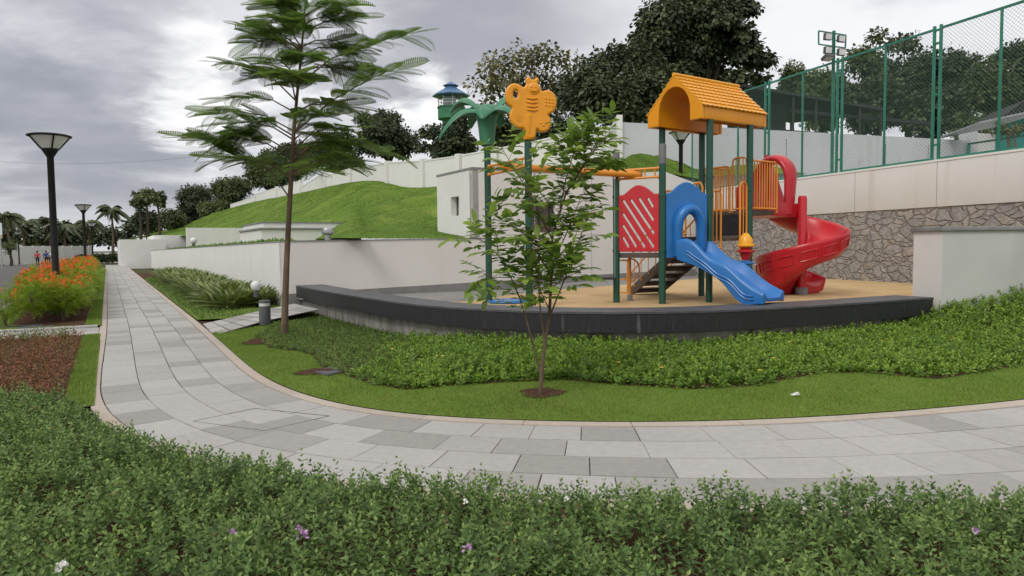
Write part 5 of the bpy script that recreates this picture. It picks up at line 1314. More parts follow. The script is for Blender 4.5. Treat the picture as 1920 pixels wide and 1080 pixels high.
for y_ in (240, 266, 292, 316): rel_(lambda m_: m_.tube([B3(745, y_ - 4, .058), B3(782, y_ + 3, .07), B3(818, y_ - 2, .058)], .013, 6), 'body_stripe')
for i in range(3):
    for j in range(3): rel_(lambda m_: m_.sphere(B3(873 + i * 22, 238 + j * 22 + i * 3, .054), .017, 8, 6), 'wing_dot')
for i in range(3): rel_(lambda m_: m_.tube([B3(672 + i * 14, 345 + i * 3), B3(678 + i * 14, 385 + i * 3)], .011, 6), 'wing_bar')
for i in range(3): rel_(lambda m_: m_.sphere(B3(838 + i * 18, 400 + (i % 2) * 14), .016, 8, 6), 'wing_dot')
rel_(lambda m_: m_.tube([B3(770, 186, .078), B3(780, 192, .082), B3(792, 194, .083), B3(804, 191, .081), B3(812, 184, .076)], .008, 6), 'mouth')
for x_ in (776, 802): rel_(lambda m_: m_.sphere(B3(x_, 164, .074), .013, 8, 6), 'eye')
mb = MB(); mb.lathe([(.075, cB_.z + bc(0, 505)[1]), (.085, cB_.z + bc(0, 470)[1]), (.10, cB_.z + bc(0, 400)[1]), (.10, cB_.z + bc(0, 350)[1]), (.05, cB_.z + bc(0, 330)[1]), (0, cB_.z + bc(0, 326)[1])], (PB.x - .0, PB.y - .04, 0), 18); mb.build('board_socket', M['yellow_deep'], bt_)

# swings hang from the beam
def swing(px, label):
    tt_ = (v2(XY(px, 12.3, 330)) - H3(ta, 0)).dot(H3(tb - ta, 0)) / H3(tb - ta, 0).length_squared
    c_ = ta.lerp(tb, tt_); zs = 1.03; a_ = tdv * .2; a_.z = 0
    t_ = thing('swing', label, 'swing', (c_.x, c_.y, zs), group='swings under the orange beam')
    mb_ = MB(); mb_.obox((c_.x, c_.y, zs), a_ * 1.05, Vector((-tdv.y, tdv.x, 0)) * .09, (0, 0, .018)); mb_.build('seat', M['black'], t_, bevel=.01)
    for s_ in (-1, 1):
        p_ = Vector((c_.x, c_.y, 0)) + a_ * s_; zt3 = ta.z + (tb.z - ta.z) * tt_ - .055
        mb_ = MB(); mb_.tube([p_ + Vector((0, 0, zs + .01)), p_ + Vector((0, 0, zt3))], .0055, 6)
        mb_.tube([p_ + Vector((0, 0, zt3 - .06)), p_ + Vector((0, 0, zt3 + .01))], .018, 8); mb_.build('chain', M['steel'], t_)
swing(1131, 'black flat swing seat hanging on chains beside the red panel'); swing(1024, 'swing hanging behind the leafy sapling near the butterfly post')
p = v2(XY(953, 12.75, 566))
mb = MB(); mb.lathe([(.36, FL + .005), (.37, FL + .02), (.36, FL + .05), (.3, FL + .058), (0, FL + .06)], p, 32); mb_o = mb.build('floor_disc', M['blue'])
tag(mb_o, 'flat round blue disc on the tan floor at the foot of the palm post', 'disc')
# ================================================================== planting near the camera
# low lantana hedge in the foreground
hp_ = [(-300, 728), (0, 728), (150, 742), (186, 776), (240, 820), (330, 856), (450, 866), (560, 884), (700, 898), (860, 912), (1000, 918), (1200, 918), (1400, 922), (1600, 936), (1750, 948), (1920, 960), (2300, 990)]
hpl = [G(x, y, .22) for x, y in hp_]
nearl = [tuple(q) for q in off(PW + .10)]
ii = [i for i, q in enumerate(nearl) if q[1] < G(150, 742, .1).y and q[0] < 6.0]
hedge_line = [(p.x, p.y) for p in hpl[:3]] + nearl[ii[0]:ii[-1]:2]
hedge_poly = hedge_line + [(5.4, 3.4), (4.2, 1.7), (-2.6, 1.7), (-7.5, 4.2)]
x, y = scatter(hedge_poly, 660); k = wob(x, y, 3.4, 6) > -.62; x, y = x[k], y[k]; n = len(x)
ed = edge_dist(x, y, hedge_line)
top = (.30 + .075 * wob(x, y, 1.1, 3) + .05 * wob(x, y, 2.9, 1)) * np.clip(.42 + ed / .42, 0, 1) + .045 * np.clip((y - 4.5) / 3, 0, 1)
top += np.where(wob(x, y, 4.3, 8) > .55, .05, 0)
u_ = RNG.random(n); bz = top * (1 - .75 * u_ ** 1.6) - .10
bz = np.maximum(bz, .0)
tipd = np.c_[RNG.normal(0, .42, n), RNG.normal(0, .42, n), np.ones(n)]
ln_ = RNG.uniform(.07, .13, n)
tall = RNG.random(n) < .03; ln_[tall] += RNG.uniform(.03, .09, tall.sum())
lb = LB(); sprigs(lb, np.c_[x, y, bz], tipd, ln_, 5, .041, LEAF_LO, 1.0, tip_mi=1)
kd = RNG.choice(n, 520, replace=False); sprigs(lb, np.c_[x, y, bz][kd], tipd[kd], ln_[kd], 2, .036, LEAF_LO, .8, mi=2)
t = lb.build('lantana_hedge', [M['hedge_leaf'], M['hedge_tip'], M['dry_leaf']]); tag(t, 'dense low green leafy hedge filling the foreground in front of the path', 'hedge', kind='stuff')
mb = MB()
kx = RNG.choice(n, 900, replace=False)
for i in kx: 
    b_ = Vector((x[i] + RNG.normal(0, .06), y[i] + RNG.normal(0, .06), 0)); mb.tube([b_, b_.lerp(Vector((x[i], y[i], bz[i])), .5) + Vector((RNG.normal(0, .02), RNG.normal(0, .02), 0)), (x[i], y[i], bz[i] + .05)], [.004, .003, .002], 4, caps=False)
tw = mb.build('hedge_twigs', M['bark'], t, smooth=False); tag(tw, kind='stuff')
soil_l = [(p.x, p.y) for p in hpl[:3]] + [tuple(q) for q in off(PW + .0)][ii[0]:ii[-1]:2]
area('hedge_soil', [(p[0], p[1], -.012) for p in soil_l + hedge_poly[-4:]], M['soil'])
def cluster_flower(px, py, z_, m, r_=.016):
    c_ = G(px, py, z_); lb_ = LB(); k = 14; dd = rdir(k); dd[:, 2] = np.abs(dd[:, 2]); ps_ = np.tile(np.array(c_), (k, 1)) + dd * r_ * .6
    lb_.leaf(ps_, nrm(dd + RNG.normal(0, .5, (k, 3))), dd, r_, PETAL, 1.2); return lb_.build('flower', m, t)
for px, py, mm, rr_ in ((567, 1006, 'purple_petal', .022), (437, 1000, 'purple_petal', .014), (560, 990, 'purple_petal', .010), (876, 1030, 'purple_petal', .016), (1828, 996, 'purple_petal', .012), (116, 1065, 'white_petal', .02), (872, 942, 'white_petal', .012), (1062, 936, 'white_petal', .010)):
    cluster_flower(px, py, .34, M[mm], rr_)

# groundcover bed below the ledge
x, y = scatter(gpoly, 300); n = len(x)
lz_ = lawn_z(x, y); fe = edge_dist(x, y, [(p.x, p.y) for p in gp])
leftness = np.clip((-.9 - x) / 1.2 + .25 * wob(x, y, 1.2), 0, 1)        # low darker creeping plants on the left
hgt = (.20 + .045 * wob(x, y, 1.3, 4)) * np.clip(.35 + fe / .5, 0, 1) * (1 - .62 * leftness)
hgt += np.clip((x - 7.0) / 2.5, 0, 1) * .46 * np.clip(fe / 1.5, 0, 1)
br = RNG.random(n) > leftness
for sel, nm, mt, lab, ls in ((br, 'groundcover', 'cover_leaf', 'bright green leafy groundcover bed with a few yellow flowers below the ledge', .068), (~br, 'creeping_ivy', 'cover_dark', 'dark small leaved creeper spreading under the left end of the ledge', .045)):
    xs, ys, hs, zs = x[sel], y[sel], hgt[sel], lz_[sel]; k = len(xs)
    lb = LB(); uu = RNG.random(k); bz = zs + np.maximum(hs * (1 - .8 * uu ** 1.7) - .11, 0)
    sprigs(lb, np.c_[xs, ys, bz], np.c_[RNG.normal(0, .45, k), RNG.normal(-.15, .45, k), np.ones(k)], RNG.uniform(.08, .15, k) * (1 if nm == 'groundcover' else .6), 5, ls, LEAF_LO, 1.0, tip_mi=1)
    o = lb.build(nm, [M[mt], M['cover_tip' if nm == 'groundcover' else 'cover_dark']]); tag(o, lab, 'groundcover', kind='stuff')
    if nm == 'groundcover':
        for px, py in ((1450, 672), (1480, 642), (1770, 593), (1425, 695), (1790, 635), (1160, 680), (830, 668), (1240, 690), (1655, 640), (735, 655)):
            c_ = G(px, py, .33); lb_ = LB(); q_ = 8; a_ = np.linspace(0, 2 * math.pi, q_, endpoint=False); dd = np.c_[np.cos(a_), np.sin(a_), np.full(q_, .45)]
            lb_.leaf(np.tile(np.array(c_), (q_, 1)), dd, np.tile((0, 0, 1.), (q_, 1)), .024, PETAL); lb_.build('flower', M['yellow_petal'], o)
area('groundcover_soil', [(px_, py_, float(lawn_z(px_, py_)[0]) + .008) for px_, py_ in gpoly], M['soil'])

# reddish sparse shoots of the mulch bed, back-left
mpoly = [(S(a_, b_).x, S(a_, b_).y) for a_, b_ in ((-1.75, 2.18), (-1.75, 7.5), (-8.5, 7.5), (-8.5, 2.18))]
x, y = scatter(mpoly, 130); n = len(x)
lb = LB(); sprigs(lb, np.c_[x, y, np.zeros(n)], np.c_[RNG.normal(0, .5, (n, 2)), np.ones(n)], RNG.uniform(.08, .22, n), 4, .05, LEAF_LO)
M['rust'] = leafmat('rusty_young_leaf', (.27, .105, .06), (.17, .13, .05), .4, .25, .6, nscale=3)
tag(lb.build('young_shoots', M['rust']), 'sparse rusty brown young shoots on the mulch bed beside the path', 'shoots', kind='stuff')
x, y = scatter([(S(a_, b_).x, S(a_, b_).y) for a_, b_ in ((-1.66, 2.3), (-1.66, 7.5), (-2.1, 7.5), (-2.1, 2.3))], 200); n = len(x)
lb = LB(); sprigs(lb, np.c_[x, y, np.zeros(n)], np.c_[RNG.normal(0, .4, (n, 2)), np.ones(n)], RNG.uniform(.1, .26, n), 4, .05, LEAF_LO)
tag(lb.build('edge_shoots', M['cover_dark']), 'row of low green shoots along the back of the mulch bed', 'shoots', kind='stuff')

# flame shrubs along the road
def flame_proto(seed, h, w_, nl, nf_):
    global RNG
    RNG = np.random.default_rng(seed); L1 = LB(); L2 = LB(); mb_ = MB()
    for k in range(7):
        a_ = RNG.uniform(0, 6.28); rr_ = RNG.uniform(.15, .55) * w_; tip = Vector((math.cos(a_) * rr_, math.sin(a_) * rr_, h * RNG.uniform(.6, .95))); mb_.tube([(0, 0, -.03), tip * .5 + Vector((0, 0, .05)), tip], [.018, .012, .005], 5, caps=False)
    d_ = rdir(nl); d_[:, 2] = d_[:, 2] * .75 + .1; r_ = RNG.uniform(.35, 1, nl) ** .5
    c_ = np.c_[d_[:, 0] * w_ * r_, d_[:, 1] * w_ * r_, h * .55 + d_[:, 2] * h * .52 * r_]; c_[:, 2] = np.maximum(c_[:, 2], .08)
    FT = frond_template(7, .30, .05, .3)
    L1.leaf(c_, np.c_[d_[:, :2], np.abs(d_[:, 2]) * .4 + .15] + RNG.normal(0, .35, (nl, 3)), np.tile((0, 0, 1.), (nl, 1)) + RNG.normal(0, .3, (nl, 3)), RNG.uniform(.18, .30, nl), FT)
    dq = rdir(nf_); dq[:, 2] = np.abs(dq[:, 2]) * .6 + .55; dq = nrm(dq); cf = np.c_[dq[:, 0] * w_ * .95, dq[:, 1] * w_ * .95, h * .58 + dq[:, 2] * h * .52]
    for c1 in cf:
        k = 16; dd = rdir(k); dd[:, 2] = np.abs(dd[:, 2]); L2.leaf(np.tile(c1, (k, 1)) + dd * .05 + RNG.normal(0, .025, (k, 3)), dd + RNG.normal(0, .4, (k, 3)), rdir(k), RNG.uniform(.04, .07, k), PETAL, 1.1)
    r0_ = thing('flame_shrub', 'orange flowering feathery shrub in the bed between road and path', 'shrub', (0, 0, 0), group='orange flowering shrubs along the road')
    mb_.build('stem', M['bark'], r0_, local=True); L1.build('foliage', M['flame_leaf'], r0_, local=True); L2.build('blossom', M['orange_petal'], r0_, local=True)
    return r0_
def frond_template(pairs, pl, pw, droop, fold=.12, rach=.012):
    v = []; f4 = []; f3 = []
    def q(*pts): 
        b = len(v); v.extend(pts); f4.append((b, b + 1, b + 2, b + 3))
    for i in range(4):
        a_, b_ = i / 4, (i + 1) / 4; q((-rach, a_, -droop * a_ * a_), (rach, a_, -droop * a_ * a_), (rach, b_, -droop * b_ * b_), (-rach, b_, -droop * b_ * b_))
    for i in range(pairs):
        t_ = (i + .9) / (pairs + .4); L_ = pl * (math.sin(math.pi * (.16 + .78 * t_)) ** .7); z_ = -droop * t_ * t_
        for s_ in (-1, 1):
            ca, sa = math.cos(.45), math.sin(.45); dx, dy = s_ * ca, sa
            wy = pw / 2; m_ = .80
            b = len(v); bz = (0, t_ - wy * .7, z_); bt = (0, t_ + wy * .7, z_)
            p1 = (dx * L_ * m_, t_ + dy * L_ * m_ + wy, z_ + fold * L_ * .5); p1b = (dx * L_ * m_, t_ + dy * L_ * m_ - wy, z_ + fold * L_ * .5); p2 = (dx * L_, t_ + dy * L_, z_ - fold * L_ * .4)
            v.extend((bz, p1b, p1, bt, p2)); f4.append((b, b + 1, b + 2, b + 3) if s_ > 0 else (b + 3, b + 2, b + 1, b)); f3.append((b + 1, b + 4, b + 2) if s_ > 0 else (b + 2, b + 4, b + 1))
    return np.array(v, float), np.array(f3, int), np.array(f4, int)
protos = [flame_proto(31 + k, .94 + .08 * k, .45 + .04 * k, 420, 4 + 3 * k) for k in range(3)]
RNG = np.random.default_rng(5); used = set(); first = True
spots = []
for s_ in np.arange(1.6, 52, .85):
    for r_ in ((2.55, 3.18) if s_ < 22 else (2.9,)):
        spots.append((s_ + RNG.uniform(-.2, .2), r_ + RNG.uniform(-.12, .12)))
for i, (s_, r_) in enumerate(spots):
    k = int(RNG.integers(0, 3)); p = S(s_, r_, .02)
    if k not in used: o = protos[k]; used.add(k)
    else: o = copy_tree(protos[k])
    o.location = p; o.rotation_euler = (0, 0, RNG.uniform(0, 6.28)); sc_ = RNG.uniform(.85, 1.08) * (1 if s_ > 2.4 else .82); o.scale = (sc_, sc_, sc_ * RNG.uniform(.9, 1.05))
o = copy_tree(protos[0]); o.location = S(.75, 3.6, .02); o.scale = (.62, .62, .8); o['label'] = 'small thin young shrub at the near left corner of the flowering bed'; o['group'] = 'young shrub at the bed corner'

# strap leaved lilies beside the long wall
STRAP = leaf_template([0, .2, .45, .7, .88, 1], [0, .034, .044, .038, .024, 0], .35, .48)
def lily_proto(seed, n_):
    rg = np.random.default_rng(seed); lb_ = LB(); az = rg.uniform(0, 6.28, n_); el = rg.uniform(.55, 3.2, n_)
    ax = np.c_[np.cos(az), np.sin(az), el]; ps_ = np.c_[np.cos(az) * .05, np.sin(az) * .05, np.zeros(n_)] + np.c_[rg.normal(0, .06, (n_, 2)), np.zeros(n_)]
    up = np.c_[-np.cos(az) * el, -np.sin(az) * el, np.ones(n_)] + rg.normal(0, .12, (n_, 3))
    lb_.leaf(ps_, ax, up, rg.uniform(.5, .85, n_), STRAP, 1.35)
    r_ = thing('lily_clump', 'strap leaved lily clump in the bed against the long wall', 'plant', (0, 0, 0), group='lily clumps beside the long wall')
    lb_.build('leaves', M['strap'], r_, local=True); return r_
lp_ = [lily_proto(61 + k, 80) for k in range(3)]; used = set()
rA = -(A0 - Q0).dot(DN); sA = (A0 - Q0).dot(DP)
lily_poly = [(p.x, p.y) for p in lily]
cnt = 0
for s_ in np.arange(.9, 27, .62):
    for f in (.42, .62, .82):
        r_ = rA * f + RNG.uniform(-.12, .12); ss_ = s_ + RNG.uniform(-.2, .2)
        p = S(ss_, r_, .04)
        if not inpoly(np.array([p.x]), np.array([p.y]), lily_poly)[0]: continue
        if (ss_ - sA) < .35 and r_ < rA * .5 : 
            if ss_ < sA + .2: continue
        if f < .5 and ss_ < 2.2: continue
        k = int(RNG.integers(0, 3))
        if k not in used: o = lp_[k]; used.add(k)
        else: o = copy_tree(lp_[k])
        o.location = p; o.rotation_euler = (0, 0, RNG.uniform(0, 6.28)); sc_ = RNG.uniform(.8, 1.05); o.scale = (sc_, sc_, sc_)
x, y = scatter(lily_poly, 90); n = len(x); lb = LB()
k = y < 40; x, y = x[k], y[k]; n = len(x)
sprigs(lb, np.c_[x, y, np.full(n, .03)], np.c_[RNG.normal(0, .5, (n, 2)), np.ones(n)], RNG.uniform(.06, .14, n), 3, .06, LEAF_LO)
tag(lb.build('bed_creeper', M['cover_dark']), 'low creeping plants in front of the lily clumps along the path', 'groundcover', kind='stuff')

# ------------------------------------------------------------------ feathery young tree on the left
TB = G(533, 624, .07); TY = TB.y
t = thing('feathery_tree', 'slender young tree with fern like leaves in layered tiers beside the side path', 'tree', tuple(TB))
tp = [(533, 626), (535, 560), (538, 480), (541, 420), (545, 350), (548, 290), (552, 230), (558, 170), (565, 100), (570, 40), (574, -20)]
tk = [P(a_, b_, TY) for a_, b_ in tp]; tk[0] = Vector(TB) - Vector((0, 0, .05))
rad = [.072, .058, .052, .048, .043, .038, .032, .026, .021, .016, .009]
mb = MB(); mb.tube(tk, rad, 12)
br_l = []; RNG = np.random.default_rng(77)
def trunk_at(py): 
    ys_ = [b_ for a_, b_ in tp]; xs_ = [a_ for a_, b_ in tp]; return P(float(np.interp(-py, [-b_ for b_ in ys_], xs_)), py, TY)
def bpx(y0, pts):    # branch from the trunk at y0 through (px, py, depth offset)
    return [trunk_at(y0)] + [P(a_, b_, TY + c_) for a_, b_, c_ in pts]
man = [bpx(372, [(505, 318, -.1), (450, 288, -.25), (395, 262, -.35), (362, 258, -.4)]), bpx(160, [(620, 110, .1), (700, 80, .2), (765, 64, .2)]), bpx(250, [(620, 190, -.3), (690, 150, -.5), (740, 128, -.6)]),
       bpx(300, [(600, 262, -.4), (665, 262, -.7), (715, 280, -.8)]), bpx(255, [(500, 225, -.3), (465, 240, -.4), (425, 262, -.5)]), bpx(190, [(505, 140, .2), (462, 122, .3), (425, 118, .3)]),
       bpx(110, [(520, 70, .0), (485, 60, .1)]), bpx(310, [(590, 280, .5), (640, 300, .9)]), bpx(330, [(575, 310, -.6), (600, 320, -1.0)]), bpx(335, [(500, 300, .5), (455, 300, .8)]), bpx(60, [(610, 40, .1), (650, 35, .2)])]
br_l += man
for k in range(38):
    y0 = (40, 95, 150, 205, 255, 290, 325)[k % 7] + RNG.uniform(-12, 12); a_ = k * 2.4 + RNG.uniform(-.3, .3); L_ = (.6, .85, 1.0, 1.05, 1.2, 1.15, 1.1)[k % 7] * RNG.uniform(.8, 1.15); b_ = trunk_at(y0); d_ = Vector((math.cos(a_), math.sin(a_), 0))
    br_l.append([b_, b_ + d_ * L_ * .35 + Vector((0, 0, .20 * L_)), b_ + d_ * L_ * .7 + Vector((0, 0, .26 * L_)), b_ + d_ * L_ + Vector((0, 0, .24 * L_))])
pos, axs, ups, szs = [], [], [], []
for i, b_ in enumerate(br_l):
    mb.tube(b_, [.016 - .012 * j / (len(b_) - 1) for j in range(len(b_))], 6, caps=False)
    seg = [(b_[j + 1] - b_[j]).length for j in range(len(b_) - 1)]; tot = sum(seg); k = int(5 + tot * 5.0)
    for j in range(k):
        f = .30 + .70 * (j + 1) / k; dd_ = f * tot; q = 0
        while q < len(seg) - 1 and dd_ > seg[q]: dd_ -= seg[q]; q += 1
        p_ = b_[q].lerp(b_[q + 1], min(1, dd_ / seg[q])); bd = (b_[q + 1] - b_[q]).normalized(); sdv_ = Vector((bd.y, -bd.x, 0)).normalized() * (1 if j % 2 else -1)
        if j == k - 1: sdv_ *= .1
        ax_ = bd * RNG.uniform(.5, 1.0) + sdv_ * RNG.uniform(.5, 1.0) + Vector((0, 0, RNG.uniform(-.08, .16)))
        pos.append(p_); axs.append(ax_); ups.append(Vector((0, 0, 1)) + Vector(RNG.normal(0, .16, 3))); szs.append(RNG.uniform(.48, .74) * (1.0 if f > .5 else .85))
for k in range(12):      # the leading shoot
    p_ = trunk_at(-15 + k * 9); a_ = k * 2.4; pos.append(p_); axs.append(Vector((math.cos(a_), math.sin(a_), .5))); ups.append(Vector((0, 0, 1))); szs.append(RNG.uniform(.45, .65))
mb.build('trunk', M['bark'], t, angle=80)
FR1 = frond_template(19, .31, .040, .14, -.14); FR2 = frond_template(18, .32, .042, .28, -.22); FR3 = frond_template(18, .29, .042, .06, -.06)
pos, axs, ups, szs = map(np.array, (pos, axs, ups, szs)); kind = RNG.integers(0, 3, len(pos))
lb = LB()
for k, T_ in enumerate((FR1, FR2, FR3)): s_ = kind == k; lb.leaf(pos[s_], axs[s_], ups[s_], szs[s_], T_)
lb.build('crown', M['frond'], t)

# ------------------------------------------------------------------ leafy sapling in the lawn
SB = G(1013, 732, .09); SY = SB.y
t = thing('leafy_sapling', 'thin multi stemmed sapling with fresh green oval leaves in the front lawn', 'tree', tuple(SB))
stems = [([(1013, 735, 0), (1016, 690, 0), (1022, 640, .0), (1030, 590, .05), (1034, 520, .1), (1036, 440, .1), (1062, 360, .15), (1095, 310, .2), (1118, 275, .2)], .024),
         ([(1013, 700, 0), (1003, 660, 0), (990, 610, -.05), (975, 560, -.1), (958, 520, -.15), (935, 480, -.2), (905, 452, -.2), (875, 440, -.2)], .012),
         ([(1022, 640, .0), (1014, 590, .1), (1010, 540, .15), (1012, 470, .2), (1010, 400, .2)], .011),
         ([(1028, 600, .04), (1050, 545, -.1), (1075, 480, -.2), (1090, 440, -.25), (1105, 400, -.3)], .010),
         ([(1036, 450, .1), (1010, 400, -.1), (985, 350, -.25), (960, 310, -.3), (940, 275, -.3)], .009),
         ([(1050, 390, .12), (1060, 340, .3), (1075, 290, .35), (1090, 255, .35)], .009),
         ([(1034, 500, .1), (1070, 420, .2), (1085, 380, .3), (1100, 350, .3)], .008),
         ([(1034, 520, .1), (1005, 470, -.25), (985, 440, -.3), (965, 430, -.35)], .008),
         ([(1030, 580, .05), (1010, 540, -.3), (985, 520, -.4)], .007), ([(1034, 540, .1), (1060, 520, -.2), (1085, 510, -.3)], .007),
         ([(1075, 340, .15), (1100, 300, .0), (1130, 265, -.05), (1145, 255, -.05)], .008), ([(1045, 410, .12), (1020, 370, .3), (1005, 350, .4)], .007), ([(1062, 360, .15), (1090, 330, -.1), (1115, 295, -.15)], .007), ([(1095, 310, .2), (1085, 275, .3), (1078, 245, .3)], .006), ([(1085, 325, .2), (1060, 290, 0), (1050, 265, -.1)], .006), ([(1105, 290, .2), (1120, 265, .1), (1125, 248, .1)], .006), ([(958, 520, -.15), (930, 520, -.3), (905, 515, -.4)], .006), ([(935, 480, -.2), (930, 440, -.1), (915, 410, 0)], .006)]
mb = MB(); pos, axs, ups, szs = [], [], [], []; RNG = np.random.default_rng(21)
for si, (pts, r_) in enumerate(stems):
    p3 = [P(a_, b_, SY + c_) for a_, b_, c_ in pts]
    if si == 0: p3[0] = Vector(SB) - Vector((0, 0, .05))
    mb.tube(p3, [r_ * (1 - .8 * j / (len(p3) - 1)) for j in range(len(p3))], 8, caps=False)
    seg = [(p3[j + 1] - p3[j]).length for j in range(len(p3) - 1)]; tot = sum(seg)
    st_ = .42 if si == 0 else .40 if si == 1 else .30
    k = int(tot * (1 - st_) / .050) + 3
    for j in range(k):
        f = st_ + (1 - st_) * (j + .5) / k; dd_ = f * tot; q = 0
        while q < len(seg) - 1 and dd_ > seg[q]: dd_ -= seg[q]; q += 1
        p_ = p3[q].lerp(p3[q + 1], min(1, dd_ / seg[q])); bd = (p3[q + 1] - p3[q]).normalized()
        # a leaf stalk bearing leaflets
        rd = Vector(RNG.normal(0, 1, 3)); rd = (rd - bd * rd.dot(bd)).normalized(); ax_ = (rd + bd * .55 + Vector((0, 0, .1))).normalized(); L_ = RNG.uniform(.16, .30); e_ = p_ + ax_ * L_
        mid_ = p_ + ax_ * L_ * .5 + Vector((0, 0, .015)); mb.tube([p_, mid_, e_ - Vector((0, 0, .01))], [.0025, .002, .0015], 4, caps=False)
        sv_ = ax_.cross(Vector((0, 0, 1))); sv_ = sv_.normalized() if sv_.length > .05 else Vector((1, 0, 0))
        for m_ in range(3):
            for s2 in (-1, 1):
                pos.append(p_ + ax_ * L_ * (.35 + .28 * m_)); axs.append(sv_ * s2 + ax_ * .55 + Vector((0, 0, RNG.uniform(-.35, .25)))); ups.append(Vector((0, 0, 1)) + Vector(RNG.normal(0, .35, 3))); szs.append(RNG.uniform(.09, .145))
        pos.append(e_); axs.append(ax_ + Vector((0, 0, -.2))); ups.append(Vector((0, 0, 1)) + Vector(RNG.normal(0, .3, 3))); szs.append(RNG.uniform(.11, .16))
mb.build('stem', M['bark'], t, angle=80)
lb = LB(); lb.leaf(np.array(pos), np.array(axs), np.array(ups), np.array(szs), LEAF_HI, .95); lb.build('foliage', M['sapling_leaf'], t)
# ================================================================== trees beyond
def crown(lb, lobes, nclus, nper, lsize, tpl, droop=.4, spread=.16, seed=0, flat=.8):
    rg = np.random.default_rng(seed)
    for (c_, r_) in lobes:
        k = max(6, int(nclus * (r_ ** 2)))
        d_ = nrm(rg.normal(size=(k, 3))); d_[:, 2] = np.where(d_[:, 2] < -.35, -d_[:, 2] * .6, d_[:, 2])
        rr_ = r_ * rg.uniform(.35, 1.0, k) ** .55
        cc = np.array(c_) + d_ * rr_[:, None] * np.array([1, 1, flat])
        n_ = k * nper; dd = np.repeat(d_, nper, 0); sp = nrm(rg.normal(size=(n_, 3)))
        ps_ = np.repeat(cc, nper, 0) + sp * (rg.uniform(.2, 1, n_) * spread * r_ ** .5)[:, None]
        ax = sp * .9 + dd * .55 + np.array([0, 0, -droop]) + rg.normal(0, .25, (n_, 3)); up = dd + np.array([0, 0, .8]) + rg.normal(0, .35, (n_, 3))
        lb.leaf(ps_, ax, up, lsize * rg.uniform(.6, 1.2, n_), tpl)
def tree(name, label, box, Y, zb, mt, nl=12, lr=.34, nclus=26, nper=9, lsize=.3, tpl=LEAF_LO, seed=0, group=None, droop=.4, spread=.32, trunk=None, extra=(), lobes_px=None, bark='bark_dark', fillc=True):
    rg = np.random.default_rng(seed + 100); x0, y0, x1, y1 = box
    c_ = P((x0 + x1) / 2, (y0 + y1) / 2, Y); rx = (x1 - x0) / 2 * Y / F; rz = (y1 - y0) / 2 * Y / F
    lobes = []
    if lobes_px:
        for a_, b_, rp_, dy in lobes_px: p_ = P(a_, b_, Y + dy); lobes.append((np.array(p_), rp_ * Y / F))
    else:
        r_ = lr * min(rx, rz) * 1.15
        for k in range(nl):
            d_ = nrm(rg.normal(size=(1, 3)))[0]; f = rg.uniform(.35, 1) ** .6
            rl = r_ * rg.uniform(.5, 1.3)
            lobes.append((np.array(c_) + d_ * np.array([max(rx - rl * .9, .1), max(rx - rl * .9, .1) * .8, max(rz - rl * .8, .1)]) * f * rg.uniform(.85, 1.22), rl))
    base = Vector((c_.x + (trunk or 0) * Y / F, Y, zb))
    t_ = thing(name, label, 'tree', tuple(base), group=group)
    lb_ = LB(); crown(lb_, lobes, nclus, nper, lsize, tpl, droop, spread, seed)
    lb_.build('crown', M[mt], t_)
    mb_ = MB(); th = .035 * (2 * rz) ** .9 + .08; fork = Vector((base.x * .7 + c_.x * .3, c_.y, max(zb + .8, c_.z - rz * .75)))
    mb_.tube([base - Vector((0, 0, .5)), base.lerp(fork, .5) + Vector((.1, 0, 0)), fork], [th * 1.3, th, th * .8], 8)
    for cc, rl in lobes[:14]:
        q = Vector(cc); m_ = fork.lerp(q, .5) + Vector((0, 0, .12 * (q - fork).length)); mb_.tube([fork, m_, q], [th * .5, th * .28, th * .08], 6, caps=False)
    mb_.build('trunk', M[bark], t_); return t_
tree('broadleaf_tree', 'tallest dark tree rising out of frame behind the yellow roof', (1190, -40, 1450, 240), 52, 5.5, 'tree_dark', nclus=42, nper=16, lsize=.33, tpl=LEAF_ROUND, seed=3, droop=.75, spread=.36,
     lobes_px=[(1300, 20, 62, 0), (1245, 40, 45, -2), (1360, 10, 42, 1), (1400, 20, 22, 0), (1230, 85, 42, -2), (1290, 95, 60, 0), (1350, 90, 55, 2), (1340, 45, 50, -1), (1395, 105, 38, 0), (1430, 118, 22, 0), (1425, 150, 18, 1), (1385, 150, 24, -1), (1265, 150, 50, -1), (1215, 120, 36, 0), (1320, 140, 45, 2), (1260, -30, 50, 0), (1330, -40, 50, 0), (1390, 70, 26, -1), (1205, 70, 22, 1)])
tree('broadleaf_tree', 'broad dark rounded tree between the butterfly board and the yellow roof', (1050, 90, 1260, 250), 47, 5.5, 'tree_dark', nclus=48, nper=16, lsize=.28, tpl=LEAF_ROUND, seed=5, droop=.6, spread=.45,
     lobes_px=[(1150, 130, 46, 0), (1110, 150, 40, -2), (1200, 120, 42, 1), (1085, 185, 38, -1), (1140, 185, 50, -3), (1195, 175, 50, -2), (1235, 165, 40, 0), (1220, 210, 40, -2), (1165, 215, 40, -3), (1110, 215, 36, -2), (1070, 165, 26, 2), (1180, 105, 26, 0), (1250, 200, 36, 0)])
tree('sparse_tree', 'thin olive brown tree with bare twigs beside the watchtower', (885, 92, 1095, 250), 56, 6, 'tree_olive', nclus=16, nper=9, lsize=.32, tpl=LEAF_ROUND, seed=8, droop=.3, spread=.5,
     lobes_px=[(930, 130, 34, 0), (975, 118, 36, 0), (1025, 112, 34, 0), (1065, 120, 26, 0), (910, 165, 30, 1), (950, 165, 38, -1), (1000, 160, 40, 0), (1050, 160, 36, 0), (1080, 150, 20, 0), (930, 205, 36, 0), (985, 210, 40, 1), (1040, 205, 36, 0)])
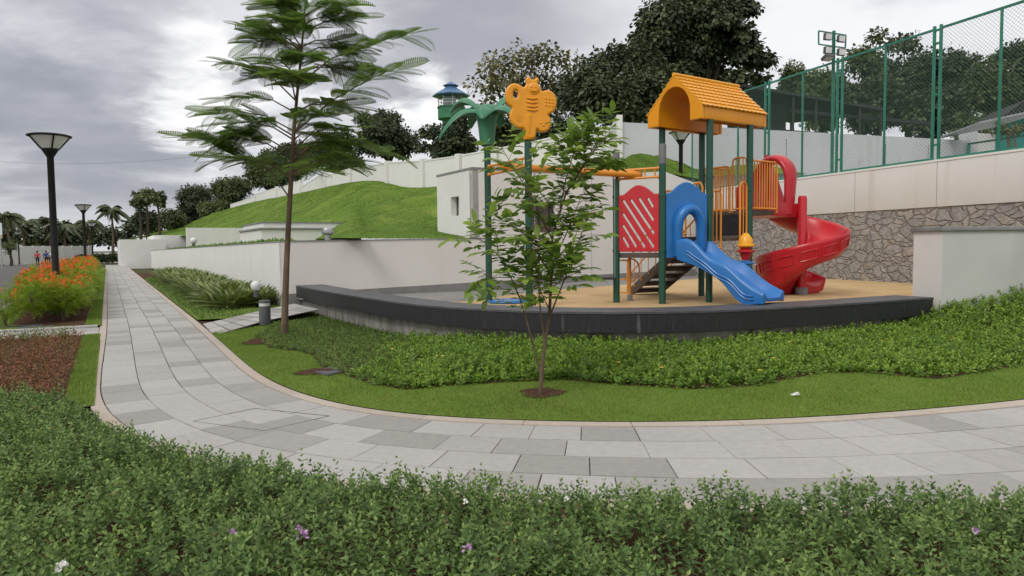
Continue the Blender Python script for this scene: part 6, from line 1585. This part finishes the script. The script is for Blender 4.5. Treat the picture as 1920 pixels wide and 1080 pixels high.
tree('dark_tree', 'dark rounded tree left of the watchtower behind the boundary wall', (660, 195, 800, 320), 60, 6.5, 'tree_dark', 14, .42, 48, 15, .25, LEAF_ROUND, 11)
tree('dark_tree', 'dark tree directly below the green watchtower', (775, 212, 905, 320), 55, 6.5, 'tree_dark', 13, .42, 48, 15, .25, LEAF_ROUND, 12)
tree('dark_tree', 'dark tree filling the gap below the thin olive tree', (885, 215, 1000, 310), 52, 6.3, 'tree_mid', 11, .44, 48, 15, .24, LEAF_ROUND, 13)
tree('dark_tree', 'low dark tree behind the butterfly board post', (990, 205, 1090, 290), 50, 6.2, 'tree_dark', 10, .44, 46, 14, .24, LEAF_ROUND, 14)
tree('dark_tree', 'dark tree seen through the lower leaves of the feathery tree', (585, 235, 700, 345), 68, 7, 'tree_mid', 11, .44, 42, 14, .28, LEAF_ROUND, 15)
# trees on the left slope
L_ = [((455, 268, 560, 380), 122, 'tree_mid', 'tall dense green tree at the far top end of the boundary wall'), ((510, 255, 610, 365), 112, 'tree_dark', 'dark tree peeping out left of the feathery tree trunk'), ((395, 318, 480, 405), 132, 'tree_mid', 'rounded green tree where the hill meets the left treeline'),
      ((325, 345, 405, 432), 135, 'tree_dark', 'dark loose tree above the start of the grassy slope'), ((370, 372, 430, 425), 128, 'tree_light', 'lighter bushy tree at the foot of the left treeline'), ((300, 385, 350, 445), 112, 'tree_mid', 'low green tree behind the slender trees')]
for i, (bx, Y, mt, lab) in enumerate(L_): tree('hill_tree', lab, bx, Y, P((bx[0] + bx[2]) / 2, bx[3], Y).z - 1.5, mt, 12, .44, 24, 16, .36, LEAF_ROUND, 20 + i, spread=.6)
for i, (bx, Y, lab) in enumerate((((242, 355, 280, 398), 98, 'slender tree with a small round crown left of its twin'), ((258, 348, 290, 385), 101, 'tallest slender round crowned tree near the far path'), ((280, 358, 312, 392), 97, 'slender tree with a round crown right of its twin'), ((245, 385, 305, 450), 104, 'dark narrow tree behind the slender crowns'))):
    tree('slender_tree', lab, bx, Y, P(270, 452, Y).z, 'tree_mid' if i < 3 else 'tree_dark', 7, .5, 10, 10, .55, LEAF_ROUND, 30 + i)
# trees behind the court
R_ = [((1570, 52, 1665, 260), 52, 'tree_mid', 'airy tree behind the floodlight mast'), ((1640, 48, 1770, 275), 56, 'tree_dark', 'tall dark tree behind the middle fence bay'), ((1745, 62, 1850, 285), 53, 'tree_dark', 'dense dark tree behind the right fence bay'),
      ((1835, 60, 1970, 270), 55, 'tree_dark', 'dark tree cut by the right edge of the picture'), ((1450, 118, 1520, 215), 58, 'tree_mid', 'small pointed tree left of the floodlights'), ((1495, 135, 1590, 265), 54, 'tree_light', 'pale green tree below the floodlights'),
      ((1590, 130, 1700, 275), 49, 'tree_dark', 'lower dark tree over the dark shed roof'), ((1690, 150, 1800, 270), 47, 'tree_dark', 'bushy dark tree above the court back wall'), ((1800, 120, 1900, 230), 50, 'tree_mid', 'mid green tree above the teal shed')]
for i, (bx, Y, mt, lab) in enumerate(R_): tree('court_tree', lab, bx, Y, 3.6, mt, 20, .42, 40, 15, .245, LEAF_ROUND, 40 + i, spread=.5)
tree('round_bush', 'light green bush just above the court back wall', (1775, 198, 1865, 275), 43, 4.2, 'tree_light', 9, .46, 26, 10, .3, LEAF_LO, 52)
p = P(1890, 290, 16.6)
tree('court_sapling', 'little sapling with spreading leaves behind the low green railing', (1862, 222, 1935, 262), 17.2, CZ, 'tree_light', 8, .42, 150, 6, .12, LEAF_LO, 53, trunk=-8, spread=.16, bark='bark')
p = P(22, 490, 84)
tree('round_tree', 'small round street tree on the far verge of the road', (4, 446, 34, 484), 84, .03, 'tree_mid', 7, .5, 30, 9, .26, LEAF_LO, 54)

# coconut palms
def palm(label, px, ytop, Y, H_, seed, group='coconut palms beyond the road'):
    rg = np.random.default_rng(seed); tipz = P(px, ytop, Y).z; base = P(px, 470, Y); bx_ = base.x + rg.uniform(-.8, .8)
    t_ = thing('coconut_palm', label, 'palm tree', (bx_, Y, 0)); hub = Vector((base.x, Y, tipz - 1.6)); mb_ = MB(); mb_.tube([(bx_, Y, -.3), Vector((bx_, Y, 0)).lerp(hub, .5) + Vector((.25, 0, 0)), hub], [.24, .17, .13], 8); mb_.build('trunk', M['bark'], t_)
    lb_ = LB()
    for k in range(20):
        a_ = k * 2.4 + rg.uniform(-.2, .2); el = rg.uniform(-.25, 1.15); L1 = rg.uniform(2.3, 3.2); d_ = np.array([math.cos(a_), math.sin(a_), 0]); pts = []
        for j in range(9):
            f = j / 8; pts.append(np.array(hub) + d_ * L1 * f * math.cos(el * .7) + np.array([0, 0, L1 * (math.sin(el) * f - .75 * f ** 2.2)]))
        pts = np.array(pts); n_ = 44; f = np.repeat(np.linspace(.12, 1, n_), 2); pp = np.array([[np.interp(x_ * 8, range(9), pts[:, c]) for c in range(3)] for x_ in f])
        tg = nrm(np.gradient(pts, axis=0)); tt_ = np.array([[np.interp(x_ * 8, range(9), tg[:, c]) for c in range(3)] for x_ in f]); sd_ = nrm(np.cross(tt_, np.array([0, 0, 1.]))) * np.tile([1, -1], n_)[:, None]
        lb_.leaf(pp, sd_ + tt_ * .6 + np.array([0, 0, -.45]), np.tile((0, 0, 1.), (2 * n_, 1)), .62 * np.sin(np.pi * (.15 + .8 * f)) + .1, LEAF_THIN, 1.3)
        m_ = MB(); m_.tube([tuple(q) for q in pts], [.05 - .005 * j for j in range(9)], 4, caps=False); lb_.mb(m_)
    lb_.build('fronds', M['palm_leaf'], t_); return t_
for i, (px, yt, Y, lab) in enumerate(((212, 374, 112, 'coconut palm with a full crown at the end of the path'), (168, 402, 125, 'coconut palm right behind the second street lamp'), (148, 408, 130, 'coconut palm half hidden by the second lamp post'), (120, 404, 118, 'coconut palm just right of the nearest lamp post'),
        (88, 398, 125, 'coconut palm just left of the nearest lamp post'), (46, 402, 110, 'coconut palm over the lamps across the road'), (12, 384, 100, 'tallest coconut palm at the left edge of the picture'), (66, 420, 135, 'farthest low coconut palm above the walkers'))):
    palm(lab, px, yt, Y, 0, 70 + i)
B_ = [((-20, 412, 40, 478), 118, 'dark tree mass at the left edge beyond the white wall'), ((60, 412, 112, 480), 128, 'dark tree behind the walkers'), ((100, 418, 152, 480), 124, 'round dark tree between the nearest and second lamps'), ((140, 416, 190, 474), 138, 'dark bushy tree behind the third lamp'), ((182, 418, 240, 472), 132, 'dark tree under the full palm'), ((30, 418, 75, 480), 124, 'dark tree behind the far lamps'), ((222, 412, 268, 468), 128, 'dark tree left of the slender trees'), ((262, 405, 310, 460), 134, 'broad dark tree behind the slender trees'), ((305, 395, 360, 450), 138, 'dark tree just right of the slender trees')]
for i, (bx, Y, lab) in enumerate(B_): tree('distant_tree', lab, bx, Y, 0, 'tree_mid' if i % 2 else 'tree_dark', 10, .46, 9, 9, .6, LEAF_ROUND, 90 + i, spread=.55)

for i, (px, w_, h_) in enumerate(((-70, 60, 60), (-150, 80, 55), (-240, 90, 70), (-350, 110, 60), (-480, 120, 75))):
    tree('distant_tree', ('dark tree beyond the road outside the left edge, nearest the sign', 'broad dark tree further left beyond the road', 'taller dark tree left of the road bend', 'wide dark tree far out on the left', 'leftmost tall dark tree beyond the road')[i], (px - w_ / 2, 475 - h_, px + w_ / 2, 478), 112, 0, 'tree_mid' if i % 2 else 'tree_dark', 10, .46, 9, 9, .6, LEAF_ROUND, 130 + i, spread=.55)

# ================================================================== far structures
t = thing('roadside_wall', 'long white panelled wall beyond the road at the far left', 'wall', tuple(S(98, 10)))
pw = []
a_ = P(-60, 470, 88); b_ = P(175, 470, 112); c_ = P(225, 470, 112)
mb = MB(); mb.wall(a_, b_, -.3, 2.35, .2); mb.wall(b_, c_, -.3, 1.3, .2, .001); mb.build('wall_face', M['plaster'], t, smooth=False)
dv = (b_ - a_); dv.z = 0; Lw = dv.length; dv.normalize(); nn_ = Vector((dv.y, -dv.x, 0))
for k in range(12):
    q = Vector((a_.x, a_.y, 0)) + dv * (Lw * (k + .5) / 12); mb = MB(); mb.obox(q + nn_ * .06 + Vector((0, 0, 1.1)), dv * .18, nn_ * .07, (0, 0, 1.3)); mb.build('pillar', M['plaster'], t, smooth=False)
for px, lab, w_, h_ in ((208, 'dark clipped hedge across the end of the straight path', 2.4, 1.0), (120, 'dark hedge at the foot of the roadside wall right of the walkers', 6, .9)):
    p = P(px, 480, 108); lb = LB(); n_ = 5000; x = RNG.uniform(-w_, w_, n_); y = RNG.uniform(-.5, .5, n_); z = h_ * RNG.uniform(.05, 1, n_) + .1 * np.sin(x * 3)
    lb.leaf(np.c_[p.x + x, p.y + y, z], rdir(n_), rdir(n_), RNG.uniform(.15, .3, n_), LEAF_ROUND); tag(lb.build('clipped_hedge', M['tree_dark']), lab, 'hedge')
x = RNG.uniform(0, 1, 9000); lb = LB(); ps = np.array([S(s_, r_, .03) for s_, r_ in zip(40 + 52 * x, RNG.uniform(13.7, 15.2, 9000))]); lb.leaf(ps + np.c_[np.zeros((9000, 2)), RNG.uniform(0, .35, 9000)], rdir(9000) + [0, 0, .6], rdir(9000), RNG.uniform(.1, .25, 9000), LEAF_LO)
tag(lb.build('verge_plants', M['flame_leaf']), 'strip of yellow green plants on the far verge of the road', 'plants', kind='stuff')
# sign on a post at the left edge
p = P(3, 488, 62); t = thing('sign_board', 'pale board on a post cut by the left edge of the picture', 'sign', (p.x, p.y, 0))
mb = MB(); mb.tube([(p.x, p.y, -.2), (p.x, p.y, 3.0)], .05, 8); mb.build('post', M['steel'], t)
zt_ = P(3, 418, 62).z; zb = P(3, 447, 62).z; mb = MB(); mb.box((p.x - .1, p.y, (zt_ + zb) / 2 + .15), (.55, .05, zt_ - zb - .3)); mb.build('board', M['white_cloth'], t); mb = MB(); mb.box((p.x - .1, p.y, zb + .15), (.55, .06, .3)); mb.build('lower_panel', mat('tan_panel', (.4, .33, .2)), t)

# watchtower
TWY = 78; cx = P(846, 200, TWY).x; zt = lambda py: P(846, py, TWY).z
t = thing('watchtower', 'round green watchtower with blue two tier roof beyond the trees', 'tower', (cx, TWY, 7))
rr = 31 * TWY / F
mb = MB(); mb.lathe([(rr * .55, 5.5), (rr * .55, zt(226)), (rr * .80, zt(224)), (rr * .80, zt(203)), (rr * .84, zt(203)), (rr * .84, zt(201)), (0, zt(201))], (cx, TWY, 0), 24); mb.build('tower_wall', M['tower_green'], t)
mb = MB(); mb.box((cx - .2, TWY + .3, (zt(201) + zt(178)) / 2), (1.3, 1.3, zt(178) - zt(201) - .02)); mb.build('cabin', M['panel_grey'], t)
for k in range(8):
    a_ = 2 * math.pi * k / 8 + .2; mb = MB(); mb.tube([(cx + rr * .76 * math.cos(a_), TWY + rr * .76 * math.sin(a_), zt(201)), (cx + rr * .76 * math.cos(a_), TWY + rr * .76 * math.sin(a_), zt(179))], .05, 6); mb.build('post', M['panel_grey'], t)
mb = MB()
for zz_ in (zt(195), zt(190)): mb.tube([(cx + rr * .78 * math.cos(a_), TWY + rr * .78 * math.sin(a_), zz_) for a_ in [2 * math.pi * k / 24 for k in range(25)]], .035, 5)
mb.build('railing', M['panel_grey'], t)
mb = MB(); mb.lathe([(rr * 1.12, zt(181)), (rr * 1.13, zt(179.5)), (rr * .42, zt(166)), (rr * .40, zt(165)), (0, zt(165))], (cx, TWY, 0), 8); mb.build('lower_roof', M['blue_roof'], t, smooth=False)
mb = MB(); mb.lathe([(rr * .3, zt(166)), (rr * .3, zt(161.5)), (rr * .50, zt(161)), (rr * .12, zt(154.5)), (0, zt(152.5))], (cx, TWY, 0), 8); mb.build('upper_roof', M['blue_roof'], t, smooth=False)

# dark open shed behind the court wall
t = thing('dark_shed', 'long dark open sided shed roof behind the court back wall', 'shed', tuple(CW(8, 2.5, 3.4)))
def shp(px, py, back_): h = V(px, py, CW(0, back_), DX); return Vector((h.x, h.y, P(px, py, h.y).z))
a1, b1 = shp(1395, 163, 1.5), shp(1660, 208, 1.5); a2 = a1 + Vector((-DX.y, DX.x, 0)) * 7 + Vector((0, 0, .5)); b2 = b1 + Vector((-DX.y, DX.x, 0)) * 7 + Vector((0, 0, .5))
mb = MB(); th = Vector((0, 0, .14)); mb.add([a1, b1, b2, a2, a1 + th, b1 + th, b2 + th, a2 + th], [(3, 2, 1, 0), (4, 5, 6, 7), (0, 1, 5, 4), (1, 2, 6, 5), (2, 3, 7, 6), (3, 0, 4, 7)]); mb.build('roof', M['dark_roof'], t, smooth=False)
c1, d1_ = shp(1480, 208, 1.9), shp(1745, 232, 1.9); bk_ = Vector((-DX.y, DX.x, 0))
mb = MB(); mb.bar(c1, d1_, .12, .18); mb.bar(c1 + bk_ * 5, d1_ + bk_ * 5, .12, .18); mb.build('beam', M['dark_roof'], t)
mb = MB(); c3 = shp(1400, 170, 1.6); d3 = shp(1500, 190, 1.6); c3 = c3 + bk_ * 1; d3 = d3 + bk_ * 1
mb.add([c3, d3, Vector((d3.x, d3.y, 4)), Vector((c3.x, c3.y, 4))], [(0, 1, 2, 3)]); mb.add([p_ + bk_ * .05 for p_ in (c3, d3, Vector((d3.x, d3.y, 4)), Vector((c3.x, c3.y, 4)))], [(3, 2, 1, 0)]); mb.build('side_panel', M['dark_roof'], t, smooth=False)
mb = MB(); mb.obox((c1 + d1_) / 2 + bk_ * 6 - Vector((0, 0, 1.1)), (d1_ - c1) / 2, bk_ * .05, (0, 0, .7)); mb.build('back_panel', mat('rusty_dark_panel', (.06, .045, .04), .9, (.035, .03, .03), 1), t, smooth=False)
for f in np.linspace(.02, .98, 7):
    q = a1.lerp(b1, f); mb = MB(); mb.tube([Vector((q.x, q.y, 3.5)) + bk_ * .1, q + bk_ * .1], .06, 6); mb.build('post', M['dark_roof'], t)
# teal hut at the right
q0, q1 = P(1866, 262, 34), P(1975, 262, 31.5); t = thing('teal_hut', 'teal painted hut with a sloping dark roof at the right edge', 'building', (q0.x, q0.y, 3.4))
z0_, z1_ = P(1866, 238, 34).z, P(1975, 200, 31.5).z
mb = MB(); mb.wall(q0, q1, 3.3, (z0_, z1_ - .1), .2); mb.build('wall', M['teal'], t, smooth=False)
e0_, e1_ = P(1835, 232, 34), P(1985, 200, 31.2); bb = Vector((.2, 1, 0)).normalized()
mb = MB(); mb.add([e0_, e1_, e1_ + bb * 5, e0_ + bb * 5] + [p_ + Vector((0, 0, .09)) for p_ in (e0_, e1_, e1_ + bb * 5, e0_ + bb * 5)], [(3, 2, 1, 0), (4, 5, 6, 7), (0, 1, 5, 4), (1, 2, 6, 5), (2, 3, 7, 6), (3, 0, 4, 7)]); mb.build('roof', M['steel'], t, smooth=False)
mb = MB(); g0, g1, g2 = P(1885, 215, 37), P(1990, 215, 36), P(1925, 186, 36.5); mb.add([g0, g1, g2, g0 + bb * 4, g1 + bb * 4, g2 + bb * 4], [(0, 1, 2), (5, 4, 3), (0, 2, 5, 3), (1, 4, 5, 2), (0, 3, 4, 1)]); mb.build('upper_roof', M['dark_roof'], t, smooth=False)
# overhead cable
a_, b_ = P(-120, 302, 70), P(480, 289, 66)
mb = MB(); mb.tube([a_.lerp(b_, k / 16) - Vector((0, 0, 1.1 * (1 - (2 * k / 16 - 1) ** 2) - .55)) for k in range(17)], .008, 5); tag(mb.build('overhead_cable', M['iron']), 'thin dark cable sagging across the cloudy sky on the left', 'cable')

# ================================================================== walkers on the road
def skin_obj(name, verts, edges, radii, m, parent, sub=1):
    me = bpy.data.meshes.new(name); me.from_pydata(verts, edges, []); o = bpy.data.objects.new(name, me); COL.objects.link(o); me.materials.append(m)
    sk = o.modifiers.new('skin', 'SKIN'); sk.use_smooth_shade = True
    for i, r_ in enumerate(radii): me.skin_vertices[0].data[i].radius = (r_, r_)
    me.skin_vertices[0].data[0].use_root = True
    s_ = o.modifiers.new('subd', 'SUBSURF'); s_.levels = sub; s_.render_levels = sub
    if parent: o.parent = parent
    return o
def person(loc, rz, label, top, bottom, cap=None, stride=.16):
    t_ = thing('person', label, 'person', loc, rz)
    V_ = [(0, 0, .95), (0, 0, 1.15), (0, .01, 1.38), (0, .01, 1.49), (0, .02, 1.60), (0, .03, 1.70),
          (.10, 0, .90), (.105, stride, .50), (.10, stride * 1.1 + .02, .08), (.10, stride * 1.1 + .16, .03), (-.10, 0, .90), (-.105, -stride * .3, .50), (-.10, -stride * 1.5, .10), (-.10, -stride * 1.5 + .13, .04),
          (.19, 0, 1.40), (.25, -stride * .8, 1.13), (.26, -stride * .5, .88), (.265, -stride * .45 + .02, .80), (-.19, 0, 1.40), (-.25, stride * .8, 1.13), (-.26, stride * 1.3, .90), (-.265, stride * 1.4, .82)]
    E_ = [(0, 1), (1, 2), (2, 3), (3, 4), (4, 5), (0, 6), (6, 7), (7, 8), (8, 9), (0, 10), (10, 11), (11, 12), (12, 13), (2, 14), (14, 15), (15, 16), (16, 17), (2, 18), (18, 19), (19, 20), (20, 21)]
    R_ = [.125, .11, .12, .05, .085, .075, .085, .055, .038, .032, .085, .055, .038, .032, .055, .04, .028, .030, .055, .04, .028, .030]
    # five fingers on each hand
    for h in (17, 21):
        hx, hy, hz = V_[h]
        for k, l_ in enumerate((.06, .075, .08, .072, .055)):
            V_.append((hx, hy + (k - 2) * .017, hz - l_)); E_.append((h, len(V_) - 1)); R_.append(.008)
    skin_obj('body', V_, E_, R_, M['skin'], t_)
    sel = [0, 1, 2, 14, 15, 18, 19]; mp = {a_: i for i, a_ in enumerate(sel)}
    skin_obj('shirt', [V_[a_] for a_ in sel], [(mp[a_], mp[b_]) for a_, b_ in E_ if a_ in mp and b_ in mp], [.155, .145, .15, .075, .06, .075, .06], top, t_)
    sel = [0, 6, 7, 8, 10, 11, 12]; mp = {a_: i for i, a_ in enumerate(sel)}
    skin_obj('trousers', [V_[a_] for a_ in sel], [(mp[a_], mp[b_]) for a_, b_ in E_ if a_ in mp and b_ in mp], [.14, .105, .075, .06, .105, .075, .06], bottom, t_)
    mb_ = MB(); mb_.sphere((0, .0, 1.665), .105, 14, 9, sc=(.9, 1, .95)); mb_.build('cap' if cap else 'hair', cap or M['hair'], t_, local=True)
    mb_ = MB(); mb_.sphere((0, .115, 1.60), .018, 8, 6); 
    for s_ in (-1, 1): mb_.sphere((s_ * .034, .098, 1.63), .012, 8, 6); mb_.sphere((s_ * .088, .02, 1.61), .022, 8, 6)
    mb_.build('face', M['skin'], t_, local=True); return t_
az = math.atan2(-DP.x, DP.y)
for px, Y, lab, tp_, bt_, cp in ((70.5, 82, 'person walking away on the road in a red shirt and dark trousers', 'red_cloth', 'dark_cloth', None), (87, 86, 'person walking away on the road in a dark blue top', 'blue_cloth', 'dark_cloth', None), (91.5, 88, 'person in a pale shirt and white cap beside the blue walker', 'white_cloth', 'dark_cloth', 'white_cloth')):
    p = P(px, 490, Y); person((p.x, p.y, HZ), az + .1, lab, M[tp_], M[bt_], M[cp] if cp else None)
